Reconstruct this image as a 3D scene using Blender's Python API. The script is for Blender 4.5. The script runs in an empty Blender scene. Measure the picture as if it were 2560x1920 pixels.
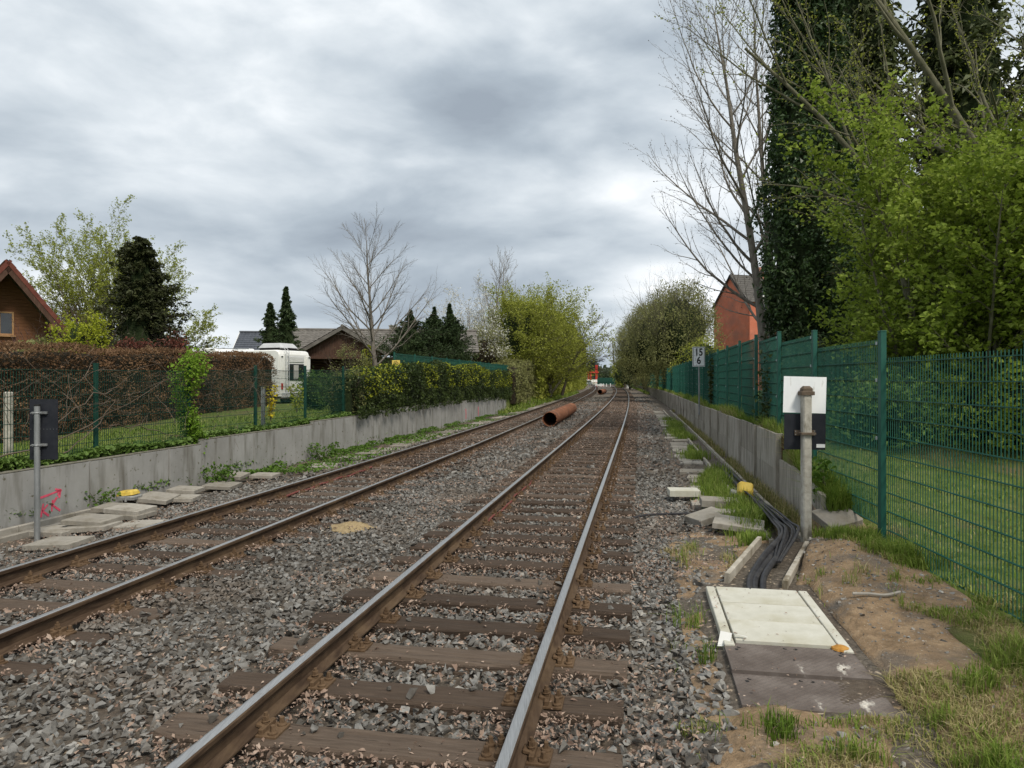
import bpy, math, random
import numpy as np
from mathutils import Vector, Matrix

R = np.random.default_rng(11)
random.seed(5)
sc = bpy.context.scene
COL = sc.collection
PI = math.pi

# ------------------------------------------------------------------ camera
CAM_Z = 1.8
cam_data = bpy.data.cameras.new('camera')
cam_data.lens = 25.0
cam_data.sensor_width = 36.0
cam_data.shift_y = -0.0047
cam_data.clip_start = 0.05
cam_data.clip_end = 4000
cam = bpy.data.objects.new('camera', cam_data)
cam.location = (0, 0, CAM_Z)
cam.rotation_euler = (PI / 2, 0, 0)
COL.objects.link(cam)
sc.camera = cam

# ------------------------------------------------------------------ light
SUN_EL, SUN_AZ = math.radians(52), math.radians(150)     # azimuth clockwise from +Y: high, behind the right shoulder
sun_data = bpy.data.lights.new('sun', 'SUN')
sun_data.energy = 1.5
sun_data.angle = math.radians(16)
sun_data.color = (1.0, 0.93, 0.82)
sun = bpy.data.objects.new('sun', sun_data)
sdir = Vector((math.sin(SUN_AZ) * math.cos(SUN_EL), math.cos(SUN_AZ) * math.cos(SUN_EL), math.sin(SUN_EL)))
sun.rotation_euler = sdir.to_track_quat('Z', 'Y').to_euler()
sun.location = (0, 0, 60)
COL.objects.link(sun)

world = bpy.data.worlds.new('World')
sc.world = world
world.use_nodes = True
wn, wl = world.node_tree.nodes, world.node_tree.links
wn.clear()

def N(tree, typ, **kw):
    n = tree.nodes.new(typ)
    for k, v in kw.items():
        setattr(n, k, v)
    return n

def math_node(tree, op, a, b=None, clamp=False):
    n = N(tree, 'ShaderNodeMath', operation=op)
    n.use_clamp = clamp
    for i, v in enumerate((a, b)):
        if v is None:
            continue
        if isinstance(v, (int, float)):
            n.inputs[i].default_value = v
        else:
            tree.links.new(v, n.inputs[i])
    return n.outputs[0]

def build_world():
    t = world.node_tree
    sky = N(t, 'ShaderNodeTexSky', sky_type='NISHITA')
    sky.sun_disc = False
    sky.sun_elevation = SUN_EL
    sky.sun_rotation = SUN_AZ
    skys = N(t, 'ShaderNodeVectorMath', operation='SCALE')
    t.links.new(sky.outputs[0], skys.inputs[0])
    skys.inputs['Scale'].default_value = 0.10
    tc = N(t, 'ShaderNodeTexCoord')
    sep = N(t, 'ShaderNodeSeparateXYZ')
    t.links.new(tc.outputs['Generated'], sep.inputs[0])
    x, y, z = sep.outputs
    # flattened dome coordinates, so that the layers thin out towards the horizon
    zz = math_node(t, 'MAXIMUM', z, -0.02)
    zf = math_node(t, 'MULTIPLY', math_node(t, 'POWER', math_node(t, 'ADD', zz, 0.03), 0.75), 1.9)
    cx = N(t, 'ShaderNodeCombineXYZ')
    t.links.new(x, cx.inputs[0]); t.links.new(y, cx.inputs[1]); t.links.new(zf, cx.inputs[2])

    def noise(loc, rot, scl, scale, detail, rough, dist):
        mp = N(t, 'ShaderNodeMapping')
        mp.inputs['Location'].default_value = loc
        mp.inputs['Rotation'].default_value = (0, rot, 0)
        mp.inputs['Scale'].default_value = scl
        t.links.new(cx.outputs[0], mp.inputs[0])
        n = N(t, 'ShaderNodeTexNoise')
        n.inputs['Scale'].default_value = scale
        n.inputs['Detail'].default_value = detail
        n.inputs['Roughness'].default_value = rough
        n.inputs['Distortion'].default_value = dist
        t.links.new(mp.outputs[0], n.inputs['Vector'])
        return n.outputs[0]
    big = noise(SKY_A, 0.55, (0.85, 1.0, 1.25), 1.75, 4, 0.5, 0.35)
    mid = noise(SKY_B, 0.55, (0.9, 1.0, 1.15), 5.0, 8, 0.52, 0.2)
    v = math_node(t, 'ADD', math_node(t, 'MULTIPLY', big, 0.62), math_node(t, 'MULTIPLY', mid, 0.38))
    ramp = N(t, 'ShaderNodeValToRGB')
    el = ramp.color_ramp.elements
    el[0].position = 0.34; el[0].color = (0.158, 0.184, 0.215, 1)
    el[1].position = 0.645; el[1].color = (0.58, 0.59, 0.60, 1)
    for pos, c in ((0.41, (0.205, 0.236, 0.268, 1)), (0.47, (0.272, 0.303, 0.332, 1)), (0.525, (0.35, 0.377, 0.40, 1)), (0.575, (0.44, 0.458, 0.473, 1))):
        e = el.new(pos); e.color = c
    t.links.new(v, ramp.inputs[0])
    # thin gaps where the blue shows
    gap = noise((3.1, 0.4, 7.0), 0.2, (1, 1.2, 1), 1.1, 5, 0.55, 0.2)
    gr = N(t, 'ShaderNodeValToRGB')
    gr.color_ramp.elements[0].position = 0.64; gr.color_ramp.elements[0].color = (0, 0, 0, 1)
    gr.color_ramp.elements[1].position = 0.78; gr.color_ramp.elements[1].color = (0.75, 0.75, 0.75, 1)
    t.links.new(gap, gr.inputs[0])
    mix = N(t, 'ShaderNodeMix', data_type='RGBA')
    t.links.new(gr.outputs[0], mix.inputs[0])
    t.links.new(ramp.outputs[0], mix.inputs[6])
    t.links.new(skys.outputs[0], mix.inputs[7])
    bg = N(t, 'ShaderNodeBackground')
    bg.inputs[1].default_value = 1.0
    t.links.new(mix.outputs[2], bg.inputs[0])
    out = N(t, 'ShaderNodeOutputWorld')
    t.links.new(bg.outputs[0], out.inputs[0])

SKY_A = (2.2591, 2.6170, 11.9452)
SKY_B = (5.2, 8.1, 2.0)
build_world()
sc.view_settings.view_transform = 'Standard'
sc.view_settings.look = 'None'
sc.view_settings.exposure = 1.17
sc.view_settings.gamma = 1.0
sc.view_settings.use_curve_mapping = False
sc.cycles.max_bounces = 6
sc.cycles.transparent_max_bounces = 6

# ------------------------------------------------------------------ geometry of the place
FOC = 1778.0
def at(px, py, d):
    """point at distance d (metres ahead) that a survey of the picture gives"""
    return Vector(((px - 1280) / FOC * d, d, CAM_Z - (py - 948) / FOC * d))
def xc(d):
    e = max(0.0, d - 20)
    return -1.41 + 0.18 * d - 1.8e-4 * e * e
def slope(d):
    return 0.18 - 3.6e-4 * max(0.0, d - 20)
def place(d, u, z=0.0):
    """d along the line, u metres to the right of the centre of the track beside the cable duct"""
    s = slope(d); n = math.sqrt(1 + s * s)
    return Vector((xc(d) + u * n, d, z))
def heading(d):
    return -math.atan(slope(d))       # rotation about z of a thing whose local +Y runs along the line
def u_of(X, Y):
    s = slope(Y)
    return Y, (X - xc(Y)) / math.sqrt(1 + s * s)
def xc_np(d):
    e = np.maximum(0, d - 20)
    return -1.41 + 0.18 * d - 1.8e-4 * e * e
def place_np(d, u, z):
    s = 0.18 - 3.6e-4 * np.maximum(0, d - 20); n = np.sqrt(1 + s * s)
    return np.stack([xc_np(d) + u * n, d + 0 * u, z + 0 * d], -1)
def u_left(d):
    return -(4.05 + 0.012 * np.maximum(0, d - 20))
UW_L, UW_R = -7.38, 3.56          # faces of the two retaining walls
def zl_np(d):                     # garden level behind the grey wall
    return np.interp(d, [0, 14, 19, 24, 30, 48, 60, 300], [.44, .46, .54, .62, .66, .6, .3, .1])
def zr_np(d):                     # level behind the weathered wall
    return np.interp(d, [0, 6.5, 7.6, 8.6, 10, 11.3, 12.5, 20, 60, 160, 300], [-.06, -.04, 0, .12, .34, .68, .82, .84, .78, .3, .1])
def ground_np(d, u):
    us = [-60, -9, UW_L - .12, UW_L + .02, -6.4, -5.6, -4.05, -2.4, -1.5, 0, 1.35, 1.9, 2.4, 3.4]
    zs = [.0, 0, 0, -.36, -.34, -.31, -.30, -.25, -.235, -.235, -.235, -.21, -.17, -.14]
    z = np.interp(u, us, zs)
    left = u < UW_L - .1
    z = np.where(left, zl_np(d), z)
    bank = np.interp(d, [48, 56], [0, 1])        # no wall beyond: the bank runs down to the track
    zb = np.interp(u, [-9, -7.4, -5.9], [.6, .3, -.32])
    z = np.where((u < -5.9), z * (1 - bank) + bank * np.where(u < -9, .5, zb), z)
    near = np.interp(d, [8.2, 9.0], [1, 0])
    zn = np.interp(u, [1.5, 2.0, 3.0, 4.2], [-.22, -.125, -.09, 0])
    zfar = np.where(u > UW_R + .02, zr_np(d), z)
    zfar = np.where(u > 12, zr_np(d) * .8, zfar)
    z = np.where(u > 1.5, near * np.where(u > 4.2, -.02, zn) + (1 - near) * zfar, z)
    return z
def ground(d, u):
    return float(ground_np(np.array([d * 1.0]), np.array([u * 1.0]))[0])
def gz(X, Y):
    d, u = u_of(X, Y)
    return ground(d, u)

# ------------------------------------------------------------------ scene graph helpers
def setp(o, label=None, cat=None, group=None, kind=None):
    if label: o['label'] = label
    if cat: o['category'] = cat
    if group: o['group'] = group
    if kind: o['kind'] = kind
    return o
def empty(name, loc, label, cat, rz=0.0, group=None):
    o = bpy.data.objects.new(name, None)
    o.empty_display_size = .2
    o.location = loc
    o.rotation_euler = (0, 0, rz)
    COL.objects.link(o)
    return setp(o, label, cat, group)
def link(name, me, parent=None, loc=None, rot=None):
    o = bpy.data.objects.new(name, me)
    COL.objects.link(o)
    if parent is not None: o.parent = parent
    if loc is not None: o.location = loc
    if rot is not None: o.rotation_euler = rot
    return o
def copy_tree(o, parent=None):
    c = o.copy(); COL.objects.link(c); c.parent = parent
    for ch in o.children:
        copy_tree(ch, c)
    return c

def np_mesh(name, V, faces, mats, rnd=None, smooth=False, midx=None):
    """faces: list of int arrays (n,k)"""
    me = bpy.data.meshes.new(name)
    V = np.asarray(V, np.float32)
    faces = [np.asarray(f, np.int32) for f in faces if len(f)]
    me.vertices.add(len(V)); me.vertices.foreach_set('co', V.ravel())
    tot = np.concatenate([np.full(len(f), f.shape[1], np.int32) for f in faces])
    loops = np.concatenate([f.ravel() for f in faces])
    me.loops.add(len(loops)); me.loops.foreach_set('vertex_index', loops)
    me.polygons.add(len(tot))
    me.polygons.foreach_set('loop_start', np.concatenate([[0], np.cumsum(tot)[:-1]]).astype(np.int32))
    if midx is not None: me.polygons.foreach_set('material_index', np.asarray(midx, np.int32))
    me.polygons.foreach_set('use_smooth', np.full(len(tot), bool(smooth)))
    for m in (mats if isinstance(mats, (list, tuple)) else [mats]):
        me.materials.append(m)
    if rnd is not None:
        a = me.attributes.new('rnd', 'FLOAT', 'POINT')
        a.data.foreach_set('value', np.asarray(rnd, np.float32))
    me.update(calc_edges=True)
    return me

class MB:
    """collects pieces of one mesh"""
    def __init__(self): self.v, self.f, self.m, self.mi = [], [], [], 0
    def mat(self, i): self.mi = i; return self
    def add(self, vs, fs):
        b = len(self.v)
        self.v += [tuple(p) for p in vs]
        self.f += [tuple(b + i for i in f) for f in fs]
        self.m += [self.mi] * len(fs)
        return self
    def box(self, c, s, M=None, bev=0.0, top=(1, 1)):
        """box; bev chamfers the four upright and the upper edges a little"""
        x, y, z = s[0] / 2, s[1] / 2, s[2] / 2
        tx, ty = top
        if bev <= 0:
            vs = [(-x, -y, -z), (x, -y, -z), (x, y, -z), (-x, y, -z), (-x * tx, -y * ty, z), (x * tx, -y * ty, z), (x * tx, y * ty, z), (-x * tx, y * ty, z)]
            fs = [(3, 2, 1, 0), (4, 5, 6, 7), (0, 1, 5, 4), (1, 2, 6, 5), (2, 3, 7, 6), (3, 0, 4, 7)]
        else:
            def ring(ix, iy, zz):
                a, b = ix, iy
                return [(-a + bev, -b, zz), (a - bev, -b, zz), (a, -b + bev, zz), (a, b - bev, zz), (a - bev, b, zz), (-a + bev, b, zz), (-a, b - bev, zz), (-a, -b + bev, zz)]
            vs = ring(x, y, -z) + ring(x * tx, y * ty, z - bev) + ring(x * tx - bev * .9, y * ty - bev * .9, z)
            fs = [tuple(range(7, -1, -1)), tuple(range(16, 24))]
            for k in (0, 8):
                for i in range(8):
                    j = (i + 1) % 8
                    fs.append((k + i, k + j, k + 8 + j, k + 8 + i))
        vs = [Vector(p) for p in vs]
        if M is not None: vs = [M @ p for p in vs]
        vs = [p + Vector(c) for p in vs]
        return self.add(vs, fs)
    def tube(self, pts, rad, sides=8, cap=True, closed=False):
        pts = [Vector(p) for p in pts]
        n = len(pts)
        if not hasattr(rad, '__len__'): rad = [rad] * n
        vs, fs = [], []
        prev = None
        for i, p in enumerate(pts):
            t = (pts[min(i + 1, n - 1)] - pts[max(i - 1, 0)])
            if t.length < 1e-9: t = Vector((0, 0, 1))
            t.normalize()
            if prev is None:
                a = t.orthogonal().normalized()
            else:
                a = (prev - t * prev.dot(t))
                a = a.normalized() if a.length > 1e-6 else t.orthogonal().normalized()
            prev = a
            b = t.cross(a)
            for k in range(sides):
                an = 2 * PI * k / sides
                vs.append(p + (a * math.cos(an) + b * math.sin(an)) * rad[i])
        for i in range(n - 1):
            for k in range(sides):
                j = (k + 1) % sides
                fs.append((i * sides + k, i * sides + j, (i + 1) * sides + j, (i + 1) * sides + k))
        if cap:
            fs.append(tuple(range(sides - 1, -1, -1)))
            fs.append(tuple((n - 1) * sides + k for k in range(sides)))
        return self.add(vs, fs)
    def cyl(self, c, r, h, sides=12, r2=None, M=None):
        r2 = r if r2 is None else r2
        vs = []
        for zz, rr in ((0, r), (h, r2)):
            for k in range(sides):
                an = 2 * PI * k / sides
                vs.append(Vector((rr * math.cos(an), rr * math.sin(an), zz)))
        if M is not None: vs = [M @ p for p in vs]
        vs = [p + Vector(c) for p in vs]
        fs = [tuple(range(sides - 1, -1, -1)), tuple(range(sides, 2 * sides))]
        for k in range(sides):
            j = (k + 1) % sides
            fs.append((k, j, sides + j, sides + k))
        return self.add(vs, fs)
    def prism(self, poly, o, ax, ay, az, h):
        """polygon (2D) in the plane ax, ay at o, extruded by h along az"""
        o, ax, ay, az = Vector(o), Vector(ax), Vector(ay), Vector(az)
        n = len(poly)
        vs = [o + ax * p[0] + ay * p[1] for p in poly] + [o + ax * p[0] + ay * p[1] + az * h for p in poly]
        fs = [tuple(range(n - 1, -1, -1)), tuple(range(n, 2 * n))]
        for k in range(n):
            j = (k + 1) % n
            fs.append((k, j, n + j, n + k))
        return self.add(vs, fs)
    def mesh(self, name, mats, smooth=False):
        me = bpy.data.meshes.new(name)
        me.from_pydata(self.v, [], self.f)
        for m in (mats if isinstance(mats, (list, tuple)) else [mats]):
            me.materials.append(m)
        me.polygons.foreach_set('material_index', self.m)
        if smooth:
            me.polygons.foreach_set('use_smooth', [True] * len(self.f))
            try: me.set_sharp_from_angle(angle=math.radians(40))
            except Exception: pass
        me.update()
        return me
    def build(self, name, mats, parent=None, loc=None, rot=None, smooth=False):
        return link(name, self.mesh(name, mats, smooth), parent, loc, rot)

def RZ(a): return Matrix.Rotation(a, 3, 'Z')
def RX(a): return Matrix.Rotation(a, 3, 'X')
def RY(a): return Matrix.Rotation(a, 3, 'Y')
# ------------------------------------------------------------------ materials
def ramp_cols(t, fac, cols):
    r = N(t, 'ShaderNodeValToRGB')
    el = r.color_ramp.elements
    n = len(cols)
    for i, c in enumerate(cols):
        pos, col = c if isinstance(c[1], (tuple, list)) else (i / (n - 1), c)
        if i < 2:
            e = el[i]; e.position = pos
        else:
            e = el.new(pos)
        e.color = (*col, 1)
    t.links.new(fac, r.inputs[0])
    return r.outputs[0]

def mat(name, cols, scale=5.0, stretch=(1, 1, 1), detail=5, rough=0.8, metal=0.0, bump=0.0, bscale=None, attr=False, objrnd=0.0,
        stain=None, stain_scale=1.0, stain_stretch=(1, 1, 1), stain_lo=.5, stain_hi=.65, trans=0.0, spec=0.16, bstretch=None, rvar=0.0, attr_mix=0.75, speck=None):
    m = bpy.data.materials.new(name)
    m.use_nodes = True
    t = m.node_tree
    t.nodes.clear()
    out = N(t, 'ShaderNodeOutputMaterial')
    b = N(t, 'ShaderNodeBsdfPrincipled')
    b.inputs['Roughness'].default_value = rough
    b.inputs['Metallic'].default_value = metal
    b.inputs['Specular IOR Level'].default_value = spec
    tc = N(t, 'ShaderNodeTexCoord')
    def noise(scale, stretch, detail, ro=.6):
        mp = N(t, 'ShaderNodeMapping')
        mp.inputs['Scale'].default_value = stretch
        t.links.new(tc.outputs['Object'], mp.inputs[0])
        n = N(t, 'ShaderNodeTexNoise')
        n.inputs['Scale'].default_value = scale
        n.inputs['Detail'].default_value = detail
        n.inputs['Roughness'].default_value = ro
        t.links.new(mp.outputs[0], n.inputs['Vector'])
        return n.outputs[0]
    nz = noise(scale, stretch, detail)
    # spread the noise to the full range
    fac = math_node(t, 'ADD', math_node(t, 'MULTIPLY', math_node(t, 'SUBTRACT', nz, .5), 1.9), .5, True)
    if attr:
        a = N(t, 'ShaderNodeAttribute'); a.attribute_name = 'rnd'
        fac = math_node(t, 'ADD', math_node(t, 'MULTIPLY', a.outputs['Fac'], attr_mix), math_node(t, 'MULTIPLY', fac, 1 - attr_mix), True)
    if objrnd:
        oi = N(t, 'ShaderNodeObjectInfo')
        fac = math_node(t, 'ADD', math_node(t, 'MULTIPLY', oi.outputs['Random'], objrnd), math_node(t, 'MULTIPLY', fac, 1 - objrnd), True)
    col = ramp_cols(t, fac, cols)
    if stain:
        sn = noise(stain_scale, stain_stretch, 6)
        mr = N(t, 'ShaderNodeMapRange')
        mr.inputs['From Min'].default_value = stain_lo
        mr.inputs['From Max'].default_value = stain_hi
        t.links.new(sn, mr.inputs['Value'])
        mx = N(t, 'ShaderNodeMix', data_type='RGBA')
        t.links.new(mr.outputs[0], mx.inputs[0])
        t.links.new(col, mx.inputs[6])
        mx.inputs[7].default_value = (*stain, 1)
        col = mx.outputs[2]
    if speck:
        sn = noise(speck[1], (1, 1, 1), 2)
        mr = N(t, 'ShaderNodeMapRange')
        mr.inputs['From Min'].default_value = speck[2]
        mr.inputs['From Max'].default_value = speck[2] + .06
        t.links.new(sn, mr.inputs['Value'])
        mx = N(t, 'ShaderNodeMix', data_type='RGBA')
        t.links.new(mr.outputs[0], mx.inputs[0])
        t.links.new(col, mx.inputs[6])
        mx.inputs[7].default_value = (*speck[0], 1)
        col = mx.outputs[2]
    t.links.new(col, b.inputs['Base Color'])
    if rvar:
        t.links.new(math_node(t, 'ADD', math_node(t, 'MULTIPLY', nz, rvar), rough - rvar / 2, True), b.inputs['Roughness'])
    if bump:
        bn = noise(bscale or scale * 3, bstretch or stretch, 6, .65)
        bp = N(t, 'ShaderNodeBump')
        bp.inputs['Strength'].default_value = 1.0
        bp.inputs['Distance'].default_value = bump
        t.links.new(bn, bp.inputs['Height'])
        t.links.new(bp.outputs[0], b.inputs['Normal'])
    sh = b.outputs[0]
    if trans:
        tr = N(t, 'ShaderNodeBsdfTranslucent')
        t.links.new(col, tr.inputs[0])
        ms = N(t, 'ShaderNodeMixShader')
        ms.inputs[0].default_value = trans
        t.links.new(b.outputs[0], ms.inputs[1]); t.links.new(tr.outputs[0], ms.inputs[2])
        sh = ms.outputs[0]
    t.links.new(sh, out.inputs[0])
    return m

def leafmat(name, cols, trans=.35, rough=.55, spec=.2):
    return mat(name, cols, scale=.9, detail=3, rough=rough, attr=True, attr_mix=.7, trans=trans, spec=spec)

X = {}
X['bed'] = mat('track_bed_gravel', [(.035, .029, .024), (.10, .085, .068), (.21, .18, .145)], scale=28, detail=8, bump=.03, bscale=22, stain=(.10, .075, .055), stain_scale=.7, stain_lo=.48, stain_hi=.7,
               speck=((.42, .34, .25), 16, .63))
X['lawn'] = mat('lawn_grass', [(.065, .10, .02), (.135, .185, .04), (.215, .235, .078)], scale=3.2, detail=9, bump=.05, bscale=60, rough=.95, stain=(.17, .13, .07), stain_scale=.9, stain_lo=.52, stain_hi=.72)
X['soil'] = mat('bare_soil', [(.14, .095, .056), (.26, .18, .108), (.38, .275, .17)], scale=7, detail=9, bump=.035, bscale=26, rough=.95, stain=(.12, .105, .09), stain_scale=1.6, stain_lo=.5, stain_hi=.66,
                speck=((.42, .36, .28), 45, .66))
X['stone'] = mat('ballast_stone', [(0, (.032, .028, .024)), (.3, (.105, .097, .085)), (.6, (.20, .196, .184)), (.85, (.32, .305, .275)), (1, (.48, .44, .37))], scale=16, detail=6, rough=.85, attr=True, attr_mix=.72, bump=.004, bscale=70,
                 stain=(.145, .118, .094), stain_scale=.55, stain_lo=.53, stain_hi=.70)
X['litter'] = mat('dry_leaf', [(.09, .056, .042), (.225, .155, .118), (.37, .275, .215), (.54, .435, .355)], scale=9, attr=True, rough=.8, trans=.2, attr_mix=.8)
X['wood'] = mat('sleeper_wood', [(.030, .021, .015), (.072, .052, .038), (.15, .115, .088)], scale=3.5, stretch=(1, 11, 11), detail=9, rough=.85, bump=.012, bscale=6, bstretch=(.5, 9, 9), objrnd=.55,
                stain=(.03, .022, .017), stain_scale=4.5, stain_stretch=(.35, 9, 9), stain_lo=.61, stain_hi=.645)
X['railtop'] = mat('rail_running_surface', [(.24, .24, .235), (.36, .36, .355), (.48, .48, .47)], scale=6, stretch=(30, 1, 30), rough=.36, metal=.75, rvar=.25, stain=(.20, .15, .11), stain_scale=3, stain_lo=.62, stain_hi=.75)
X['rail'] = mat('rail_rust', [(.032, .02, .013), (.065, .042, .027), (.11, .075, .048)], scale=5, stretch=(6, .5, 6), rough=.72, bump=.002, bscale=50, stain=(.13, .088, .052), stain_scale=1.6, stain_lo=.5, stain_hi=.75)
X['fast'] = mat('fastening_rust', [(.055, .033, .018), (.11, .07, .04), (.16, .105, .062)], scale=30, rough=.8, bump=.002, bscale=90, objrnd=.3)
X['conc_l'] = mat('smooth_concrete', [(.225, .22, .205), (.30, .296, .28), (.37, .366, .35)], scale=2.4, stretch=(1, 1, .8), detail=9, rough=.9, bump=.002, bscale=60, objrnd=.3,
                  stain=(.10, .09, .066), stain_scale=1.7, stain_stretch=(2.6, 2.6, .4), stain_lo=.50, stain_hi=.78, speck=((.13, .12, .085), 9, .66))
X['conc_top'] = mat('mossy_coping', [(.09, .085, .06), (.17, .16, .13), (.25, .24, .2)], scale=9, rough=.95, bump=.004, bscale=50)
X['conc_r'] = mat('weathered_concrete', [(.17, .155, .125), (.30, .275, .23), (.43, .405, .355)], scale=2.8, stretch=(2, 2, .8), detail=9, rough=.95, bump=.006, bscale=50, objrnd=.3,
                  stain=(.10, .085, .06), stain_scale=2.2, stain_stretch=(4, 4, .4), stain_lo=.52, stain_hi=.7)
X['slab'] = mat('old_concrete_slab', [(.16, .148, .125), (.27, .25, .215), (.40, .375, .33)], scale=5, detail=8, rough=.95, bump=.004, bscale=60, objrnd=.4, stain=(.17, .15, .115), stain_scale=3, stain_lo=.5, stain_hi=.68)
X['slab_w'] = mat('new_pale_concrete', [(.40, .39, .325), (.49, .48, .415), (.56, .55, .49)], scale=4, detail=9, rough=.9, bump=.0015, bscale=120, stain=(.36, .34, .25), stain_scale=2.2, stain_lo=.48, stain_hi=.72, speck=((.2, .19, .15), 40, .72))
X['trough'] = mat('trough_concrete', [(.24, .215, .17), (.37, .34, .285), (.48, .45, .39)], scale=5, detail=8, rough=.95, bump=.004, bscale=60, stain=(.15, .125, .085), stain_scale=3, stain_stretch=(2, 2, .6), stain_lo=.5, stain_hi=.68)
X['plate'] = mat('worn_tread_plate', [(.075, .060, .052), (.12, .10, .088), (.19, .165, .148)], scale=4, detail=7, rough=.75, metal=.1, bump=.002, bscale=80, stain=(.55, .52, .46), stain_scale=2.3, stain_stretch=(2.2, 1, 1), stain_lo=.63, stain_hi=.70)
X['cable'] = mat('black_cable', [(.018, .018, .020), (.035, .035, .038), (.06, .058, .055)], scale=12, rough=.55)
X['redcable'] = mat('red_cable', [(.09, .03, .025), (.16, .05, .042), (.22, .09, .07)], scale=8, rough=.7)
X['yellow'] = mat('yellow_cover', [(.46, .31, .04), (.56, .40, .075), (.62, .48, .14)], scale=9, rough=.6, stain=(.25, .19, .07), stain_scale=11, stain_lo=.57, stain_hi=.7)
X['grey_cast'] = mat('grey_casting', [(.16, .16, .15), (.25, .25, .24), (.34, .34, .33)], scale=20, rough=.7)
X['green'] = mat('green_powder_coat', [(.006, .060, .042), (.009, .078, .056), (.014, .098, .072)], scale=3, rough=.5, spec=.4)
X['dgreen'] = mat('dark_green_coat', [(.006, .035, .024), (.010, .048, .034), (.02, .065, .045)], scale=3, rough=.55)
X['clip'] = mat('zinc_clip', [(.35, .38, .38), (.48, .52, .52)], scale=20, rough=.45, metal=.5)
X['galv'] = mat('galvanised_steel', [(.20, .21, .21), (.28, .29, .29), (.38, .39, .39)], scale=9, rough=.5, metal=.55, stretch=(1, 1, .3))
X['board_dk'] = mat('dark_board_back', [(.012, .014, .018), (.020, .022, .028), (.03, .032, .038)], scale=6, rough=.5)
X['white'] = mat('white_enamel', [(.70, .73, .74), (.78, .80, .81), (.84, .85, .85)], scale=4, stretch=(2, 2, .6), rough=.5, stain=(.5, .5, .47), stain_scale=8, stain_stretch=(2, 2, .5), stain_lo=.62, stain_hi=.75)
X['post_c'] = mat('lichened_post', [(.24, .225, .185), (.38, .36, .31), (.52, .50, .44)], scale=14, detail=8, rough=.95, bump=.005, bscale=45, stain=(.16, .145, .11), stain_scale=6, stain_stretch=(1, 1, .3), stain_lo=.56, stain_hi=.66)
X['brown'] = mat('brown_bracket', [(.06, .045, .033), (.11, .083, .06), (.15, .12, .09)], scale=20, rough=.85, bump=.003, bscale=60)
X['browntim'] = mat('dark_brown_timber', [(.045, .024, .016), (.075, .042, .03), (.11, .065, .045)], scale=3, stretch=(6, 6, 1), rough=.85, bump=.004)
X['pink'] = mat('pink_spray_paint', [(.62, .07, .12), (.72, .10, .16), (.80, .16, .22)], scale=18, rough=.8)
X['black'] = mat('black_paint', [(.012, .012, .013), (.02, .02, .02), (.03, .03, .03)], scale=10, rough=.6)
X['pipe'] = mat('rusted_pipe', [(.13, .05, .025), (.22, .09, .045), (.31, .145, .08)], scale=2.2, stretch=(1, .5, 1), detail=8, rough=.85, bump=.003, bscale=40, stain=(.10, .045, .028), stain_scale=1.3, stain_lo=.54, stain_hi=.68)
X['foam'] = mat('orange_foam', [(.30, .13, .025), (.40, .20, .045), (.48, .27, .08)], scale=25, rough=.9, bump=.008, bscale=40)
X['sand'] = mat('yellow_sand', [(.19, .14, .075), (.29, .22, .12), (.37, .29, .175)], scale=22, detail=8, rough=.95, bump=.012, bscale=60)
X['bark'] = mat('grey_bark', [(.10, .086, .07), (.18, .16, .135), (.28, .26, .225)], scale=7, stretch=(1.5, 1.5, .5), detail=8, rough=.95, bump=.01, bscale=22)
X['bark_d'] = mat('dark_bark', [(.03, .024, .018), (.058, .048, .037), (.10, .085, .066)], scale=8, stretch=(1.5, 1.5, .5), detail=7, rough=.95, bump=.01, bscale=22)
X['bark_g'] = mat('mossy_bark', [(.07, .068, .04), (.125, .12, .078), (.19, .18, .13)], scale=6, detail=7, rough=.95, bump=.006, bscale=25)
X['twig_r'] = mat('reddish_twig', [(.06, .035, .035), (.10, .06, .058), (.15, .095, .085)], scale=8, rough=.9)
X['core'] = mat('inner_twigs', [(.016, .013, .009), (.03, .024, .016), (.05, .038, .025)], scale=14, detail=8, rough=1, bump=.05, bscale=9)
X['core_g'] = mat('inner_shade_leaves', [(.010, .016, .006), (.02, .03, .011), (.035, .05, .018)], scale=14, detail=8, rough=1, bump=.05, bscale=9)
X['hazel'] = leafmat('hazel_leaf', [(.10, .148, .014), (.185, .255, .03), (.27, .345, .055), (.37, .435, .10)], trans=.45)
X['ivy'] = leafmat('ivy_leaf', [(.014, .03, .009), (.03, .06, .017), (.055, .098, .028), (.10, .145, .048)], trans=.15, rough=.42, spec=.35)
X['ivyhedge'] = leafmat('hedge_ivy_leaf', [(.014, .024, .008), (.03, .048, .014), (.06, .085, .024), (.10, .12, .04)], trans=.2, rough=.45)
X['conifer'] = leafmat('conifer_spray', [(.014, .025, .01), (.027, .045, .017), (.045, .07, .026), (.075, .105, .04)], trans=.12)
X['yewdark'] = leafmat('dark_yew_spray', [(.014, .02, .008), (.03, .036, .014), (.05, .058, .022), (.08, .085, .032)], trans=.12)
X['cypress_l'] = leafmat('brown_green_spray', [(.03, .04, .014), (.05, .064, .022), (.08, .098, .035), (.12, .14, .05)], trans=.15)
X['spring'] = leafmat('spring_leaf', [(.16, .19, .02), (.25, .285, .04), (.34, .38, .07), (.44, .48, .12)], trans=.4)
X['olive'] = leafmat('olive_spring_leaf', [(.13, .15, .018), (.225, .25, .035), (.325, .35, .065), (.42, .44, .115)], trans=.35)
X['willow'] = leafmat('willow_spring_leaf', [(.11, .115, .04), (.19, .195, .07), (.28, .285, .115), (.37, .375, .18)], trans=.35)
X['yleaf'] = leafmat('yellow_green_leaf', [(.18, .21, .015), (.30, .34, .025), (.42, .45, .05), (.55, .55, .10)], trans=.4)
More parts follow.
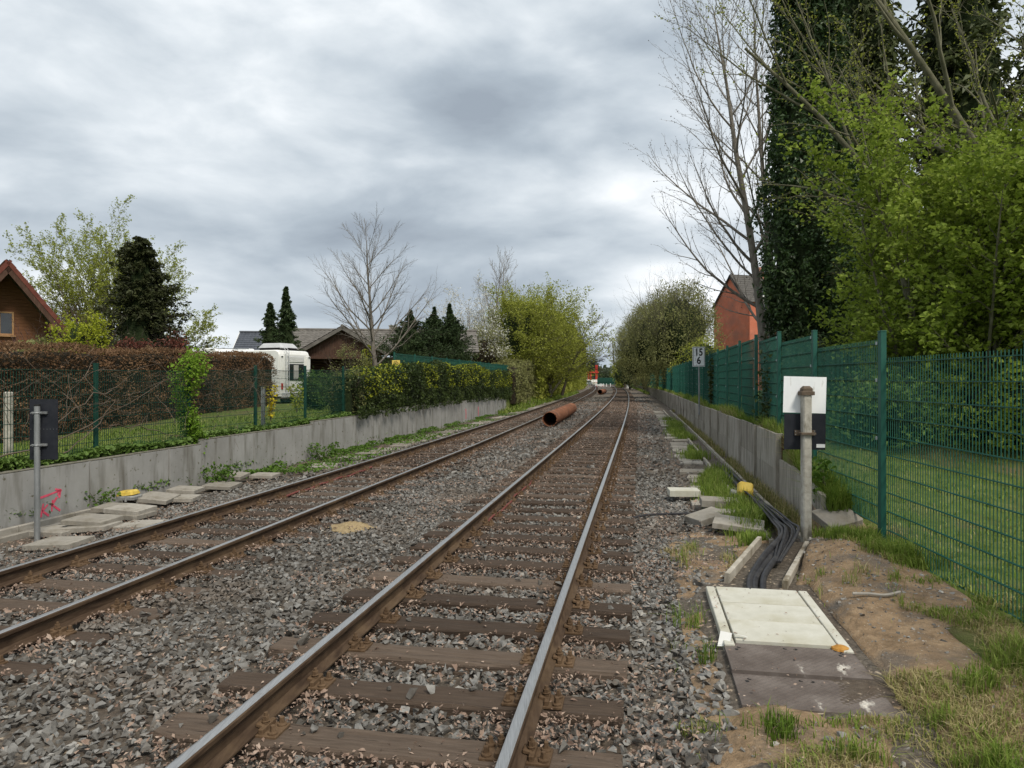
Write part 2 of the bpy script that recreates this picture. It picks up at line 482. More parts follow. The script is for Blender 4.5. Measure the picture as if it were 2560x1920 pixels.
X['yflower'] = leafmat('yellow_leaf', [(.40, .34, .02), (.58, .48, .03), (.70, .60, .07)], trans=.35)
X['green_b'] = leafmat('bright_green_leaf', [(.06, .12, .01), (.12, .22, .02), (.20, .32, .035), (.30, .42, .07)], trans=.4)
X['blossom'] = leafmat('white_blossom', [(.34, .35, .26), (.52, .52, .45), (.72, .71, .66), (.82, .80, .77)], trans=.35)
X['red_leaf'] = leafmat('red_photinia_leaf', [(.035, .02, .012), (.085, .035, .022), (.15, .05, .035), (.26, .085, .06)], trans=.25)
X['beech'] = leafmat('brown_beech_leaf', [(.06, .034, .018), (.135, .075, .038), (.22, .13, .07), (.33, .215, .125)], trans=.25, rough=.65)
X['deadtwig'] = leafmat('dead_vine', [(.06, .045, .032), (.11, .085, .065), (.17, .14, .11)], trans=0, rough=.9)
X['cover'] = leafmat('ground_cover_leaf', [(.05, .095, .018), (.095, .165, .032), (.15, .235, .055), (.22, .31, .095)], trans=.35)
X['blade'] = mat('grass_blade', [(0, (.075, .13, .017)), (.4, (.15, .225, .033)), (.72, (.25, .30, .07)), (1, (.42, .36, .18))], scale=2, attr=True, attr_mix=.85, trans=.35, rough=.6)
X['straw'] = mat('dry_grass_blade', [(0, (.10, .14, .03)), (.35, (.20, .20, .06)), (.7, (.33, .28, .13)), (1, (.46, .39, .22))], scale=2, attr=True, attr_mix=.85, trans=.3, rough=.7)
X['tile_g'] = mat('grey_roof_tile', [(.085, .078, .068), (.135, .125, .112), (.20, .185, .165)], scale=2.5, detail=8, rough=.8, bump=.003)
X['tile_b'] = mat('blue_black_tile', [(.03, .033, .042), (.045, .05, .062), (.07, .075, .09)], scale=2, rough=.4, spec=.6)
X['tile_r'] = mat('red_brown_tile', [(.075, .024, .017), (.12, .038, .027), (.17, .06, .042)], scale=3, rough=.7, bump=.003)
X['tile_o'] = mat('dark_slate_tile', [(.06, .055, .05), (.09, .085, .078), (.13, .12, .11)], scale=4, rough=.85, bump=.006, bscale=14)
X['log'] = mat('brown_log', [(.10, .042, .02), (.15, .068, .034), (.20, .095, .05)], scale=3, stretch=(1, 8, 8), rough=.7, bump=.003)
X['logdark'] = mat('dark_brown_log', [(.035, .018, .012), (.06, .032, .022), (.09, .052, .036)], scale=3, stretch=(1, 8, 8), rough=.8, bump=.003)
X['winframe'] = mat('oak_window_frame', [(.30, .17, .08), (.38, .23, .12)], scale=5, rough=.6)
X['redbrick'] = mat('red_render', [(.40, .125, .075), (.48, .155, .095), (.56, .20, .13)], scale=1.2, detail=8, rough=.9, bump=.003, bscale=30, stain=(.34, .14, .10), stain_scale=.5, stain_lo=.5, stain_hi=.68)
X['rosewall'] = mat('rose_brick', [(.38, .18, .13), (.46, .23, .17)], scale=6, rough=.9)
X['whitewall'] = mat('white_wall', [(.60, .60, .57), (.72, .72, .69)], scale=2, rough=.85)
X['pvc'] = mat('white_plastic', [(.70, .71, .71), (.80, .81, .81)], scale=3, rough=.4)
X['rv'] = mat('motorhome_gelcoat', [(.68, .68, .65), (.76, .76, .73), (.80, .80, .77)], scale=1.5, rough=.35, spec=.5, stain=(.58, .57, .52), stain_scale=3, stain_stretch=(2, 2, .4), stain_lo=.55, stain_hi=.75)
X['rvgrey'] = mat('grey_plastic_trim', [(.40, .41, .42), (.50, .51, .52)], scale=4, rough=.45)
X['glass'] = mat('window_glass', [(.012, .015, .018), (.025, .03, .034)], scale=1.5, rough=.08, spec=.8)
X['curtain'] = mat('pale_curtain', [(.30, .29, .27), (.45, .44, .42)], scale=3, stretch=(10, 10, .3), rough=.9)
X['signyel'] = mat('yellow_sign_face', [(.68, .50, .10), (.76, .58, .16)], scale=4, rough=.6)
X['signred'] = mat('red_steel', [(.36, .03, .025), (.44, .045, .035)], scale=3, rough=.5)
X['asphalt'] = mat('asphalt', [(.05, .05, .05), (.085, .085, .085)], scale=10, detail=8, rough=.9, bump=.003)
X['offwhite'] = mat('off_white_paint', [(.55, .55, .52), (.70, .70, .67)], scale=5, rough=.6)
X['amber'] = mat('amber_lens', [(.65, .25, .02), (.75, .33, .03)], scale=5, rough=.3)
X['carpaint'] = mat('grey_green_car_paint', [(.10, .12, .11), (.15, .17, .16)], scale=2, rough=.3, spec=.6)
X['fartree'] = leafmat('far_tree_leaf', [(.035, .05, .03), (.06, .075, .045), (.09, .105, .06)], trans=.2)
X['paper'] = mat('white_sticker', [(.75, .75, .75), (.82, .82, .82)], scale=5, rough=.6)
X['plant_w'] = leafmat('weed_leaf', [(.04, .09, .012), (.085, .16, .022), (.14, .235, .04)], trans=.35)
# ------------------------------------------------------------------ ground sheets
def sheet(name, ds, us, zoff, m, fz=None, jitter=0.0):
    D, U = np.meshgrid(np.asarray(ds, float), np.asarray(us, float), indexing='ij')
    Z = (ground_np(D.ravel(), U.ravel()) if fz is None else fz(D.ravel(), U.ravel())) + zoff
    if jitter: Z = Z + R.normal(0, jitter, Z.shape)
    V = place_np(D.ravel(), U.ravel(), Z)
    nd, nu = D.shape
    i = np.arange(nd * nu).reshape(nd, nu)
    F = np.stack([i[:-1, :-1], i[:-1, 1:], i[1:, 1:], i[1:, :-1]], -1).reshape(-1, 4)
    o = link(name, np_mesh(name, V, [F], m, smooth=True))
    o['kind'] = 'structure'
    return o
dd = np.concatenate([np.linspace(-12, 2, 8), np.linspace(2.5, 20, 71), np.linspace(20.5, 60, 60), np.geomspace(62, 330, 40)])
uu_l = np.array([-70, -50, -35, -25, -18, -14, -11, -9.5, -8.6, -8, UW_L - .14, UW_L - .06])
uu_r = np.array([UW_R + .06, UW_R + .2, 4.0, 4.3, 5, 6, 8, 11, 15, 20, 30, 45, 70])
uu_m = np.concatenate([[UW_L - .06, UW_L + .02], np.linspace(-7.2, 3.4, 54), [UW_R, UW_R + .06]])
sheet('ground', dd, np.concatenate([uu_l, [UW_L - .05, -5.9, -3, 0, 3.0, UW_R + .04], uu_r]), 0, X['lawn'],
      fz=lambda d, u: np.where((u > UW_L - .058) & (u < UW_R + .045), -.7, ground_np(d, u)))
sheet('track_bed', dd, uu_m[1:-1], -.03, X['bed'], jitter=.006)
# wide plain beyond, out to the horizon
me = np_mesh('plain', [(-3000, -600, -.75), (3000, -600, -.75), (3000, 3500, -.75), (-3000, 3500, -.75)], [[(0, 1, 2, 3)]], X['lawn'])
link('plain', me)['kind'] = 'structure'
# bare soil round the duct and the near verge of the fence
def soil_z(d, u):
    n = np.sin(u * 5.1 + d * 2.3) * .012 + np.sin(u * 9.7 - d * 6.1) * .008 + np.sin(d * 11 + u * 3) * .006
    hump = .20 * np.exp(-((u - 3.45) / .42) ** 2 - ((d - 7.2) / .9) ** 2) + .05 * np.exp(-((u - 3.2) / .3) ** 2 - ((d - 5.9) / .5) ** 2)
    z = ground_np(d, u) + n + hump - .03 * (u < 3.0)
    cut = (d > 4.2) & (d < 6.65) & (u > 1.93) & (u < 2.91)
    v0 = 2.45 + (d - 6.66) * .57 / 1.59
    cut |= (d > 6.5) & (d < 8.45) & (np.abs(u - v0) < .36)
    cut |= (d > 8.2) & (np.abs(u - 3.12) < .2)
    return np.where(cut, -.34, z)
SD, SU = np.linspace(1.2, 9.4, 165), np.linspace(1.72, 4.05, 66)
sheet('soil', SD, SU, .004, X['soil'], fz=soil_z)
def top_z(d, u):
    d = np.asarray(d, float); u = np.asarray(u, float)
    g = ground_np(d, u)
    m = (d > 1.2) & (d < 9.4) & (u > 1.72) & (u < 4.05)
    return np.where(m, soil_z(d, u) + .004, g)

# ------------------------------------------------------------------ the two tracks
RAIL_PROF = [(-.0625, -.159), (.0625, -.159), (.0625, -.149), (.02, -.137), (.0075, -.125), (.0075, -.055), (.012, -.047), (.033, -.036), (.0345, -.012), (.029, -.003), (.018, 0),
             (-.018, 0), (-.029, -.003), (-.0345, -.012), (-.033, -.036), (-.012, -.047), (-.0075, -.055), (-.0075, -.125), (-.02, -.137), (-.0625, -.149)]
ds_rail = np.concatenate([np.linspace(-10, 20, 61), np.linspace(20.5, 60, 60), np.linspace(61, 230, 130)])
def sweep_rail(name, parent, uf, z0):
    n = len(RAIL_PROF)
    V = []
    for d in ds_rail:
        u0 = uf(d)
        for (a, b) in RAIL_PROF:
            V.append(place(d, u0 + a, z0 + b))
    F, mi = [], []
    for i in range(len(ds_rail) - 1):
        for k in range(n):
            j = (k + 1) % n
            F.append((i * n + k, i * n + j, (i + 1) * n + j, (i + 1) * n + k))
            mi.append(1 if k in (9, 10, 11) else 0)
    me = np_mesh(name, np.array([tuple(v) for v in V]), [np.array(F)], [X['rail'], X['railtop']], midx=mi, smooth=False)
    return link(name, me, parent)

def sleeper_mesh(seed):
    r = np.random.default_rng(seed)
    L, W, H = 2.6, .255, .16
    xs = np.concatenate([[-L / 2, -L / 2 + .012], np.linspace(-1.2, 1.2, 15), [L / 2 - .012, L / 2]])
    prof = [(-W / 2, -H), (-W / 2, -.02), (-W / 2 + .014, -.002), (-.07, 0), (-.02, 0), (.03, 0), (.08, 0), (W / 2 - .014, -.002), (W / 2, -.02), (W / 2, -H)]
    n = len(prof)
    V = []
    off = r.normal(0, .003, (len(xs), n, 3))
    split = r.integers(3, 6)
    for i, x in enumerate(xs):
        e = .985 if i in (0, len(xs) - 1) else 1
        for k, (a, b) in enumerate(prof):
            dz = off[i, k, 2]
            if k == split and .1 < i / len(xs) < .9: dz -= .012 * abs(math.sin(i * 1.3 + seed))
            V.append((x + off[i, k, 0], a * e + off[i, k, 1], b + dz - (.004 if e < 1 else 0)))
    F = []
    for i in range(len(xs) - 1):
        for k in range(n - 1):
            F.append((i * n + k + 1, i * n + k, (i + 1) * n + k, (i + 1) * n + k + 1))
    me = np_mesh('sleeper', V, [np.array(F)], X['wood'])
    import bmesh
    bm = bmesh.new(); bm.from_mesh(me)
    bm.verts.ensure_lookup_table()
    bm.faces.new([bm.verts[k] for k in range(n)])
    bm.faces.new([bm.verts[(len(xs) - 1) * n + k] for k in range(n - 1, -1, -1)])
    bm.normal_update(); bm.to_mesh(me); bm.free()
    return me
SLEEPERS = [sleeper_mesh(s) for s in range(6)]

def fastening_mesh():
    b = MB()
    b.box((0, 0, .007), (.37, .17, .014), bev=.003)
    for s in (-1, 1):
        b.box((s * .088, 0, .028), (.028, .15, .03), bev=.004)            # rib
        b.box((s * .062, 0, .040), (.05, .07, .018), RY(s * .18), bev=.004)  # clamp
        b.cyl((s * .080, 0, .045), .021, .008, 10)
        # coiled spring washer
        b.tube([(s * .080 + .019 * math.cos(a), .019 * math.sin(a), .056 + a * .0012) for a in np.linspace(0, 2 * PI, 11)], .0055, 5)
        b.cyl((s * .080, 0, .062), .0205, .024, 6)
        b.cyl((s * .080, 0, .086), .011, .018, 8)
        for t in (-1, 1):
            b.cyl((s * .150, t * .052, .014), .027, .006, 12)
            b.tube([(s * .150 + .022 * math.cos(a), t * .052 + .022 * math.sin(a), .023) for a in np.linspace(0, 2 * PI, 10)], .006, 5)
            b.cyl((s * .150, t * .052, .022), .022, .008, 8, .018)
            b.box((s * .150, t * .052, .046), (.026, .026, .034), RZ(.4 * t + s), bev=.003, top=(.85, .85))
    return b.mesh('fastening', X['fast'])
FAST = fastening_mesh()
GA = 0.7535
TRACKPOS = []
def make_track(name, label, cu, z0, phase, dmax_single, seed, fast_to):
    r = np.random.default_rng(seed)
    root = empty(name, (0, 0, 0), label, 'railway track')
    for s in (-1, 1):
        sweep_rail('rail', root, lambda d, s=s: float(cu(d)) + s * GA, z0)
    d = -2.0 + phase
    pos, far = [], []
    while d < 225:
        pos.append((d, r.normal(0, .012), r.normal(0, .008), r.normal(0, .006), int(r.integers(0, 6)), r.random()))
        d += .64 / math.sqrt(1 + slope(d) ** 2) * (1 + r.normal(0, .012))
    TRACKPOS.append([(p[0], p[1]) for p in pos])
    for (d, du, rot, dz, k, flip) in pos:
        z = z0 - .172 + dz * .3
        if d < 62:
            o = link('sleeper', SLEEPERS[k], root, place(d, float(cu(d)) + du, z), (0, 0, heading(d) + rot + (PI if flip > .5 else 0)))
            if d < fast_to and d > 2:
                for s in (-1, 1):
                    f = link('fastening', FAST, o, (s * GA, 0, .0005))
        else:
            far.append((d, float(cu(d)) + du, z))
    V, F = [], []
    for (d, u, z) in far:
        b = len(V)
        h = heading(d); c, s_ = math.cos(h), math.sin(h)
        p = place(d, u, z)
        for (x, y, zz) in [(-1.3, -.125, -.1), (1.3, -.125, -.1), (1.3, .125, -.1), (-1.3, .125, -.1), (-1.3, -.125, 0), (1.3, -.125, 0), (1.3, .125, 0), (-1.3, .125, 0)]:
            V.append((p.x + x * c - y * s_, p.y + x * s_ + y * c, z + zz))
        F += [(b + 4, b + 5, b + 6, b + 7), (b, b + 1, b + 5, b + 4), (b + 1, b + 2, b + 6, b + 5), (b + 3, b, b + 4, b + 7)]
    o = link('far_sleepers', np_mesh('far_sleepers', V, [np.array(F)], X['wood']), root)
    o['kind'] = 'stuff'
    return root
ZL = -.08
make_track('railway_track', 'railway track with timber sleepers beside the pale cable duct slabs', lambda d: 0.0 * d, 0.0, .18, 62, 3, 30)
make_track('railway_track', 'railway track with timber sleepers running along the smooth grey concrete wall', u_left, ZL, .35, 62, 4, 26)

# red bonding cables lying along the rail feet
def cable_obj(name, pts, r, m, label, cat, group=None, sides=7):
    b = MB(); b.tube(pts, r, sides)
    o = b.build(name, m, smooth=True)
    return setp(o, label, cat, group)
def smooth_path(ctrl, n=8):
    """Catmull-Rom"""
    P = [Vector(c) for c in ctrl]
    P = [P[0] * 2 - P[1]] + P + [P[-1] * 2 - P[-2]]
    out = []
    for i in range(1, len(P) - 2):
        for k in range(n):
            t = k / n
            a, b, c, d = P[i - 1], P[i], P[i + 1], P[i + 2]
            out.append(.5 * ((2 * b) + (c - a) * t + (2 * a - 5 * b + 4 * c - d) * t * t + (3 * b - a - 3 * c + d) * t ** 3))
    out.append(P[-2])
    return out
pts = [place(d, -GA + .10 + .02 * math.sin(d * 3), -.155 + .012 * math.sin(d * 7)) for d in np.linspace(9.8, 13.6, 24)]
cable_obj('bonding_cable', pts, .016, X['redcable'], 'red cable lying along the rail foot in the track beside the duct slabs', 'cable')
pts = [place(d, float(u_left(d)) - GA + .12 + .02 * math.sin(d * 3), ZL - .155 + .012 * math.sin(d * 7)) for d in np.linspace(12.2, 16.4, 24)]
cable_obj('bonding_cable', pts, .02, X['redcable'], 'red cable lying along the rail foot in the track beside the smooth grey wall', 'cable')

# ------------------------------------------------------------------ ballast stones and leaf litter
def rock_variants(n, npts, seed):
    import bmesh
    r = np.random.default_rng(seed)
    out = []
    for k in range(n):
        p = r.normal(0, 1, (npts, 3)); p /= np.linalg.norm(p, axis=1)[:, None]
        p *= r.uniform(.75, 1.1, (npts, 1)) * np.array([1.0, .78, .58])
        bm = bmesh.new()
        for q in p: bm.verts.new(q)
        bmesh.ops.convex_hull(bm, input=bm.verts)
        bmesh.ops.triangulate(bm, faces=bm.faces)
        loose = [v for v in bm.verts if not v.link_faces]
        for v in loose: bm.verts.remove(v)
        bm.verts.index_update()
        V = np.array([v.co for v in bm.verts]); F = np.array([[v.index for v in f.verts] for f in bm.faces])
        bm.free()
        out.append((V, F))
    return out
def rot_np(yaw, pit, rol):
    cy, sy, cp, sp, cr, sr = np.cos(yaw), np.sin(yaw), np.cos(pit), np.sin(pit), np.cos(rol), np.sin(rol)
    M = np.empty((len(yaw), 3, 3))
    M[:, 0, 0] = cy * cp; M[:, 0, 1] = cy * sp * sr - sy * cr; M[:, 0, 2] = cy * sp * cr + sy * sr
    M[:, 1, 0] = sy * cp; M[:, 1, 1] = sy * sp * sr + cy * cr; M[:, 1, 2] = sy * sp * cr - cy * sr
    M[:, 2, 0] = -sp; M[:, 2, 1] = cp * sr; M[:, 2, 2] = cp * cr
    return M
def scatter_mesh(name, variants, P, size, yaw, pit, rol, rnd, m, smooth=False):
    which = R.integers(0, len(variants), len(P))
    Vs, Fs, Rs, base = [], [], [], 0
    for k, (V, F) in enumerate(variants):
        s = which == k
        n = int(s.sum())
        if not n: continue
        M = rot_np(yaw[s], pit[s], rol[s])
        W = np.einsum('nij,vj->nvi', M, V) * size[s][:, None, None] + P[s][:, None, :]
        Vs.append(W.reshape(-1, 3))
        Fs.append((F[None] + (np.arange(n) * len(V))[:, None, None] + base).reshape(-1, F.shape[1]))
        Rs.append(np.repeat(rnd[s], len(V)))
        base += n * len(V)
    return np_mesh(name, np.concatenate(Vs), [np.concatenate(Fs)], m, np.concatenate(Rs), smooth)
def vnoise(x, y, s, seed):
    """cheap smooth value noise, 0..1"""
    r = np.random.default_rng(seed); G = r.random((64, 64))
    x = x * s; y = y * s
    xi, yi = np.floor(x).astype(int), np.floor(y).astype(int)
    fx, fy = x - xi, y - yi
    fx = fx * fx * (3 - 2 * fx); fy = fy * fy * (3 - 2 * fy)
    g = lambda a, b: G[a % 64, b % 64]
    return (g(xi, yi) * (1 - fx) + g(xi + 1, yi) * fx) * (1 - fy) + (g(xi, yi + 1) * (1 - fx) + g(xi + 1, yi + 1) * fx) * fy
def on_sleeper(d, u, margin=0.0):
    hit = np.zeros(len(d), bool)
    for nm, cu in ((0, lambda q: 0 * q), (1, u_left)):
        pos = np.array([p[0] for p in TRACKPOS[nm]])
        uu = u - cu(d)
        dl = d + uu * .177                             # station of the sleeper that lies square to the line
        i = np.clip(np.searchsorted(pos, dl), 1, len(pos) - 1)
        near = np.minimum(np.abs(pos[i] - dl), np.abs(pos[i - 1] - dl))
        hit |= (near < .128 + margin) & (np.abs(uu) < 1.3 + margin)
    return hit
def heapz(d, u):
    inside = (np.abs(u) < 1.3) | (np.abs(u - u_left(d)) < 1.3)
    return .035 * (vnoise(d, u, 1.7, 3) - .4) * np.where(inside, .4, 1) + .018 * inside
def in_duct(d, u):
    return ((d > 4.02) & (d < 6.75) & (u > 1.93) & (u < 2.9))
def frustum(P, m=1.12):
    return (np.abs(P[:, 0]) < .72 * m * P[:, 1] + 1.2)
def scatter_ballast():
    near_v, far_v = rock_variants(16, 8, 1), rock_variants(8, 5, 2)
    for name, dr, dens, variants, s0 in (('ballast', (2.0, 14.0), 480, near_v, .0325), ('far_ballast', (14.0, 80.0), 56, far_v, .053)):
        area = (dr[1] - dr[0]) * 9.6
        n = int(area * dens)
        d = R.uniform(dr[0], dr[1], n) if dr[0] < 5 else dr[0] + (dr[1] - dr[0]) * R.random(n) ** 1.5; u = R.uniform(-6.6, 2.75, n)
        keep = ~on_sleeper(d, u, -.02) | (R.random(n) < .02)
        keep &= ~in_duct(d, u)
        keep &= ~((d < 9.2) & (u > 1.95 + .12 * np.sin(d * 3)) & (R.random(n) < .93))
        keep &= ~((u > 2.1) & (d > 9.2) & (R.random(n) < .8))
        keep &= ~((u < -6.0) & (R.random(n) < .6))
        ul = u - u_left(d)
        for rr in (u, ul):
            keep &= ~(np.abs(np.abs(rr) - GA) < .075)
        d, u = d[keep], u[keep]
        n = len(d)
        P = place_np(d, u, 0 * d)
        ok = frustum(P); d, u, P = d[ok], u[ok], P[ok]; n = len(d)
        size = s0 * np.exp(R.normal(0, .28, n)) * (1 + .25 * np.clip((d - 15) / 30, 0, 1) + .5 * np.clip((d - 45) / 40, 0, 1))
        inside = (np.abs(u) < 1.3) | (np.abs(u - u_left(d)) < 1.3)
        P[:, 2] = top_z(d, u) - .012 + heapz(d, u) + R.uniform(-.008, .016, n)
        os_ = on_sleeper(d, u, -.02)
        P[os_, 2] = np.where(u[os_] > -2.5, -.172, ZL - .172) + size[os_] * .4
        rnd = np.clip(R.beta(1.9, 2.2, n) * .86 - .05 + .22 * (vnoise(d, u, .55, 8) - .5) + .22 * (vnoise(d, u, 1.4, 9) - .5) - .08 * inside + .06, 0, 1)
        white = R.random(n) < .012; rnd[white] = R.uniform(.9, 1, white.sum())
        me = scatter_mesh(name, variants, P, size, R.uniform(0, 6.28, n), R.normal(0, .35, n), R.normal(0, .35, n), rnd, X['stone'])
        link(name, me)['kind'] = 'stuff'
scatter_ballast()

def leaf_variants():
    out = []
    r = np.random.default_rng(4)
    for k in range(1):
        # lobed dry oak leaf, curled; fan of triangles
        a = np.linspace(0, 2 * PI, 11)[:-1]
        rad = np.where(np.arange(10) % 2 == 0, 1.0, .66) * (1 + r.normal(0, .12, 10))
        x, y = rad * np.cos(a) * 1.25, rad * np.sin(a) * .55
        z = .5 * np.abs(y) * r.uniform(.2, 1.1) + .28 * x * x * r.uniform(-.6, 1) + r.normal(0, .07, 10)
        V = np.concatenate([[(0, 0, 0)], np.stack([x, y, z], -1)])
        F = np.array([(0, i + 1, (i + 1) % 10 + 1) for i in range(10)])
        out.append((V, F))
    for k in range(10):          # crumbled scraps
        V = np.array([(-1, -.3, 0), (.2, -.6, .3), (1, .2, .1), (-.1, .55, .35)]) * .55 + r.normal(0, .12, (4, 3))
        out.append((V, np.array([(0, 1, 2), (0, 2, 3)])))
    return out
LEAFV = leaf_variants()
def scatter_litter():
    n = 330000
    d = 2.6 + 62 * R.random(n) ** 2.0
    u = R.uniform(-6.6, 2.3, n)
    ul = u - u_left(d)
    p = np.zeros(n)
    for rr, k in ((u, 1.0), (ul, .9)):
        edge = np.exp(-((np.abs(rr) - GA) / .24) ** 2)
        p += k * edge * (.7 + 1.1 * (vnoise(d, rr, 1.3, 21) > .36))
        p += .28 * (np.abs(rr) < 1.3)
    p += .55 * np.exp(-((u - 1.45) / .22) ** 2) * (vnoise(d, u, .9, 22) > .35)
    p += .55 * np.exp(-((ul + 1.7) / .5) ** 2) * (d < 12)
    p += .10 * (vnoise(d, u, .8, 23) > .52) + .035
    p += .5 * (vnoise(d, u, 1.1, 24) > .74)
    pl = np.interp(d, [2.6, 14, 30, 60], [.75, .8, .7, .6])
    keep = R.random(n) < p * pl
    os_ = on_sleeper(d, u, 0)
    keep &= ~(os_ & (R.random(n) > .07))
    for rr in (u, ul):
        keep &= ~(np.abs(np.abs(rr) - GA) < .055)
    keep &= ~in_duct(d, u)
    d, u, os_ = d[keep], u[keep], os_[keep]
    P = place_np(d, u, 0 * d)
    ok = frustum(P); d, u, P, os_ = d[ok], u[ok], P[ok], os_[ok]
    n = len(d)
    P[:, 2] = np.where(os_, np.where(u > -2.5, -.168, ZL - .168), top_z(d, u) + .022 + R.uniform(0, .036, n) + heapz(d, u))
    size = R.uniform(.013, .030, n) * np.where(R.random(n) < .02, 2.0, 1) * np.interp(d, [2, 12, 40, 65], [1, 1.1, 1.7, 2.2])
    me = scatter_mesh('leaf_litter', LEAFV, P, size, R.uniform(0, 6.28, n), R.normal(0, .45, n), R.normal(0, .45, n), np.clip(R.beta(2, 2, n), 0, 1), X['litter'])
    o = link('leaf_litter', me); o['kind'] = 'stuff'
scatter_litter()

# ------------------------------------------------------------------ grey angle-panel wall
def wall_left():
    root = empty('retaining_wall', place(9, UW_L, -.4), 'smooth grey concrete retaining wall of upright panels with a pink spray mark', 'wall')
    root.rotation_euler = (0, 0, 0)
    inv = root.location
    d0, k = 11.5 - 4 * .985, 0
    ups = []
    prev_top = None
    while d0 < 47.5:
        d1 = d0 + .985
        k = round((d0 - 11.5) / .985)
        top = .475 if k < 3 else (.56 if k < 8 else (.64 if k < 13 else .735))
        if k > 22: top = .70
        if k > 31: top = .62
        if k > 34: top = .50
        off = R.normal(0, .009)
        a, b2 = place(d0 + .013, UW_L + off), place(d1 - .013, UW_L + off)
        t = (b2 - a).normalized(); L = (b2 - a).length
        nrm = Vector((t.y, -t.x, 0))
        b = MB()
        # body with a chamfered upper front edge
        poly = [(0, -.55), (0, top - .012), (-.012, top), (-.12, top), (-.12, -.55)]
        b.prism(poly, a - inv, nrm, Vector((0, 0, 1)), t, L)
        p = b.build('panel', X['conc_l'], root)
        m = MB(); m.prism([(.002, 0), (.002, .012), (-.125, .016), (-.125, 0)], a - inv + Vector((0, 0, top + .0005)), nrm, Vector((0, 0, 1)), t, L)
        m.build('coping', X['conc_top'], p)
        ups.append((d0, d1, a, t, nrm, top, p))
        d0 = d1
    # pink mark on the panel left of the joint at 11.5
    def stroke(pts, w, par, a, t, nrm):
        mb = MB()
        def wob(q): return (q[0] + R.normal(0, .003), q[1] + R.normal(0, .003))
        P = [wob(q) for q in pts]
        for i in range(len(P) - 1):
            q0, q1 = Vector((*P[i], 0)), Vector((*P[i + 1], 0))
            dr = (q1 - q0).normalized(); s = Vector((-dr.y, dr.x, 0)) * w * R.uniform(.42, .6)
            c = [q0 + s - dr * w * .3, q0 - s - dr * w * .3, q1 - s + dr * w * .3, q1 + s + dr * w * .3]
            mb.prism([(x.x, x.y) for x in c], a - inv + nrm * .0025, t, Vector((0, 0, 1)), nrm, .0015)
        o = mb.build('spray_mark', X['pink'], par)
        o['label'] = 'pink sprayed letters and arrow'
        return o
    pan = [q for q in ups if abs(q[1] - 11.5) < .01][0]
    a, t, nrm = pan[2], pan[3], pan[4]
    mb_strokes = [[(-.02, .035), (.18, .058), (.36, .095), (.40, .10)], [(.30, .125), (.40, .10), (.345, .03)], [(.335, .08), (.40, .10), (.385, .03), (.37, -.01)],
                  [(.075, -.07), (.055, -.15), (.035, -.245)], [(.155, -.09), (.06, -.165), (.09, -.19), (.165, -.245)],
                  [(.245, -.035), (.235, -.12), (.23, -.19)], [(.325, -.01), (.24, -.10), (.29, -.14), (.385, -.215)]]
    allb = None
    for st in mb_strokes:
        stroke(st, .030, pan[6], a + Vector((0, 0, 0)), t, nrm)
    # faint pink dabs on far panels
    for q in ups:
        if abs(q[0] - 36) < .5 or abs(q[0] - 39.5) < .5:
            stroke([(.3, .25), (.34, .0), (.32, -.2)], .10, q[6], q[2], q[3], q[4])
wall_left()

# drainage channel at the foot of the grey wall
def drain_left():
    root = empty('drain_channel', place(9, UW_L + .3, -.36), 'narrow concrete drain channel at the foot of the smooth grey wall', 'drain')
    inv = root.location
    d = 7.0
    while d < 11.4:
        a, b2 = place(d + .006, UW_L + .14), place(d + .985, UW_L + .14)
        t = (b2 - a).normalized(); L = (b2 - a).length; nrm = Vector((t.y, -t.x, 0))
        for off, zz in ((0, .075), (.24, .03)):
            mb = MB(); mb.prism([(off, -.2), (off, zz - .01), (off + .01, zz), (off + .055, zz), (off + .065, zz - .01), (off + .065, -.2)], a - inv + Vector((0, 0, -.33)), nrm, Vector((0, 0, 1)), t, L)
            mb.build('channel_side', X['slab'], root)
        mb = MB(); mb.prism([(.065, -.2), (.065, -.045), (.24, -.05), (.24, -.2)], a - inv + Vector((0, 0, -.33)), nrm, Vector((0, 0, 1)), t, L)
        mb.build('channel_floor', X['slab'], root)
        d += .99
drain_left()

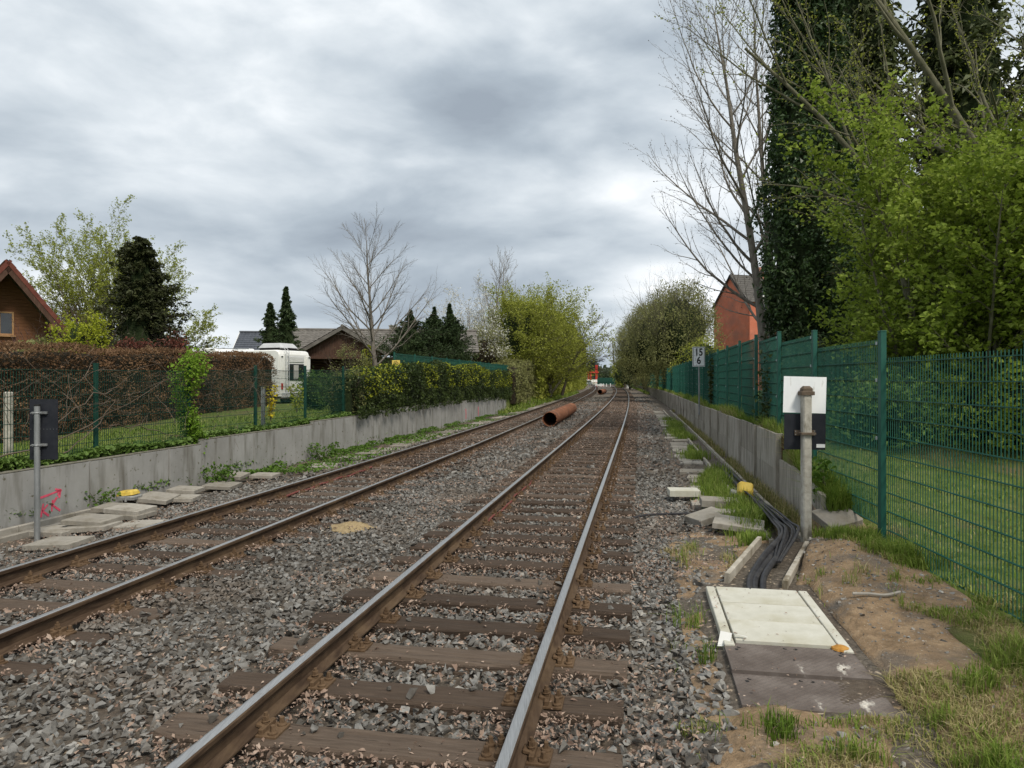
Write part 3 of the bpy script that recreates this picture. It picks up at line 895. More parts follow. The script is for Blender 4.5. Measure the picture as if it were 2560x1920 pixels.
# ------------------------------------------------------------------ weathered post-and-panel wall
def wall_right():
    root = empty('retaining_wall', place(11.5, UW_R, -.2), 'weathered concrete wall of slotted posts and stacked panels below the green fence', 'wall')
    inv = root.location
    step = 2.2 / math.sqrt(1 + .18 ** 2)
    d = 11.45; i = 0
    while d < 165:
        top = .92 - .006 * min(d - 11.5, 15) + R.normal(0, .008)
        if d > 60: top = .82 - .003 * (d - 60)
        zb = -.25
        a = place(d, UW_R); b2 = place(d + step, UW_R)
        t = (b2 - a).normalized(); nrm = Vector((t.y, -t.x, 0)); L = (b2 - a).length
        mb = MB(); mb.prism([(-.055, -.03), (.055, -.03), (.055, .09), (-.055, .09)], a - inv + Vector((0, 0, zb)), t, nrm, Vector((0, 0, 1)), top - zb + .015 + R.normal(0, .01))
        mb.build('post', X['conc_r'], root)
        hh = (top - zb) / 2
        if d < 60:
            for k in range(2):
                mb = MB()
                off = R.normal(0, .006)
                mb.prism([(.06, 0), (L - .06, 0), (L - .06, hh - .008), (L - .075, hh - .003), (.075, hh - .003), (.06, hh - .008)], a - inv + nrm * (.012 + off) + Vector((0, 0, zb + k * hh)), t, Vector((0, 0, 1)), nrm, .05)
                mb.build('panel', X['conc_r'], root)
        else:
            mb = MB(); mb.prism([(.06, 0), (L - .06, 0), (L - .06, 2 * hh - .005), (.06, 2 * hh - .005)], a - inv + nrm * .012 + Vector((0, 0, zb)), t, Vector((0, 0, 1)), nrm, .05)
            mb.build('panel', X['conc_r'], root)
        d += step
    # low end piece stepping down towards the sign
    a, b2 = place(8.75, UW_R + .02), place(11.38, UW_R + .02)
    t = (b2 - a).normalized(); nrm = Vector((t.y, -t.x, 0)); L = (b2 - a).length
    mb = MB(); mb.prism([(0, -.3), (L, -.3), (L, .52), (L * .6, .5), (L * .3, .44), (0, .38)], a - inv, t, Vector((0, 0, 1)), nrm, .06)
    o = mb.build('end_panel', X['conc_r'], root); o['label'] = 'low brownish end panel of the wall'
    mb = MB(); mb.prism([(0, .52), (0.34, .52), (0.34, .90), (0, .90)], place(11.36, UW_R + .05) - inv, nrm, Vector((0, 0, 1)), t * -1, .05)
    o = mb.build('end_board', X['browntim'], root); o['label'] = 'dark brown timber board closing the wall end'
wall_right()

# ------------------------------------------------------------------ double-wire fences
def wire_panel(L, H, pitch=.05, row=.2, r=.003, spikes=.03):
    b = MB()
    n = int(L / pitch)
    for i in range(n + 1):
        x = (L - n * pitch) / 2 + i * pitch
        b.box((x, 0, (H + spikes) / 2), (2 * r, 2 * r, H + spikes))
    k = int(H / row + .01)
    for j in range(k + 1):
        for s in (-1, 1):
            b.box((L / 2, s * (r + .004), j * row + .012), (L, .008, .008))
    return b
def post_mesh(H, w=.06, dpt=.045):
    b = MB(); b.box((0, 0, H / 2), (w, dpt, H), bev=.004)
    b.box((0, 0, H + .006), (w + .006, dpt + .006, .012), bev=.003)
    return b
def fence_right():
    root = empty('mesh_fence', place(7.66, 4.0, 0), 'green double wire mesh fence with square posts above the weathered wall', 'fence')
    inv = root.location
    # stations of the posts and panel levels
    st = [(2.7, 4.5), (5.18, 4.24), (7.66, 4.0), (10.05, 3.86), (12.4, 3.82)]
    d = 12.4
    while d < 160:
        d += 2.45; st.append((d, 3.82))
    tops = [2.0, 2.0, 2.21, 2.41, 2.55, 2.65]
    H = 2.03
    cache = {}
    pm = {}
    for i in range(len(st) - 1):
        (d0, u0), (d1, u1) = st[i], st[i + 1]
        a, b2 = place(d0, u0), place(d1, u1)
        t = (b2 - a); L = t.length; rz = math.atan2(t.y, t.x)
        top = tops[i] if i < len(tops) else 2.66 - .0012 * (d0 - 15) - (0 if d0 < 70 else .004 * (d0 - 70))
        fine = d0 < 40
        key = (round(L, 2), fine)
        if key not in cache:
            cache[key] = (wire_panel(L - .05, H) if fine else wire_panel(L - .05, H, pitch=.1, row=.4, r=.006)).mesh('wire_mesh', X['green'])
        o = link('wire_mesh', cache[key], root, a - inv + t.normalized() * .025 + Vector((0, 0, top - H)), (0, 0, rz))
        o['kind'] = 'stuff'
        ptop = max(top, tops[i - 1] if 0 < i <= len(tops) else top) + (.07 if i != 2 else .10)
        zb = min(top, 9) - H - .35
        w = .09 if i < 6 else .075
        hk = round(ptop - zb, 1)
        if (hk, w) not in pm: pm[(hk, w)] = post_mesh(hk, w, .06).mesh('post', X['green'])
        p = link('post', pm[(hk, w)], root, a - inv - Vector((math.sin(rz) * -1, math.cos(rz), 0)) * -.0 + Vector((math.sin(rz), -math.cos(rz), 0)) * -.045 + Vector((0, 0, ptop - hk)), (0, 0, rz))
        if 1 < i < 16:
            for zz in (top - .02, top - .42, top - 1.05):
                mb = MB(); mb.box((.06, .034, zz - ptop + hk), (.035, .012, .035), bev=.003)
                mb.build('clip', X['clip'], p)
fence_right()

def fence_left():
    root = empty('mesh_fence', place(12, UW_L - .28, .5), 'low dark green wire mesh fence on top of the smooth grey wall', 'fence')
    inv = root.location
    uf = -7.65
    ds = [7.05 + 0 * 2.46, 9.54, 12.0, 14.48, 16.98, 19.5, 22.0, 24.5]
    H = 1.43
    W = None; pm = post_mesh(1.62, .075, .05).mesh('post', X['dgreen'])
    for i in range(len(ds)):
        a = place(ds[i], uf)
        zt = float(np.interp(ds[i], [7, 12, 22, 27], [1.98, 2.0, 2.13, 2.16]))
        b2 = place(ds[min(i + 1, len(ds) - 1)], uf)
        rz = math.atan2((b2 - a).y, (b2 - a).x) if i < len(ds) - 1 else rz
        link('post', pm, root, a - inv + Vector((0, 0, zt - 1.56)), (0, 0, rz))
        if i < len(ds) - 1:
            L = (b2 - a).length
            if W is None: W = wire_panel(L - .05, H, r=.0028, spikes=0).mesh('wire_mesh', X['dgreen'])
            o = link('wire_mesh', W, root, a - inv + (b2 - a).normalized() * .03 + Vector((0, 0, zt - .03 - H)), (0, 0, rz)); o['kind'] = 'stuff'
    # taller screen behind the ivy
    root2 = empty('screen_fence', place(27, -7.7, .6), 'tall green mesh screen fence rising behind the ivy hedge', 'fence')
    inv = root2.location
    d = 26.9; W = None; pm = post_mesh(2.35, .075, .05).mesh('post', X['green'])
    while d < 50:
        a, b2 = place(d, -7.75), place(d + 2.46, -7.75)
        rz = math.atan2((b2 - a).y, (b2 - a).x)
        link('post', pm, root2, a - inv + Vector((0, 0, 2.82 - 2.35)), (0, 0, rz))
        if W is None: W = wire_panel((b2 - a).length - .05, 2.03, r=.004).mesh('wire_mesh', X['green'])
        o = link('wire_mesh', W, root2, a - inv + Vector((0, 0, .73)), (0, 0, rz)); o['kind'] = 'stuff'
        d += 2.46
fence_left()
# ------------------------------------------------------------------ signs
def sign_left():
    d = 9.48; p = Vector((-6.33, d, -.36))
    root = empty('sign', p, 'dark board seen from behind on a galvanised pole by the grey wall', 'sign', rz=.05)
    b = MB(); b.cyl((0, 0, 0), .0365, 1.80, 18); b.build('pole', X['galv'], root, smooth=True)
    b = MB(); b.cyl((0, 0, 1.8005), .0375, .025, 18); b.build('cap', X['black'], root)
    bd = MB(); bd.box((.045, .07, 1.485), (.37, .005, .81)); o = bd.build('board', X['board_dk'], root)
    bl = MB()
    for k in range(9): bl.cyl((-.12 + k * .042, .0665, 1.49), .004, .004, 6, M=RX(PI / 2))
    bl.build('rivets', X['galv'], o)['kind'] = 'stuff'
    for zz in (1.71, 1.28):
        c = MB()
        c.tube([(.0395 * math.cos(a), .0395 * math.sin(a), zz) for a in np.linspace(0, 2 * PI, 19)], .008, 6)
        for s in (-1, 1):
            c.box((s * .05, -.01, zz), (.03, .012, .03), bev=.002)
            c.cyl((s * .058, -.02, zz), .009, .018, 6, M=RX(PI / 2))
        c.box((0.05, .05, zz), (.10, .035, .03), bev=.003)
        c.build('clamp', X['galv'], root)
sign_left()

def sign_right():
    root = empty('sign', (3.46, 8.36, -.05), 'white board above a black board on a lichened concrete post beside the green fence', 'sign', rz=-.06)
    b = MB(); b.prism([(-.05, -.035), (-.035, -.05), (.035, -.05), (.05, -.035), (.05, .05), (-.05, .05)], (0, 0, -.3), (1, 0, 0), (0, 1, 0), (0, 0, 1), 1.96)
    b.build('post', X['post_c'], root)
    b = MB(); b.box((0, 0, 1.66 + .04), (.11, .11, .08)); b.box((0, 0, 1.755), (.11, .11, .03), top=(.55, .55)); b.box((0, .0, 1.685), (.155, .125, .045), bev=.004)
    b.build('post_cap', X['brown'], root)
    w = MB(); w.box((0, 0, 0), (.495, .004, .43)); o = w.build('white_board', X['white'], root, (.005, .068, 1.665), (0, math.radians(1.5), 0))
    k = MB(); k.box((0, 0, 0), (.48, .004, .425)); o = k.build('black_board', X['board_dk'], root, (.005, .066, 1.228), (0, math.radians(.6), 0))
    s = MB(); s.box((.185, -.0045, -.165), (.10, .002, .042)); s.build('sticker', X['paper'], o)
    c = MB(); c.box((0, -.012, 1.215), (.17, .14, .024), bev=.003); c.box((0, .052, 1.215), (.24, .012, .065), bev=.003)
    c.build('bracket', X['brown'], root)
    c = MB()
    for x in (-.11, .11):
        for zz in (1.195, 1.235): c.cyl((x, .045, zz), .006, .006, 6, M=RX(PI / 2))
    c.build('bolts', X['galv'], root)['kind'] = 'stuff'
sign_right()

def text_mesh(name, s, size, m, ext=.002, sx=1.0):
    cu = bpy.data.curves.new(name, 'FONT')
    cu.body = s; cu.size = size; cu.align_x = 'CENTER'; cu.align_y = 'CENTER'; cu.extrude = ext; cu.offset = size * .025
    o = bpy.data.objects.new(name, cu)
    COL.objects.link(o)
    bpy.context.view_layer.update()
    me = bpy.data.meshes.new_from_object(o.evaluated_get(bpy.context.evaluated_depsgraph_get()))
    bpy.data.objects.remove(o)
    me.materials.clear(); me.materials.append(m)
    for v in me.vertices: v.co.x *= sx
    return me
def sign_km():
    p = at(1748, 1003, 26); p.z = .7
    root = empty('kilometre_sign', p, 'white kilometre board reading 15 over 6 on a thin grey pole above the weathered wall', 'sign', rz=-.10)
    H = 1.62
    b = MB(); b.tube([(0, 0, -.2), (.0, 0, 1.0), (-.01, 0, H)], [.03, .03, .026], 12); b.build('pole', X['galv'], root, smooth=True)
    b = MB(); b.box((-.02, -.03, H + .30), (.44, .025, .72), bev=.006)
    bd = b.build('board', X['white'], root)
    f = MB()
    for (cx, cz, w, h) in ((0, .335, .40, .014), (0, -.335, .40, .014), (-.194, 0, .014, .66), (.194, 0, .014, .66)):
        f.box((-.02 + cx, -.0445, H + .30 + cz), (w, .003, h))
    f.build('black_border', X['black'], bd)
    for s, zz in (('15', .155), ('6', -.145)):
        link('digits', text_mesh('digits', s, .37, X['black'], .002, .80), bd, (-.02, -.046, H + .30 + zz), (PI / 2, 0, 0))
    w = MB()
    for k in range(26):
        w.box((-.02 + R.uniform(-.17, .17), -.0435, H + .3 + R.uniform(-.3, .3)), (R.uniform(.006, .02), .002, R.uniform(.006, .03)), RY(R.uniform(0, 3)))
    w.build('paint_chips', X['black'], bd)['kind'] = 'stuff'
sign_km()

def sign_yellow():
    c = at(990, 907.5, 26.75)
    b = MB(); b.box((0, 0, 0), (.31, .012, .21), bev=.003)
    o = b.build('warning_sign', X['signyel'], None, c, (0, 0, heading(26)))
    setp(o, 'small yellow notice with black lines of text fixed above the ivy hedge', 'sign')
    t = MB()
    for k, (w, zz) in enumerate(((.13, .06), (.20, .025), (.22, -.012), (.15, -.05))):
        x = -w / 2
        while x < w / 2 - .02:
            l = R.uniform(.02, .05); t.box((x + l / 2, -.0075, zz), (l, .002, .018)); x += l + .012
    t.build('lettering', X['black'], o)['kind'] = 'stuff'
sign_yellow()

# ------------------------------------------------------------------ cable duct with covers
def duct():
    h = heading(5.2)
    base = place(5.1, 2.42, -.125)
    M = Matrix.Rotation(h, 4, 'Z')
    W = .86
    # frame of the pit
    root = empty('cable_pit', base, 'pale concrete cable pit frame set in the soil beside the track', 'cable pit', rz=h)
    L0, L1 = -1.13, 1.36      # local y ends
    for s in (-1, 1):
        b = MB(); b.box((s * (W / 2 - .03), (L1 - .06) / 2 + .0, -.03), (.075, L1 + .08, .115), bev=.006)
        b.build('side_beam', X['slab_w'], root)
    b = MB(); b.box((0, L1 - .0, -.04), (W - .14, .07, .10), bev=.005); b.build('end_beam', X['slab_w'], root)
    # three cover slabs
    w = .452
    for k in range(3):
        sl = MB(); sl.box((0, 0, 0), (W - .15 - .014, w - .014, .05), bev=.004)
        o = sl.build('cover_slab', X['slab_w'], None, base + M @ Vector((R.normal(0, .003), .004 + (k + .5) * w, .008 + R.normal(0, .0015))), (R.normal(0, .002), R.normal(0, .003), h + R.normal(0, .003)))
        setp(o, ['pale concrete cover slab butting against the worn steel tread plate', 'pale concrete cover slab lying between two other cover slabs', 'pale concrete cover slab at the open trough where the black cables enter'][k], 'cover slab', 'cover slabs on the cable pit')
    # two tread plates with raised lozenge pattern
    for k in range(2):
        pl = MB(); pw, pd = W + .015, .49
        pl.box((0, 0, 0), (pw, pd, .03), bev=.003)
        nx, ny = 34, 18
        for i in range(nx):
            for j in range(ny):
                x = -pw / 2 + .03 + (pw - .06) * i / (nx - 1); y = -pd / 2 + .03 + (pd - .06) * j / (ny - 1)
                if (i + j) % 2: continue
                z = .015
                pl.add([(x - .019, y - .006, z), (x + .017, y - .008, z), (x + .019, y + .006, z), (x - .017, y + .008, z), (x, y, z + .007)], [(0, 1, 4), (1, 2, 4), (2, 3, 4), (3, 0, 4)])
        o = pl.build('tread_plate', X['plate'], None, base + M @ Vector((.0, -.25 - k * .497, -.002 - .018 * k)), (math.radians(-.3 - k * 1.2), 0, h - .01 * k))
        setp(o, ['brown steel tread plate splashed with white, butting against the pale cover slabs', 'brown steel tread plate half sunk in the grass edge'][k], 'tread plate', 'steel tread plates on the cable pit')
        hb = MB()
        for (x, y) in ((-.36, .12), (-.34, .16), (.33, .12), (.35, .16), (-.02, .19), (.05, .19)):
            hb.cyl((x, y, .0155), .014, .002, 8)
        hb.build('lifting_holes', X['black'], o)['kind'] = 'stuff'
    # folded scrap of sheet at the corner and a yellow foam blob
    s = MB(); s.add([(-.06, -.03, -.03), (.02, -.05, -.02), (.05, .03, .05), (-.03, .05, .055), (.16, .02, .03), (.15, .05, .028)], [(0, 1, 2, 3), (2, 4, 5, 3)])
    o = s.build('sheet_scrap', X['offwhite'], None, base + M @ Vector((-.42, .0, .02)), (0, 0, h)); setp(o, 'crumpled pale scrap of sheet at the corner of the cover slabs', 'scrap')
    f = MB(); f.cyl((0, 0, -.004), .062, .012, 9, .055); f.cyl((.005, 0, .008), .055, .014, 9, .02); o = f.build('foam_lump', X['foam'], None, base + M @ Vector((.36, -.01, .022)), (0, 0, h)); setp(o, 'orange yellow lump of foam on the slab edge by the tread plate', 'foam lump')
duct()

def trough(name, pts, label, w=.52, hgt=.20, wt=.05, z=-.12, lid=False, width_out=True, mats='trough', seg=.98):
    root = empty(name, Vector((pts[0][0], pts[0][1], z - hgt)), label, 'cable trough')
    inv = root.location
    for i in range(len(pts) - 1):
        a, b = Vector((*pts[i], 0)), Vector((*pts[i + 1], 0))
        t = (b - a).normalized(); n = Vector((t.y, -t.x, 0)); L = (b - a).length
        k = max(1, round(L / seg)); l = L / k
        for j in range(k):
            o0 = a + t * (j * l + .003) + Vector((0, 0, z)) - inv + Vector((0, 0, R.normal(0, .004)))
            sides = (-1, 1)
            for s in sides:
                q = s * w / 2
                poly = [(q - wt / 2, -hgt), (q - wt / 2, -.006), (q - wt / 2 + .006, 0), (q + wt / 2 - .006, 0), (q + wt / 2, -.006), (q + wt / 2, -hgt)]
                m = MB(); m.prism(poly, o0, n, Vector((0, 0, 1)), t, l - .008); m.build('trough_side', X[mats], root)
            m = MB(); m.prism([(-w / 2 + wt / 2 + .001, -hgt), (-w / 2 + wt / 2 + .001, -hgt + .03), (w / 2 - wt / 2 - .001, -hgt + .03), (w / 2 - wt / 2 - .001, -hgt)], o0, n, Vector((0, 0, 1)), t, l - .006)
            m.build('trough_floor', X[mats], root)
    return root
# open trough leading from the pit to the wall and the long one along the wall foot
pA = place(6.66, 2.45); pB = place(8.25, 3.02)
trough('cable_trough', [(pA.x, pA.y), (pB.x, pB.y)], 'short open concrete trough full of black cables behind the pale slabs', w=.52, z=-.055, hgt=.22)
P_ = [place(d, 3.12) for d in (8.35, 12, 16, 20, 26, 34, 44)]
trough('cable_trough', [(p.x, p.y) for p in P_], 'long concrete cable trough along the foot of the weathered wall', w=.40, z=-.10, hgt=.18, wt=.055)

# cables
def duct_cables():
    base = [place(6.3, 2.40, -.18), place(6.75, 2.47, -.12), place(7.4, 2.72, -.06), place(7.9, 2.98, .02), place(8.6, 3.08, .0), place(9.6, 3.12, -.06), place(11.5, 3.12, -.10), place(15, 3.12, -.14)]
    labs = ['thick black cable curving out of the pit, touching the soil side of the trough', 'thick black cable in the middle of the open trough', 'thick black cable lying against the track side of the open trough']
    offs = [(.10, .03, .030), (.0, .0, .038), (-.07, .05, .032)]
    for k, (ox, oz, r) in enumerate(offs):
        ox *= .8
        pts = smooth_path([p + Vector((ox + R.normal(0, .015), 0, oz + R.normal(0, .012))) for p in base], 7)
        cable_obj('cable', pts, r, X['cable'], labs[k], 'cable', 'black cables in the trough', 9)
    labs = ['thin black cable looped over the thick ones against the wall', 'thin black cable arching over the bundle beside the yellow box', 'thin grey cable lying on the track side of the bundle', 'slack thin cable hanging over the trough edge']
    for k in range(4):
        ox = -.11 + .07 * k
        pts = smooth_path([place(7.2, 2.75 + ox * .3, -.05), place(7.9, 3.02 + ox, .09 + .03 * (k % 2)), place(8.6, 3.08 + ox, .07), place(9.6, 3.08 + ox * .7, .06), place(10.8, 3.05 + ox * .5, .07 - .03 * k), place(11.6, 2.95 - .02 * k, .02)], 7)
        cable_obj('thin_cable', pts, .012 + .004 * (k % 2), X['cable'], labs[k], 'cable', 'thin cables over the bundle', 6)
    pts = smooth_path([place(10.2, 1.28, -.19), place(10.25, 1.5, -.155), place(10.3, 1.9, -.15), place(10.35, 2.3, -.14), place(10.5, 2.75, -.08), place(10.6, 3.0, -.02)], 8)
    cable_obj('thin_cable', pts, .018, X['cable'], 'single black cable crossing the ballast from the sleepers to the yellow box', 'cable')
duct_cables()

# ------------------------------------------------------------------ loose slabs
def slab_obj(name, p, sx, sy, sz, rot, m, label, group=None, cat='concrete slab', chip=True):
    b = MB()
    c = .045 if chip else 0
    poly = [(-sx / 2, -sy / 2), (sx / 2 - c * R.random(), -sy / 2), (sx / 2, -sy / 2 + c * R.random()), (sx / 2, sy / 2), (-sx / 2 + c * R.random(), sy / 2), (-sx / 2, sy / 2 - c * R.random())]
    n = len(poly); e = .006
    ring = lambda s, z: [(x * s, y * s, z) for x, y in poly]
    vs = ring(1, -sz) + ring(1, -e) + ring(1 - 2 * e / max(sx, .3), 0)
    fs = [tuple(range(n - 1, -1, -1)), tuple(range(2 * n, 3 * n))]
    for k in (0, n):
        for i in range(n):
            j = (i + 1) % n; fs.append((k + i, k + j, k + n + j, k + n + i))
    b.add(vs, fs)
    o = b.build(name, m, None, p, rot)
    return setp(o, label, cat, group)
G1 = 'loose slabs along the grey wall'
LS = [  # d, X, z(top), sx, sy, yaw, tilt x, tilt y, label
    (8.98, -5.72, -.235, .62, .46, .15, .02, -.05, 'pale loose slab lying flat on dry leaves next to the galvanised sign pole foot'),
    (9.85, -6.28, -.27, .50, .46, .1, .0, .0, 'dark mossy slab half buried behind the galvanised sign pole'),
    (9.95, -5.88, -.235, .62, .44, .25, -.02, -.06, 'pale grooved slab at the bottom of the stack beside the sign pole'),
    (10.10, -5.95, -.165, .62, .46, .12, .03, .02, 'cracked slab with a broken corner lying on top of the grooved slab'),
    (11.25, -6.28, -.20, .50, .44, .2, .03, .03, 'slab behind the topmost one, just below the yellow marker box'),
    (10.82, -5.80, -.145, .56, .46, .1, .02, .05, 'topmost slab of the pile in front of the yellow marker box'),
    (10.78, -5.78, -.215, .56, .44, .02, .01, .02, 'slab wedged under the topmost slab before the yellow marker box'),
    (10.10, -5.28, -.245, .60, .46, .12, .02, -.05, 'lone slab on dry leaves close to the rail below the slab pile'),
    (12.2, -6.07, -.20, .52, .62, .35, .03, .12, 'slab tipped up towards the grey wall behind the yellow marker box'),
    (12.45, -5.80, -.25, .55, .46, .35, .0, .02, 'slab lying flat beneath the edge of the tipped slab'),
    (13.2, -6.05, -.22, .50, .52, .3, .0, .05, 'slab between two tufts of weeds along the grey wall'),
    (13.95, -5.68, -.25, .55, .65, .3, .0, .05, 'long pale slab past the weeds, lower of an overlapping pair'),
    (14.9, -5.85, -.18, .52, .62, .3, .02, .07, 'slab resting on its neighbour past the weeds by the grey wall'),
    (15.4, -5.35, -.25, .5, .5, .25, .0, .02, 'flat slab at the end of the overlapping pair'),
]
for (d, x, z, sx, sy, yaw, tx, ty, lab) in LS:
    slab_obj('concrete_slab', (x, d, z), sx, sy, .065, (tx, ty, heading(d) + yaw - .1), X['slab'], lab, G1)
# worn walkway slabs, part of the path beside each wall
def walkway(name, label, d0, d1, u, w, m, z, seed):
    r = np.random.default_rng(seed)
    root = empty(name, place(d0, u, z), label, 'walkway')
    inv = root.location
    d = d0
    while d < d1:
        l = .5
        if r.random() < .72:
            p = place(d, u + r.normal(0, .04), 0); zz = ground(d, u) + z + r.normal(0, .01)
            b = MB(); b.box((0, 0, -.03), (w, l - .03, .06), bev=.006)
            b.build('paving_slab', m, root, Vector((p.x, p.y, zz)) - inv, (r.normal(0, .02), r.normal(0, .02), heading(d) + r.normal(0, .05)))
        d += l
walkway('walkway', 'row of worn slabs overgrown with grass beside the cable trough', 11.2, 44, 2.55, .52, X['slab'], .016, 3)
walkway('walkway', 'row of sunken slabs along the foot of the smooth grey wall', 16.5, 47, -6.15, .55, X['slab'], .045, 4)
walkway('walkway', 'pale slabs of the path running on beyond the end of the grey wall', 48, 75, -6.0, .6, X['slab'], .06, 6)

RS = [
    ((2.86, 11.85, -.03), .50, .36, .10, (.0, .0, -.08), X['slab_w'], 'clean pale slab lying alone on the ballast'),
    ((2.69, 9.85, -.06), .50, .34, .09, (.05, -.18, -.05 + .5), X['slab'], 'small tilted slab leaning on the broken one'),
    ((2.92, 9.15, -.03), .62, .50, .07, (.05, .08, -.35), X['slab'], 'broad grass grown slab beside the open trough'),
    ((3.12, 10.7, .0), .55, .36, .10, (.03, .03, -.15), X['slab'], 'stained slab in front of the yellow junction box'),
    ((3.22, 10.0, -.05), .60, .30, .08, (.0, .0, -.1), X['slab'], 'dark slab behind the small tilted one'),
    ((3.93, 8.6, .16), .44, .40, .09, (.36, -.2, .2), X['slab'], 'broken slab leaning on the soil heap below the green fence'),
]
for (p, sx, sy, sz, rot, m, lab) in RS:
    slab_obj('concrete_slab', p, sx, sy, sz, rot, m, lab, 'loose slabs by the cable trough')

# ------------------------------------------------------------------ yellow boxes
def junction_box():
    p = place(11.15, 2.96, -.14)
    root = empty('junction_box', p, 'yellow capped junction box tilted beside the cable trough', 'junction box', rz=heading(11) - .15)
    b = MB(); b.box((-.06, 0, .05), (.30, .26, .10), bev=.015); b.box((-.13, -.02, .14), (.10, .16, .12), RY(.3), bev=.015); b.build('base', X['grey_cast'], root)
    M = RX(.75) @ RY(.22)
    b = MB(); b.box((.06, 0, .23), (.25, .26, .10), M, bev=.03, top=(.86, .86)); b.build('cover', X['yellow'], root)
    b = MB(); b.cyl((-.13, -.11, .13), .03, .02, 10, M=RX(PI / 2)); b.build('bolt', X['black'], root)
    b = MB(); b.tube(smooth_path([(-.2, -.05, .08), (-.3, -.08, .1), (-.33, 0, .04), (-.25, .06, -.02)]), .022, 8); b.build('cable_entry', X['cable'], root, smooth=True)
junction_box()
def marker_box():
    p = Vector((-6.40, 11.9, -.36))
    root = empty('marker_box', p, 'yellow lidded track box on a dark stand at the foot of the grey wall', 'track box', rz=heading(12) + .1)
    b = MB(); b.box((0, 0, .07), (.16, .14, .16), bev=.01); b.tube([(-.1, -.05, 0), (-.06, -.03, .15)], .02, 6); b.tube([(.1, -.05, 0), (.06, -.03, .15)], .02, 6); b.build('stand', X['core'], root)
    b = MB(); b.box((0, 0, .19), (.30, .25, .07), bev=.02, top=(1.05, 1.05)); b.build('tray', X['grey_cast'], root)
    b = MB(); b.box((0, 0, .265), (.30, .25, .075), RX(.0), bev=.025, top=(.9, .9)); b.build('lid', X['yellow'], root, rot=(0.0, -.10, 0))
    b = MB(); b.box((.02, -.137, .18), (.03, .02, .10), bev=.003); b.build('latch', X['grey_cast'], root)
marker_box()

# ------------------------------------------------------------------ pipes
def pipe(p0, p1, r, label):
    p0, p1 = Vector(p0), Vector(p1)
    t = p1 - p0; L = t.length
    n = 56
    prof = []
    teeth = .05
    vs, fs = [], []
    for (yy, rr, jag) in ((0, r, 1), (.12, r, 0), (L * .5, r, 0), (L, r, 1), (L, r - .022, 1), (L * .5, r - .022, 0), (.12, r - .022, 0), (0, r - .022, 1)):
        for k in range(n):
            a = 2 * PI * k / n
            j = (teeth * (k % 4 < 2) if jag else 0) * (1 if yy == 0 else -.3)
            vs.append((rr * math.cos(a), yy + j, rr * math.sin(a)))
    m = 8
    for i in range(m):
        i2 = (i + 1) % m
        for k in range(n):
            j = (k + 1) % n
            fs.append((i * n + k, i2 * n + k, i2 * n + j, i * n + j))
    b = MB().add(vs, fs)
    o = b.build('steel_pipe', X['pipe'], None, p0, (0, 0, math.atan2(t.y, t.x) - PI / 2), smooth=False)
    return setp(o, label, 'pipe')
pipe((1.62, 30.6, .07), (3.52, 42.2, .07), .32, 'long rust brown steel pipe with a toothed end lying between the tracks')
pipe((11.75, 95, .1), (13.2, 101.5, .1), .33, 'short rusty pipe lying between the tracks further along the line')

# sand heap, small odds and ends
def sand():
    n, mrad = 26, 7
    vs, fs = [(0, 0, .06)], []
    for i in range(1, mrad + 1):
        f = i / mrad
        for k in range(n):
            a = 2 * PI * k / n
            rr = f * (.30 + .05 * math.sin(3 * a) + .03 * math.sin(7 * a + 1))
            vs.append((rr * math.cos(a) * 1.05, rr * math.sin(a), .075 * (1 - f) ** 1.25 - .03 * f + R.normal(0, .006)))
    for k in range(n): fs.append((0, 1 + k, 1 + (k + 1) % n))
    for i in range(mrad - 1):
        for k in range(n):
            a, b = 1 + i * n + k, 1 + i * n + (k + 1) % n
            fs.append((a, a + n, b + n, b))
    o = MB().add(vs, fs).build('sand_heap', X['sand'], None, (-2.2, 9.79, -.222), smooth=True)
    setp(o, 'small heap of yellow sand on the ballast between the tracks', 'sand heap')
sand()
rv = rock_variants(4, 14, 33)
for k, (p, s, lab) in enumerate([((place(3.98, -.42, -.155)), .045, 'single angular stone lying on the nearest full sleeper between the rails'), ((place(5.28, -.05 - .42, -.15)), .03, 'small stone lying on a sleeper beside its split grain')]):
    V, F = rv[k]
    o = link('stray_stone', np_mesh('stray_stone', V * s, [F], X['stone'], np.full(len(V), .42)), None, p); setp(o, lab, 'stone')
b = MB(); b.tube(smooth_path([(-.2, .02, .02), (-.08, .0, .025), (.05, -.02, .02), (.2, .03, .03)]), [.013] * 25, 6)
o = b.build('stick', X['slab'], None, place(5.9, 3.33, .0 + float(top_z(5.9, 3.33)))); setp(o, 'pale broken stick lying on the bare soil', 'stick')
def soil_stones():
    n = 6500
    d = R.uniform(3.5, 9.3, n); u = R.uniform(1.9, 4.0, n)
    k = ~in_duct(d, u) & (R.random(n) < np.interp(d, [3.5, 5, 6, 9], [.1, .4, 1, .8]))
    d, u = d[k], u[k]; n = len(d)
    P = place_np(d, u, top_z(d, u))
    me = scatter_mesh('soil_pebbles', rock_variants(6, 8, 9), P, .005 + .026 * R.random(n) ** 4, R.uniform(0, 6, n), R.normal(0, .4, n), R.normal(0, .4, n), R.uniform(.3, 1, n), X['stone'])
    link('soil_pebbles', me)['kind'] = 'stuff'
soil_stones()

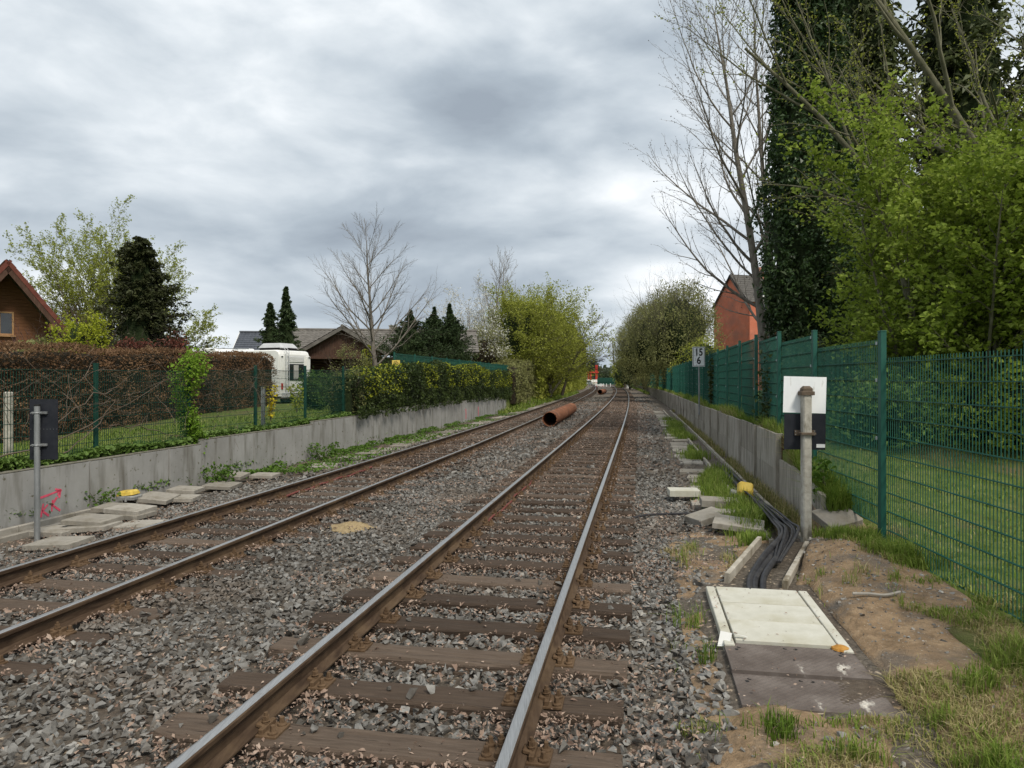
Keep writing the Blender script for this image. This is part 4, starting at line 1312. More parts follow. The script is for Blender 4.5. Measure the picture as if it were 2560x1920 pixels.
def slab_litter():
    """crumbs and dry leaves blown onto the covers"""
    n = 150
    d = R.uniform(4.1, 6.4, n); u = R.uniform(2.02, 2.84, n)
    e = R.random(n) < .6
    u = np.where(e, np.where(R.random(n) < .5, 2.03, 2.82) + R.normal(0, .04, n), u)
    P = place_np(d, u, np.full(n, -.082)); P[:, 2] = np.where(d < 4.62, -.108, np.where(d < 5.1, -.10, -.086))
    link('cover_litter', scatter_mesh('cover_litter', LEAFV, P, R.uniform(.006, .02, n), R.uniform(0, 6, n), R.normal(0, .3, n), R.normal(0, .3, n), R.random(n), X['litter']))['kind'] = 'stuff'
slab_litter()
# ------------------------------------------------------------------ plants: generators
def unit(v): return v / (np.linalg.norm(v) + 1e-9)
def rot_about(v, axis, a):
    c, s = math.cos(a), math.sin(a)
    return v * c + np.cross(axis, v) * s + axis * axis.dot(v) * (1 - c)
def grow(p, d, L, r, lev, S, out, rg):
    n = S['seg'][lev]
    pts, rad = [p], [r]
    tp = S.get('taper', .25)
    dd_ = d
    for i in range(n):
        dd_ = unit(dd_ + rg.normal(0, S['wob'][lev], 3) + np.array([0, 0, S['trop'][lev]]))
        p = p + dd_ * L / n
        pts.append(p); rad.append(r * (1 - (i + 1) / n * (1 - tp)))
    P = np.array(pts)
    out.append((P, np.array(rad), lev))
    if lev < S['levels'] - 1:
        k = S['n'][lev]
        az = rg.random() * 6.28
        for j in range(k):
            st = S['start'][lev]
            t = st + (1 - st) * (j + rg.random() * .8) / k
            f = t * n; i = min(int(f), n - 1); w = f - i
            q = P[i] * (1 - w) + P[i + 1] * w
            rr = rad[i] * (1 - w) + rad[i + 1] * w
            td = unit(P[i + 1] - P[i])
            side = unit(np.cross(td, np.array([.31, .12, .94]) if abs(td[2]) < .9 else np.array([1., .2, .1])))
            az += 2.4 + rg.normal(0, .35)
            side = rot_about(side, td, az)
            ang = S['ang'][lev] * (1 + rg.normal(0, .14)) * (1 - S.get('angfall', .25) * t)
            cd = unit(td * math.cos(ang) + side * math.sin(ang))
            cl = L * S['len'][lev] * (1 - S['fall'][lev] * (t - st) / max(1e-3, 1 - st)) * rg.uniform(.72, 1.15)
            grow(q, cd, cl, max(S.get('rmin', .004), min(rr * S.get('rr', .62), cl * S.get('rl', .016))), lev + 1, S, out, rg)
def tubes(br, sides=(8, 6, 4, 3, 3)):
    Vs, Fs, base = [], [], 0
    for (P, r, lev) in br:
        k = sides[min(lev, len(sides) - 1)]
        n = len(P)
        T = np.empty_like(P); T[1:-1] = P[2:] - P[:-2]; T[0] = P[1] - P[0]; T[-1] = P[-1] - P[-2]
        T /= np.linalg.norm(T, axis=1)[:, None] + 1e-9
        ref = np.array([.0, .0, 1.]) if abs(T[0, 2]) < .8 else np.array([1., 0, 0])
        A = np.cross(T, ref); A /= np.linalg.norm(A, axis=1)[:, None] + 1e-9
        B = np.cross(T, A)
        an = np.arange(k) * 2 * PI / k
        V = P[:, None, :] + r[:, None, None] * (A[:, None, :] * np.cos(an)[None, :, None] + B[:, None, :] * np.sin(an)[None, :, None])
        Vs.append(V.reshape(-1, 3))
        i = np.arange(n - 1)[:, None] * k; j = np.arange(k)[None]; j2 = (j + 1) % k
        Fs.append((np.stack([i + j, i + j2, i + k + j2, i + k + j], -1).reshape(-1, 4)) + base)
        base += n * k
    return np.concatenate(Vs), np.concatenate(Fs)
def leaf_mesh(name, P, size, m, aspect=.6, up=.5, fold=.25, rnd=None, droop=None, hexa=False, align=None):
    """one small folded leaf per point"""
    n = len(P)
    nr = R.normal(0, 1, (n, 3)); nr[:, 2] = np.abs(nr[:, 2]) * .6 + up; nr /= np.linalg.norm(nr, axis=1)[:, None]
    t = R.normal(0, 1, (n, 3)) if align is None else align + R.normal(0, .35, (n, 3))
    if droop is not None: t = t + np.array([0, 0, -droop])
    t -= nr * (t * nr).sum(1)[:, None]; t /= np.linalg.norm(t, axis=1)[:, None] + 1e-9
    b = np.cross(nr, t)
    s = (size if np.ndim(size) else np.full(n, size)) * np.exp(R.normal(0, .22, n))
    s = s[:, None]
    lift = nr * s * fold
    if hexa:
        V = np.stack([P - t * s * .5, P - t * s * .2 + b * s * aspect * .48 + lift * .7, P + t * s * .18 + b * s * aspect * .42 + lift * .7, P + t * s * .55 - lift * .5,
                      P + t * s * .18 - b * s * aspect * .42 + lift * .7, P - t * s * .2 - b * s * aspect * .48 + lift * .7], 1).reshape(-1, 3)
        i = np.arange(n) * 6
        F = np.concatenate([np.stack([i, i + 3, i + 2, i + 1], -1), np.stack([i, i + 5, i + 4, i + 3], -1)])
        k = 6
    else:
        V = np.stack([P - t * s * .5, P + b * s * aspect * .5 + lift, P + t * s * .5, P - b * s * aspect * .5 + lift], 1).reshape(-1, 3)
        i = np.arange(n) * 4
        F = np.concatenate([np.stack([i, i + 2, i + 1], -1), np.stack([i, i + 3, i + 2], -1)])
        k = 4
    if rnd is None: rnd = R.beta(2, 2, n)
    return np_mesh(name, V, [F], m, np.repeat(rnd, k))
def along(br, levels, per_m, jit=.03, tip=0.0):
    """points along the branches of the given levels"""
    out = []
    for (P, r, lev) in br:
        if lev not in levels: continue
        seg = np.linalg.norm(np.diff(P, axis=0), axis=1); L = seg.sum()
        k = max(1, R.poisson(L * per_m))
        f = (tip + (1 - tip) * R.random(k)) * (len(P) - 1)
        i = np.minimum(f.astype(int), len(P) - 2); w = (f - i)[:, None]
        out.append(P[i] * (1 - w) + P[i + 1] * w)
    Q = np.concatenate(out)
    return Q + R.normal(0, jit, Q.shape)
def tree(name, loc, label, cat, S, L, r0, bark, seed, dirn=(0, 0, 1), stems=None, leaf=None, group=None, parent_kw=None, squash=None):
    rg = np.random.default_rng(seed)
    root = empty(name, loc, label, cat, group=group)
    br = []
    if stems is None:
        grow(np.zeros(3), unit(np.array(dirn, float)), L, r0, 0, S, br, rg)
    else:
        for (o, dv, l, r) in stems:
            grow(np.array(o, float), unit(np.array(dv, float)), l, r, 0, S, br, rg)
    if squash is not None:
        br = [(P * np.array(squash), r, l) for (P, r, l) in br]
    main = [b for b in br if b[2] == 0]
    rest = [b for b in br if 0 < b[2] < S.get('draw', 9)]
    V, F = tubes(main, (10,)); link('trunk', np_mesh('trunk', V, [F], bark, smooth=True), root)
    if rest:
        V, F = tubes(rest); o = link('branches', np_mesh('branches', V, [F], bark, smooth=True), root)
    if leaf:
        for lf in (leaf if isinstance(leaf, list) else [leaf]):
            Q = along(br, lf['lev'], lf['per'], lf.get('jit', .05), lf.get('tip', 0))
            o = link(lf.get('name', 'crown'), leaf_mesh('crown', Q, lf['size'], X[lf['mat']], lf.get('aspect', .6), lf.get('up', .5), droop=lf.get('droop'), hexa=lf.get('hexa', False)), root)
    return root, br

def clump_points(center, radii, nclump, per, spread, seed, shell=.55, flat_bottom=None):
    rg = np.random.default_rng(seed)
    v = rg.normal(0, 1, (nclump, 3)); v /= np.linalg.norm(v, axis=1)[:, None]
    rr = shell + (1 - shell) * rg.random(nclump) ** .6
    rr *= 1 + .12 * np.sin(v[:, 0] * 5 + seed) * np.cos(v[:, 2] * 4)
    C = v * rr[:, None] * np.array(radii)
    Q = np.repeat(C, per, 0) + rg.normal(0, 1, (nclump * per, 3)) * spread
    Q = Q + np.array(center)
    if flat_bottom is not None: Q = Q[Q[:, 2] > flat_bottom]
    bright = np.repeat(rg.random(nclump), per) * .55 + .45 * rg.random(nclump * per)
    if flat_bottom is not None: bright = bright[:len(Q)]
    return Q, bright
def core_blob(name, center, radii, m, parent, seed, bump=.18, n=(18, 12)):
    rg = np.random.default_rng(seed)
    ph = rg.uniform(0, 6, 6)
    vs, fs = [], []
    nu, nv = n
    for j in range(nv + 1):
        th = PI * j / nv
        for i in range(nu):
            a = 2 * PI * i / nu
            k = 1 + bump * math.sin(3 * a + ph[0]) * math.sin(2 * th + ph[1]) + bump * .6 * math.sin(5 * a + ph[2] + 4 * th)
            vs.append((center[0] + radii[0] * k * math.sin(th) * math.cos(a), center[1] + radii[1] * k * math.sin(th) * math.sin(a), center[2] + radii[2] * k * math.cos(th)))
    for j in range(nv):
        for i in range(nu):
            i2 = (i + 1) % nu
            fs.append((j * nu + i, (j + 1) * nu + i, (j + 1) * nu + i2, j * nu + i2))
    return link(name, np_mesh(name, vs, [np.array(fs)], m, smooth=True), parent)
def shrub(name, loc, label, cat, radii, leafm, nclump, per, spread, size, seed, group=None, stems=7, core=.72, corem='core_g', shell=.6, aspect=.6, lift=None, bark='bark_d', up=.5, droop=None, extra=None):
    """dense bush: stems, a shaded inside and clumps of leaves"""
    root = empty(name, loc, label, cat, group=group)
    rg = np.random.default_rng(seed)
    cz = radii[2] * .95 if lift is None else lift
    br = []
    S = dict(levels=3, seg=[6, 4, 3], wob=[.10, .16, .2], trop=[.05, .05, .02], n=[6, 4, 0], start=[.25, .2, 0], ang=[.6, .6, 0], len=[.5, .5, 0], fall=[.3, .3, 0], rmin=.004)
    for k in range(stems):
        a = 6.28 * k / stems + rg.random()
        dv = np.array([math.cos(a) * radii[0] * .5, math.sin(a) * radii[1] * .5, (cz + radii[2]) * .85])
        grow(np.array([math.cos(a) * .12, math.sin(a) * .12, -.1]), unit(dv), np.linalg.norm(dv) * 1.1, .02 + .012 * radii[2], 0, S, br, rg)
    V, F = tubes(br, (6, 4, 3)); link('stems', np_mesh('stems', V, [F], X[bark], smooth=True), root)
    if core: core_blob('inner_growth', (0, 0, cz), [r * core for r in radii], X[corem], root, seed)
    Q, b = clump_points((0, 0, cz), radii, nclump, per, spread, seed, shell)
    k = Q[:, 2] > .02
    o = link('foliage', leaf_mesh('foliage', Q[k], size, X[leafm], aspect, up, rnd=b[k], droop=droop), root)
    if extra:
        mname, frac, emat, es = extra
        j = k & (rg.random(len(Q)) < frac) & (Q[:, 2] > cz)
        link(mname, leaf_mesh(mname, Q[j] + rg.normal(0, spread * .4, (int(j.sum()), 3)), es, X[emat], .8, .5), root)
    return root
def hedge(name, label, path, width, z0, z1, leafm, n, size, seed, corem='core', uneven=.08, topm=None, core_in=.12, clump=.14, cat='hedge', twigs=0):
    """path: list of ground points; leaves fill the outer skin of the hedge"""
    rg = np.random.default_rng(seed)
    path = [np.array(p[:2], float) for p in path]
    root = empty(name, (path[0][0], path[0][1], z0[0]), label, cat)
    inv = np.array([path[0][0], path[0][1], z0[0]])
    seg = np.array([np.linalg.norm(path[i + 1] - path[i]) for i in range(len(path) - 1)]); cum = np.concatenate([[0], np.cumsum(seg)]); T = cum[-1]
    px, py = np.array([p[0] for p in path]), np.array([p[1] for p in path])
    def pos(s, off):
        x, y = np.interp(s, cum, px), np.interp(s, cum, py)
        x2, y2 = np.interp(s + .1, cum, px), np.interp(s + .1, cum, py); x1, y1 = np.interp(s - .1, cum, px), np.interp(s - .1, cum, py)
        tx, ty = x2 - x1, y2 - y1; l = np.hypot(tx, ty) + 1e-9
        return x + ty / l * off, y - tx / l * off
    zlo = lambda s: np.interp(s, np.linspace(0, T, len(z0)), z0)
    zhi = lambda s: np.interp(s, np.linspace(0, T, len(z1)), z1) + uneven * (vnoise(s, s * 0 + 2, .9, seed) - .5) * 2 + uneven * .7 * (vnoise(s, s * 0 + 7, 3.1, seed + 1) - .5)
    # core
    ns = max(4, int(T / .6)); ss = np.linspace(0, T, ns)
    vs = []
    for s in ss:
        h0, h1 = float(zlo(np.array([s]))[0]), float(zhi(np.array([s]))[0]) - core_in
        for (o, z) in ((-1, h0), (-1, h1 - .08), (-.75, h1), (.75, h1), (1, h1 - .08), (1, h0)):
            x, y = pos(np.array([s]), o * (width / 2 - core_in) + rg.normal(0, .02))
            vs.append((x[0] - inv[0], y[0] - inv[1], z - inv[2] + rg.normal(0, .02)))
    F = [(i * 6 + k, i * 6 + k + 1, (i + 1) * 6 + k + 1, (i + 1) * 6 + k) for i in range(ns - 1) for k in range(5)]
    F4 = np.array(F)
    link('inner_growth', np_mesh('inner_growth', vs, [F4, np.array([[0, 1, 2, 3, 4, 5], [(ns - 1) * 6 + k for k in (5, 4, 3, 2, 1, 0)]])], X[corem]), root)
    s = rg.random(n) * T
    h = zhi(s) - zlo(s)
    face = rg.random(n) * (2 * h.mean() + width)
    off = np.where(face < h.mean(), width / 2, np.where(face < 2 * h.mean(), -width / 2, (rg.random(n) - .5) * width))
    z = np.where(face < 2 * h.mean(), zlo(s) + rg.random(n) * h, zhi(s))
    cl = clump * (vnoise(s, z * 1.7 + off, 2.2, seed + 3) - .5) * 2
    off = off + np.sign(off) * np.where(face < 2 * h.mean(), cl, 0) + rg.normal(0, .045, n)
    z = z + np.where(face >= 2 * h.mean(), cl * .6, 0) + rg.normal(0, .035, n)
    x, y = pos(s, off)
    P = np.stack([x, y, z], -1) - inv
    b = np.clip(.25 + .5 * rg.random(n) + .5 * (vnoise(s, z + off, 1.6, seed + 5) - .5), 0, 1)
    if topm:
        tm, frac, zone, ts = topm
        sel = (rg.random(n) < frac * (vnoise(s, z, .8, seed + 8) > .5)) & (z > zlo(s) + h * zone)
        link('coloured_leaves', leaf_mesh('coloured_leaves', P[sel], ts, X[tm], .7, .6), root)
        P, b = P[~sel], b[~sel]
    link('foliage', leaf_mesh('foliage', P, size, X[leafm], .65, .5, rnd=b), root)
    if twigs:
        m = twigs
        s = rg.random(m) * T; o = np.where(rg.random(m) < .6, 1, -1) * (width / 2 + rg.normal(0, .05, m)); z = zlo(s) + rg.random(m) * (zhi(s) - zlo(s)) * .95
        x, y = pos(s, o); P0 = np.stack([x, y, z], -1) - inv
        br = []
        for k in range(m):
            dv = rg.normal(0, 1, 3) * np.array([.9, .9, .7]); L = rg.uniform(.2, .7)
            q = [P0[k]]
            for j in range(4):
                dv = unit(dv + rg.normal(0, .35, 3)); q.append(q[-1] + dv * L / 4)
            br.append((np.array(q), np.full(5, .0045), 3))
        V, F = tubes(br); o = link('twigs', np_mesh('twigs', V, [F], X['deadtwig'], rnd=np.repeat(rg.random(m), 15)), root); o['kind'] = 'stuff'
    return root
def blades(name, d, u, z, h, m, rnd, wid=.006, lean=.5):
    n = len(d)
    P = place_np(d, u, z)
    return blades_at(name, P, h, m, rnd, wid, lean)
def blades_at(name, P, h, m, rnd, wid=.006, lean=.5, parent=None):
    n = len(P)
    a = R.uniform(0, 6.28, n); l = np.abs(R.normal(0, lean, n)) * h
    dx, dy = np.cos(a), np.sin(a); s = np.stack([-dy, dx, 0 * a], -1) * (wid * np.exp(R.normal(0, .25, n)))[:, None]
    up = np.array([0, 0, 1.])
    dirv = np.stack([dx, dy, 0 * a], -1)
    mid = P + up * (h * .6)[:, None] + dirv * (l * .32)[:, None]
    tip = P + up * (h * (1 - .25 * np.minimum(l / h, 1)))[:, None] + dirv * l[:, None]
    V = np.stack([P - s, P + s, mid + s * .75, mid - s * .75, tip], 1).reshape(-1, 3)
    i = np.arange(n) * 5
    me = np_mesh(name, V, [np.stack([i, i + 1, i + 2, i + 3], -1), np.stack([i + 3, i + 2, i + 4], -1)], m, np.repeat(rnd, 5))
    o = link(name, me, parent); o['kind'] = 'stuff'
    return o
# ------------------------------------------------------------------ grass and ground cover
def grasses():
    # dry, patchy verge in the foreground right
    n = 120000
    d = 1.8 + 6.6 * R.random(n) ** .9; u = R.uniform(1.6, 4.4, n)
    cl = vnoise(d, u, 2.6, 41) * .6 + vnoise(d, u, 6.5, 42) * .4
    want = np.interp(d, [1.8, 3.9, 4.5, 6.5, 8.5], [.95, .9, .6, .22, .5]) * np.where(u > 3.45, 1.5, 1)
    want = np.where((d > 4.5) & (u < 3.55 + .15 * np.sin(d * 4)), -.25, want)
    want = np.where((d > 8.0) & (u > 3.2), .7, want)
    want = np.where((d > 4.05) & (u < 2.0), -.3, want)
    want = np.where((d < 4.0) & (u < 1.95), .15 + .4 * (cl > .5), want)
    k = (cl + R.normal(0, .08, n) > .70 - want * .36) & ~(in_duct(d, u) & (d > 3.72))
    d, u, cl = d[k], u[k], cl[k]; n = len(d)
    P = place_np(d, u, top_z(d, u) - .005)
    ok = frustum(P); P, d, u, cl = P[ok], d[ok], u[ok], cl[ok]; n = len(P)
    h = R.uniform(.025, .075, n) * (1 + 1.1 * np.clip(cl - .5, 0, 1) * 2)
    tall = (vnoise(d, u, 3.3, 43) > .66)
    h = np.where(tall, h * 1.9, h)
    rnd = np.clip(R.beta(2, 2, n) * .8 + .75 * (vnoise(d, u, 1.8, 44) - .30) + .10 - .25 * tall, 0, 1)
    g = rnd < .62
    dry = ~g
    blades_at('verge_grass', P[g], h[g], X['blade'], rnd[g] * 1.1, .0035, .55)
    blades_at('dry_grass', P[dry], h[dry] * .9, X['straw'], np.clip((rnd[dry] - .4) * 1.5, 0, 1), .003, 1.1)
    # grass along the trough
    n = 19000
    d = 8.2 + 26 * R.random(n) ** 1.6; u = 2.76 + R.normal(0, .15, n) + .10 * np.sin(d * .9)
    k = vnoise(d, u, .9, 51) + .15 * (d < 14) > .38
    d, u = d[k], u[k]; n = len(d)
    h = R.uniform(.08, .26, n) * (.5 + vnoise(d, u, 1.4, 52))
    blades('trough_grass', d, u, top_z(d, u) - .02, h, X['blade'], np.clip(R.beta(2, 2.6, n), 0, 1), .006, .45)
    # straw-brown fringe between trough and wall
    n = 7000
    d = 8.6 + 34 * R.random(n) ** 1.5; u = 3.44 + R.normal(0, .045, n)
    k = vnoise(d, u, .8, 61) > .3
    d, u = d[k], u[k]; n = len(d)
    blades('wall_foot_grass', d, u, np.full(n, -.15), R.uniform(.06, .24, n), X['straw'], R.random(n), .005, .6)
    # long grass on top of the weathered wall
    n = 26000
    d = 8.7 + 75 * R.random(n) ** 1.8; u = UW_R + .10 + np.abs(R.normal(0, .18, n))
    h = R.uniform(.14, .46, n) * np.interp(vnoise(d, u, .5, 53), [0, 1], [.45, 1.25])
    rnd = np.clip(R.beta(2, 2, n) * .7 + .7 * (vnoise(d, u, .45, 54) - .35), 0, 1)
    z = top_z(d, u) - .03
    g = rnd < .68
    blades('wall_top_grass', d[g], u[g], z[g], h[g], X['blade'], rnd[g], .0065, .55)
    g = ~g
    blades('dry_wall_top_grass', d[g], u[g], z[g], h[g] * .8, X['straw'], rnd[g], .006, .9)
    # lawn blades beyond the fence and along its foot
    n = 20000
    d = 3 + 20 * R.random(n); u = 4.05 + 5.5 * R.random(n) ** 1.3
    P = place_np(d, u, 0 * d); P[:, 2] = top_z(d, u) - .01
    ok = frustum(P)
    P, d, u = P[ok], d[ok], u[ok]; n = len(P)
    blades_at('lawn_blades', P, R.uniform(.03, .09, n), X['blade'], np.clip(R.beta(2, 2, n) + .4 * (vnoise(d, u, 1, 66) - .4), 0, 1), .007, .8)
    # left garden
    n = 15000
    d = 8 + 26 * R.random(n) ** 1.2; u = -7.6 - 3.6 * R.random(n)
    P = place_np(d, u, 0 * d); P[:, 2] = top_z(d, u) - .01
    ok = frustum(P); P, d, u = P[ok], d[ok], u[ok]; n = len(P)
    blades_at('garden_grass', P, R.uniform(.04, .12, n), X['blade'], np.clip(R.beta(2, 2, n) * .9 + .3 * (vnoise(d, u, .7, 67) - .3), 0, 1), .010, .8)
    # far bank
    n = 9000
    d = 44 + 60 * R.random(n); u = R.uniform(-9, -6.1, n)
    blades('bank_grass', d, u, top_z(d, u) - .02, R.uniform(.12, .4, n), X['blade'], np.clip(R.beta(2, 2.4, n), 0, 1), .03, .6)
    n = 6000
    d = 90 + 80 * R.random(n); u = R.uniform(3.0, 7, n)
    blades('verge_tussocks', d, u, top_z(d, u) - .02, R.uniform(.15, .5, n), X['blade'], R.beta(2, 2, n), .04, .6)
grasses()
def leafy_strip(name, n, dfun, ufun, zlo, zhi, m, size, seed, thr=.0, scale=.9):
    rg = np.random.default_rng(seed)
    d = dfun(rg.random(n)); u = ufun(rg.normal(0, 1, n), rg.random(n))
    k = vnoise(d, u, scale, seed) > thr
    d, u = d[k], u[k]; n = len(d)
    hgt = np.interp(vnoise(d, u, 2.1, seed + 1), [0, 1], [.35, 1])
    z = top_z(d, u) + zlo + (zhi - zlo) * hgt * rg.random(n) ** .6
    P = place_np(d, u, z)
    o = link(name, leaf_mesh(name, P, size, X[m], .85, .9, fold=.12, rnd=np.clip(rg.beta(2, 2, n) * .7 + .3 * hgt, 0, 1), hexa=True)); o['kind'] = 'stuff'
leafy_strip('ground_cover', 15000, lambda r: 7 + 18 * r ** 1.4, lambda g, r: UW_L - .02 - np.abs(g) * .22, .02, .22, 'cover', .075, 71, thr=.18, scale=.6)
leafy_strip('wall_foot_weeds', 7000, lambda r: 11.6 + 30 * r ** 1.3, lambda g, r: UW_L + .18 + np.abs(g) * .14, .0, .20, 'plant_w', .055, 72, thr=.52, scale=.55)
leafy_strip('path_weeds', 6000, lambda r: 16 + 32 * r ** 1.2, lambda g, r: -6.35 + g * .4, .02, .10, 'plant_w', .06, 73, thr=.55, scale=.5)

def small_plant(name, p, label, h, w, n, m, size, seed, cat='plant', stems=4):
    root = empty(name, p, label, cat)
    rg = np.random.default_rng(seed)
    br = []
    for k in range(stems):
        a = rg.random() * 6.28; dv = np.array([math.cos(a) * w * .6, math.sin(a) * w * .6, h])
        q = np.array([[0, 0, -.03], dv * .5 + rg.normal(0, .02, 3), dv]); br.append((q, np.array([.008, .006, .003]), 1))
    V, F = tubes(br); link('stem', np_mesh('stem', V, [F], X['bark_g']), root)
    Q = np.concatenate([b[0][0] + (b[0][2] - b[0][0]) * t for b in br for t in [rg.uniform(.15, 1.05, (n // stems, 1))]]) + rg.normal(0, w * .22, (n // stems * stems, 3)) * [1, 1, .5]
    Q[:, 2] = np.maximum(Q[:, 2], .01)
    link('leaves', leaf_mesh('leaves', Q, size, X[m], .8, .7, hexa=True), root)
    return root
small_plant('leafy_plant', place(9.0, 3.78, .0), 'leafy green plant growing behind the concrete sign post at the fence foot', .75, .30, 110, 'plant_w', .085, 1)
small_plant('leafy_plant', place(20.2, UW_L + .25, -.36), 'single tuft of green weed in front of the smooth grey wall', .32, .2, 70, 'plant_w', .07, 2)
small_plant('leafy_plant', place(14.3, UW_L + .35, -.36), 'bushy weed between the loose slabs and the grey wall', .40, .5, 260, 'plant_w', .06, 3, stems=8)
small_plant('leafy_plant', place(19.2, UW_L + .30, -.36), 'low spreading weed where the grey wall steps up', .35, .55, 260, 'plant_w', .06, 4, stems=8)
small_plant('yellow_shrub', at(676, 1052, 17.6), 'small yellow leaved sprig in front of the low dark fence beside the silver post', .85, .18, 150, 'yflower', .06, 5, 'shrub')
small_plant('yellow_shrub', at(742, 1030, 21.5), 'small yellow green bush behind the low dark fence by the motorhome', .75, .30, 200, 'yleaf', .07, 6, 'shrub')
small_plant('ivy_climber', place(24.7 - .9, 3.72, .8), 'thin ivy trail climbing a post of the green fence near the kilometre board', 1.6, .10, 120, 'ivyhedge', .10, 8, 'ivy', 2)
small_plant('leafy_plant', place(11.6, UW_L + .1, -.30), 'sprawling weed under the yellow marker box', .28, .35, 120, 'plant_w', .05, 9)

# bright climber swallowing a post of the low fence
def climber():
    p = place(14.48, -7.66, .45)
    root = empty('climbing_shrub', p, 'bright green climber swallowing a post of the low dark fence', 'climber')
    rg = np.random.default_rng(3)
    n = 2600
    z = rg.random(n) * 1.85
    wid = np.interp(z, [0, .5, .9, 1.35, 1.6, 1.85], [.16, .20, .18, .30, .34, .12])
    a = rg.random(n) * 6.28; lump = vnoise(z * 1.0, a * .5, 2.6, 5)
    rr = wid * np.sqrt(rg.random(n)) * (.35 + 1.3 * lump)
    Q = np.stack([rr * np.cos(a) * 1.2 + .12 * np.sin(z * 4.1 + 1), rr * np.sin(a), z + .1 * rg.normal(0, 1, n)], -1)
    kp = rg.random(n) < .35 + .9 * (vnoise(z, a * .6 + 9, 3.4, 6) > .42); Q, z = Q[kp], z[kp]; n = len(Q)
    rnd = np.clip(.12 + .55 * (z / 1.85) + .35 * rg.random(n), 0, 1)
    link('foliage', leaf_mesh('foliage', Q, .065, X['green_b'], .7, .5, rnd=rnd), root)
    br = [(np.array([[0, 0, 0], [.03, 0, .6], [-.02, .02, 1.2], [.02, 0, 1.7]]), np.array([.02, .018, .014, .006]), 1)]
    V, F = tubes(br); link('stem', np_mesh('stem', V, [F], X['bark_d']), root)
climber()

# ------------------------------------------------------------------ hedges on the left
hedge('beech_hedge', 'long clipped brown leaved beech hedge behind the low dark fence', [(-10.9, 9.5), (-10.9, 20), (-11.0, 31.5)], 1.0, [.42, .5, .66], [2.40, 2.58, 2.82], 'beech', 46000, .06, 21, corem='core', uneven=.09, twigs=700, clump=.16)
pI = [place(d, -7.78) for d in (22.2, 27, 35, 44, 52)]
hedge('ivy_hedge', 'ivy hedge with yellow leaves hanging over the smooth grey wall', [tuple(p) for p in pI], .95, [.55, .6, .62, .5, .35], [1.95, 2.45, 2.42, 2.3, 2.2], 'ivyhedge', 44000, .09, 23, corem='core_g', uneven=.14, topm=('yleaf', .35, .45, .085), clump=.16, core_in=.2)
def dead_vines():
    """bare vines hanging in the wire of the low fence"""
    root = empty('dead_vine', place(10, -7.6, .5), 'tangle of bare grey vines hanging in the low wire fence', 'vine')
    inv = np.array(root.location)
    rg = np.random.default_rng(9)
    br = []
    for k in range(230):
        d = rg.uniform(8, 18.5); z = rg.uniform(1.3, 1.98) if rg.random() < .75 else rg.uniform(.7, 1.5)
        q = np.array(place(d, -7.6 + rg.normal(0, .06), z)) - inv
        dv = unit(np.array([rg.normal(0, .4), rg.normal(0, 1), rg.normal(-.15, .5)])); L = rg.uniform(.3, 1.1)
        P = [q]
        for j in range(6):
            dv = unit(dv + rg.normal(0, .13, 3) + np.array([0, 0, -.03])); P.append(P[-1] + dv * L / 6)
        br.append((np.array(P), np.linspace(.005, .002, 7), 3))
    for (d0, z0, d1, z1) in ((9.8, .6, 13.6, 1.75), (11.2, .62, 12.4, 1.5), (12.3, 1.6, 10.6, .9), (12.2, 1.0, 14.2, .62)):
        t = np.linspace(0, 1, 9)
        P = np.array([np.array(place(d0 + (d1 - d0) * a, -7.58 + rg.normal(0, .03), z0 + (z1 - z0) * a ** 1.4 + rg.normal(0, .025))) - inv for a in t])
        br.append((P, np.linspace(.012, .005, 9), 2))
    V, F = tubes(br); link('vines', np_mesh('vines', V, [F], X['deadtwig'], rnd=R.random(len(V))), root)['kind'] = 'stuff'
dead_vines()
# tall wood edge further along the left of the line
pW = [place(d, -8.3) for d in (58, 75, 95, 118, 140)]
hedge('tree_hedge', 'tall dark green overgrown hedge wall along the line past the grey wall', [tuple(p) for p in pW], 3.0, [.1] * 5, [7.6, 8.4, 8.6, 8.4, 8.0], 'olive', 38000, .28, 25, corem='core_g', uneven=.7, clump=.6, core_in=.5)
hedge('bramble_hedge', 'brownish green bramble thicket at the end of the ivy hedge', [tuple(place(d, -8.1)) for d in (50, 56, 63)], 2.2, [.1, .1, .1], [2.6, 3.0, 4.2], 'willow', 14000, .13, 27, corem='core', uneven=.4, clump=.3)

# ------------------------------------------------------------------ trees, left side
BARE = dict(levels=4, seg=[14, 8, 4, 2], wob=[.035, .07, .10, .14], trop=[.03, .055, .04, .02], n=[20, 11, 6, 0], start=[.25, .18, .15, 0], ang=[.85, .62, .6, 0], len=[.5, .42, .42, 0], fall=[.62, .55, .4, 0], rmin=.0045, rr=.5, rl=.011, angfall=.45, taper=.12)
p = at(954, 930, 30); p.z = .55
tree('bare_tree', p, 'slim bare tree with a pale trunk in front of the dark brown chalet', 'tree', dict(BARE, n=[26, 14, 7, 0], len=[.56, .42, .42, 0], ang=[1.1, .6, .6, 0], trop=[.03, .035, .03, .01]), 7.0, .125, X['bark'], 4, dirn=(-.14, 0, 1))
S_FEATHER = dict(levels=4, seg=[8, 6, 4, 1], wob=[.05, .07, .10, .14], trop=[.02, .015, .0, -.02], n=[9, 10, 6, 0], start=[.22, .2, .15, 0], ang=[.55, .6, .6, 0], len=[.62, .42, .42, 0], fall=[.45, .5, .4, 0], rmin=.006, rr=.6, rl=.013, angfall=.3, taper=.12)
p = at(290, 880, 40); p.z = .5
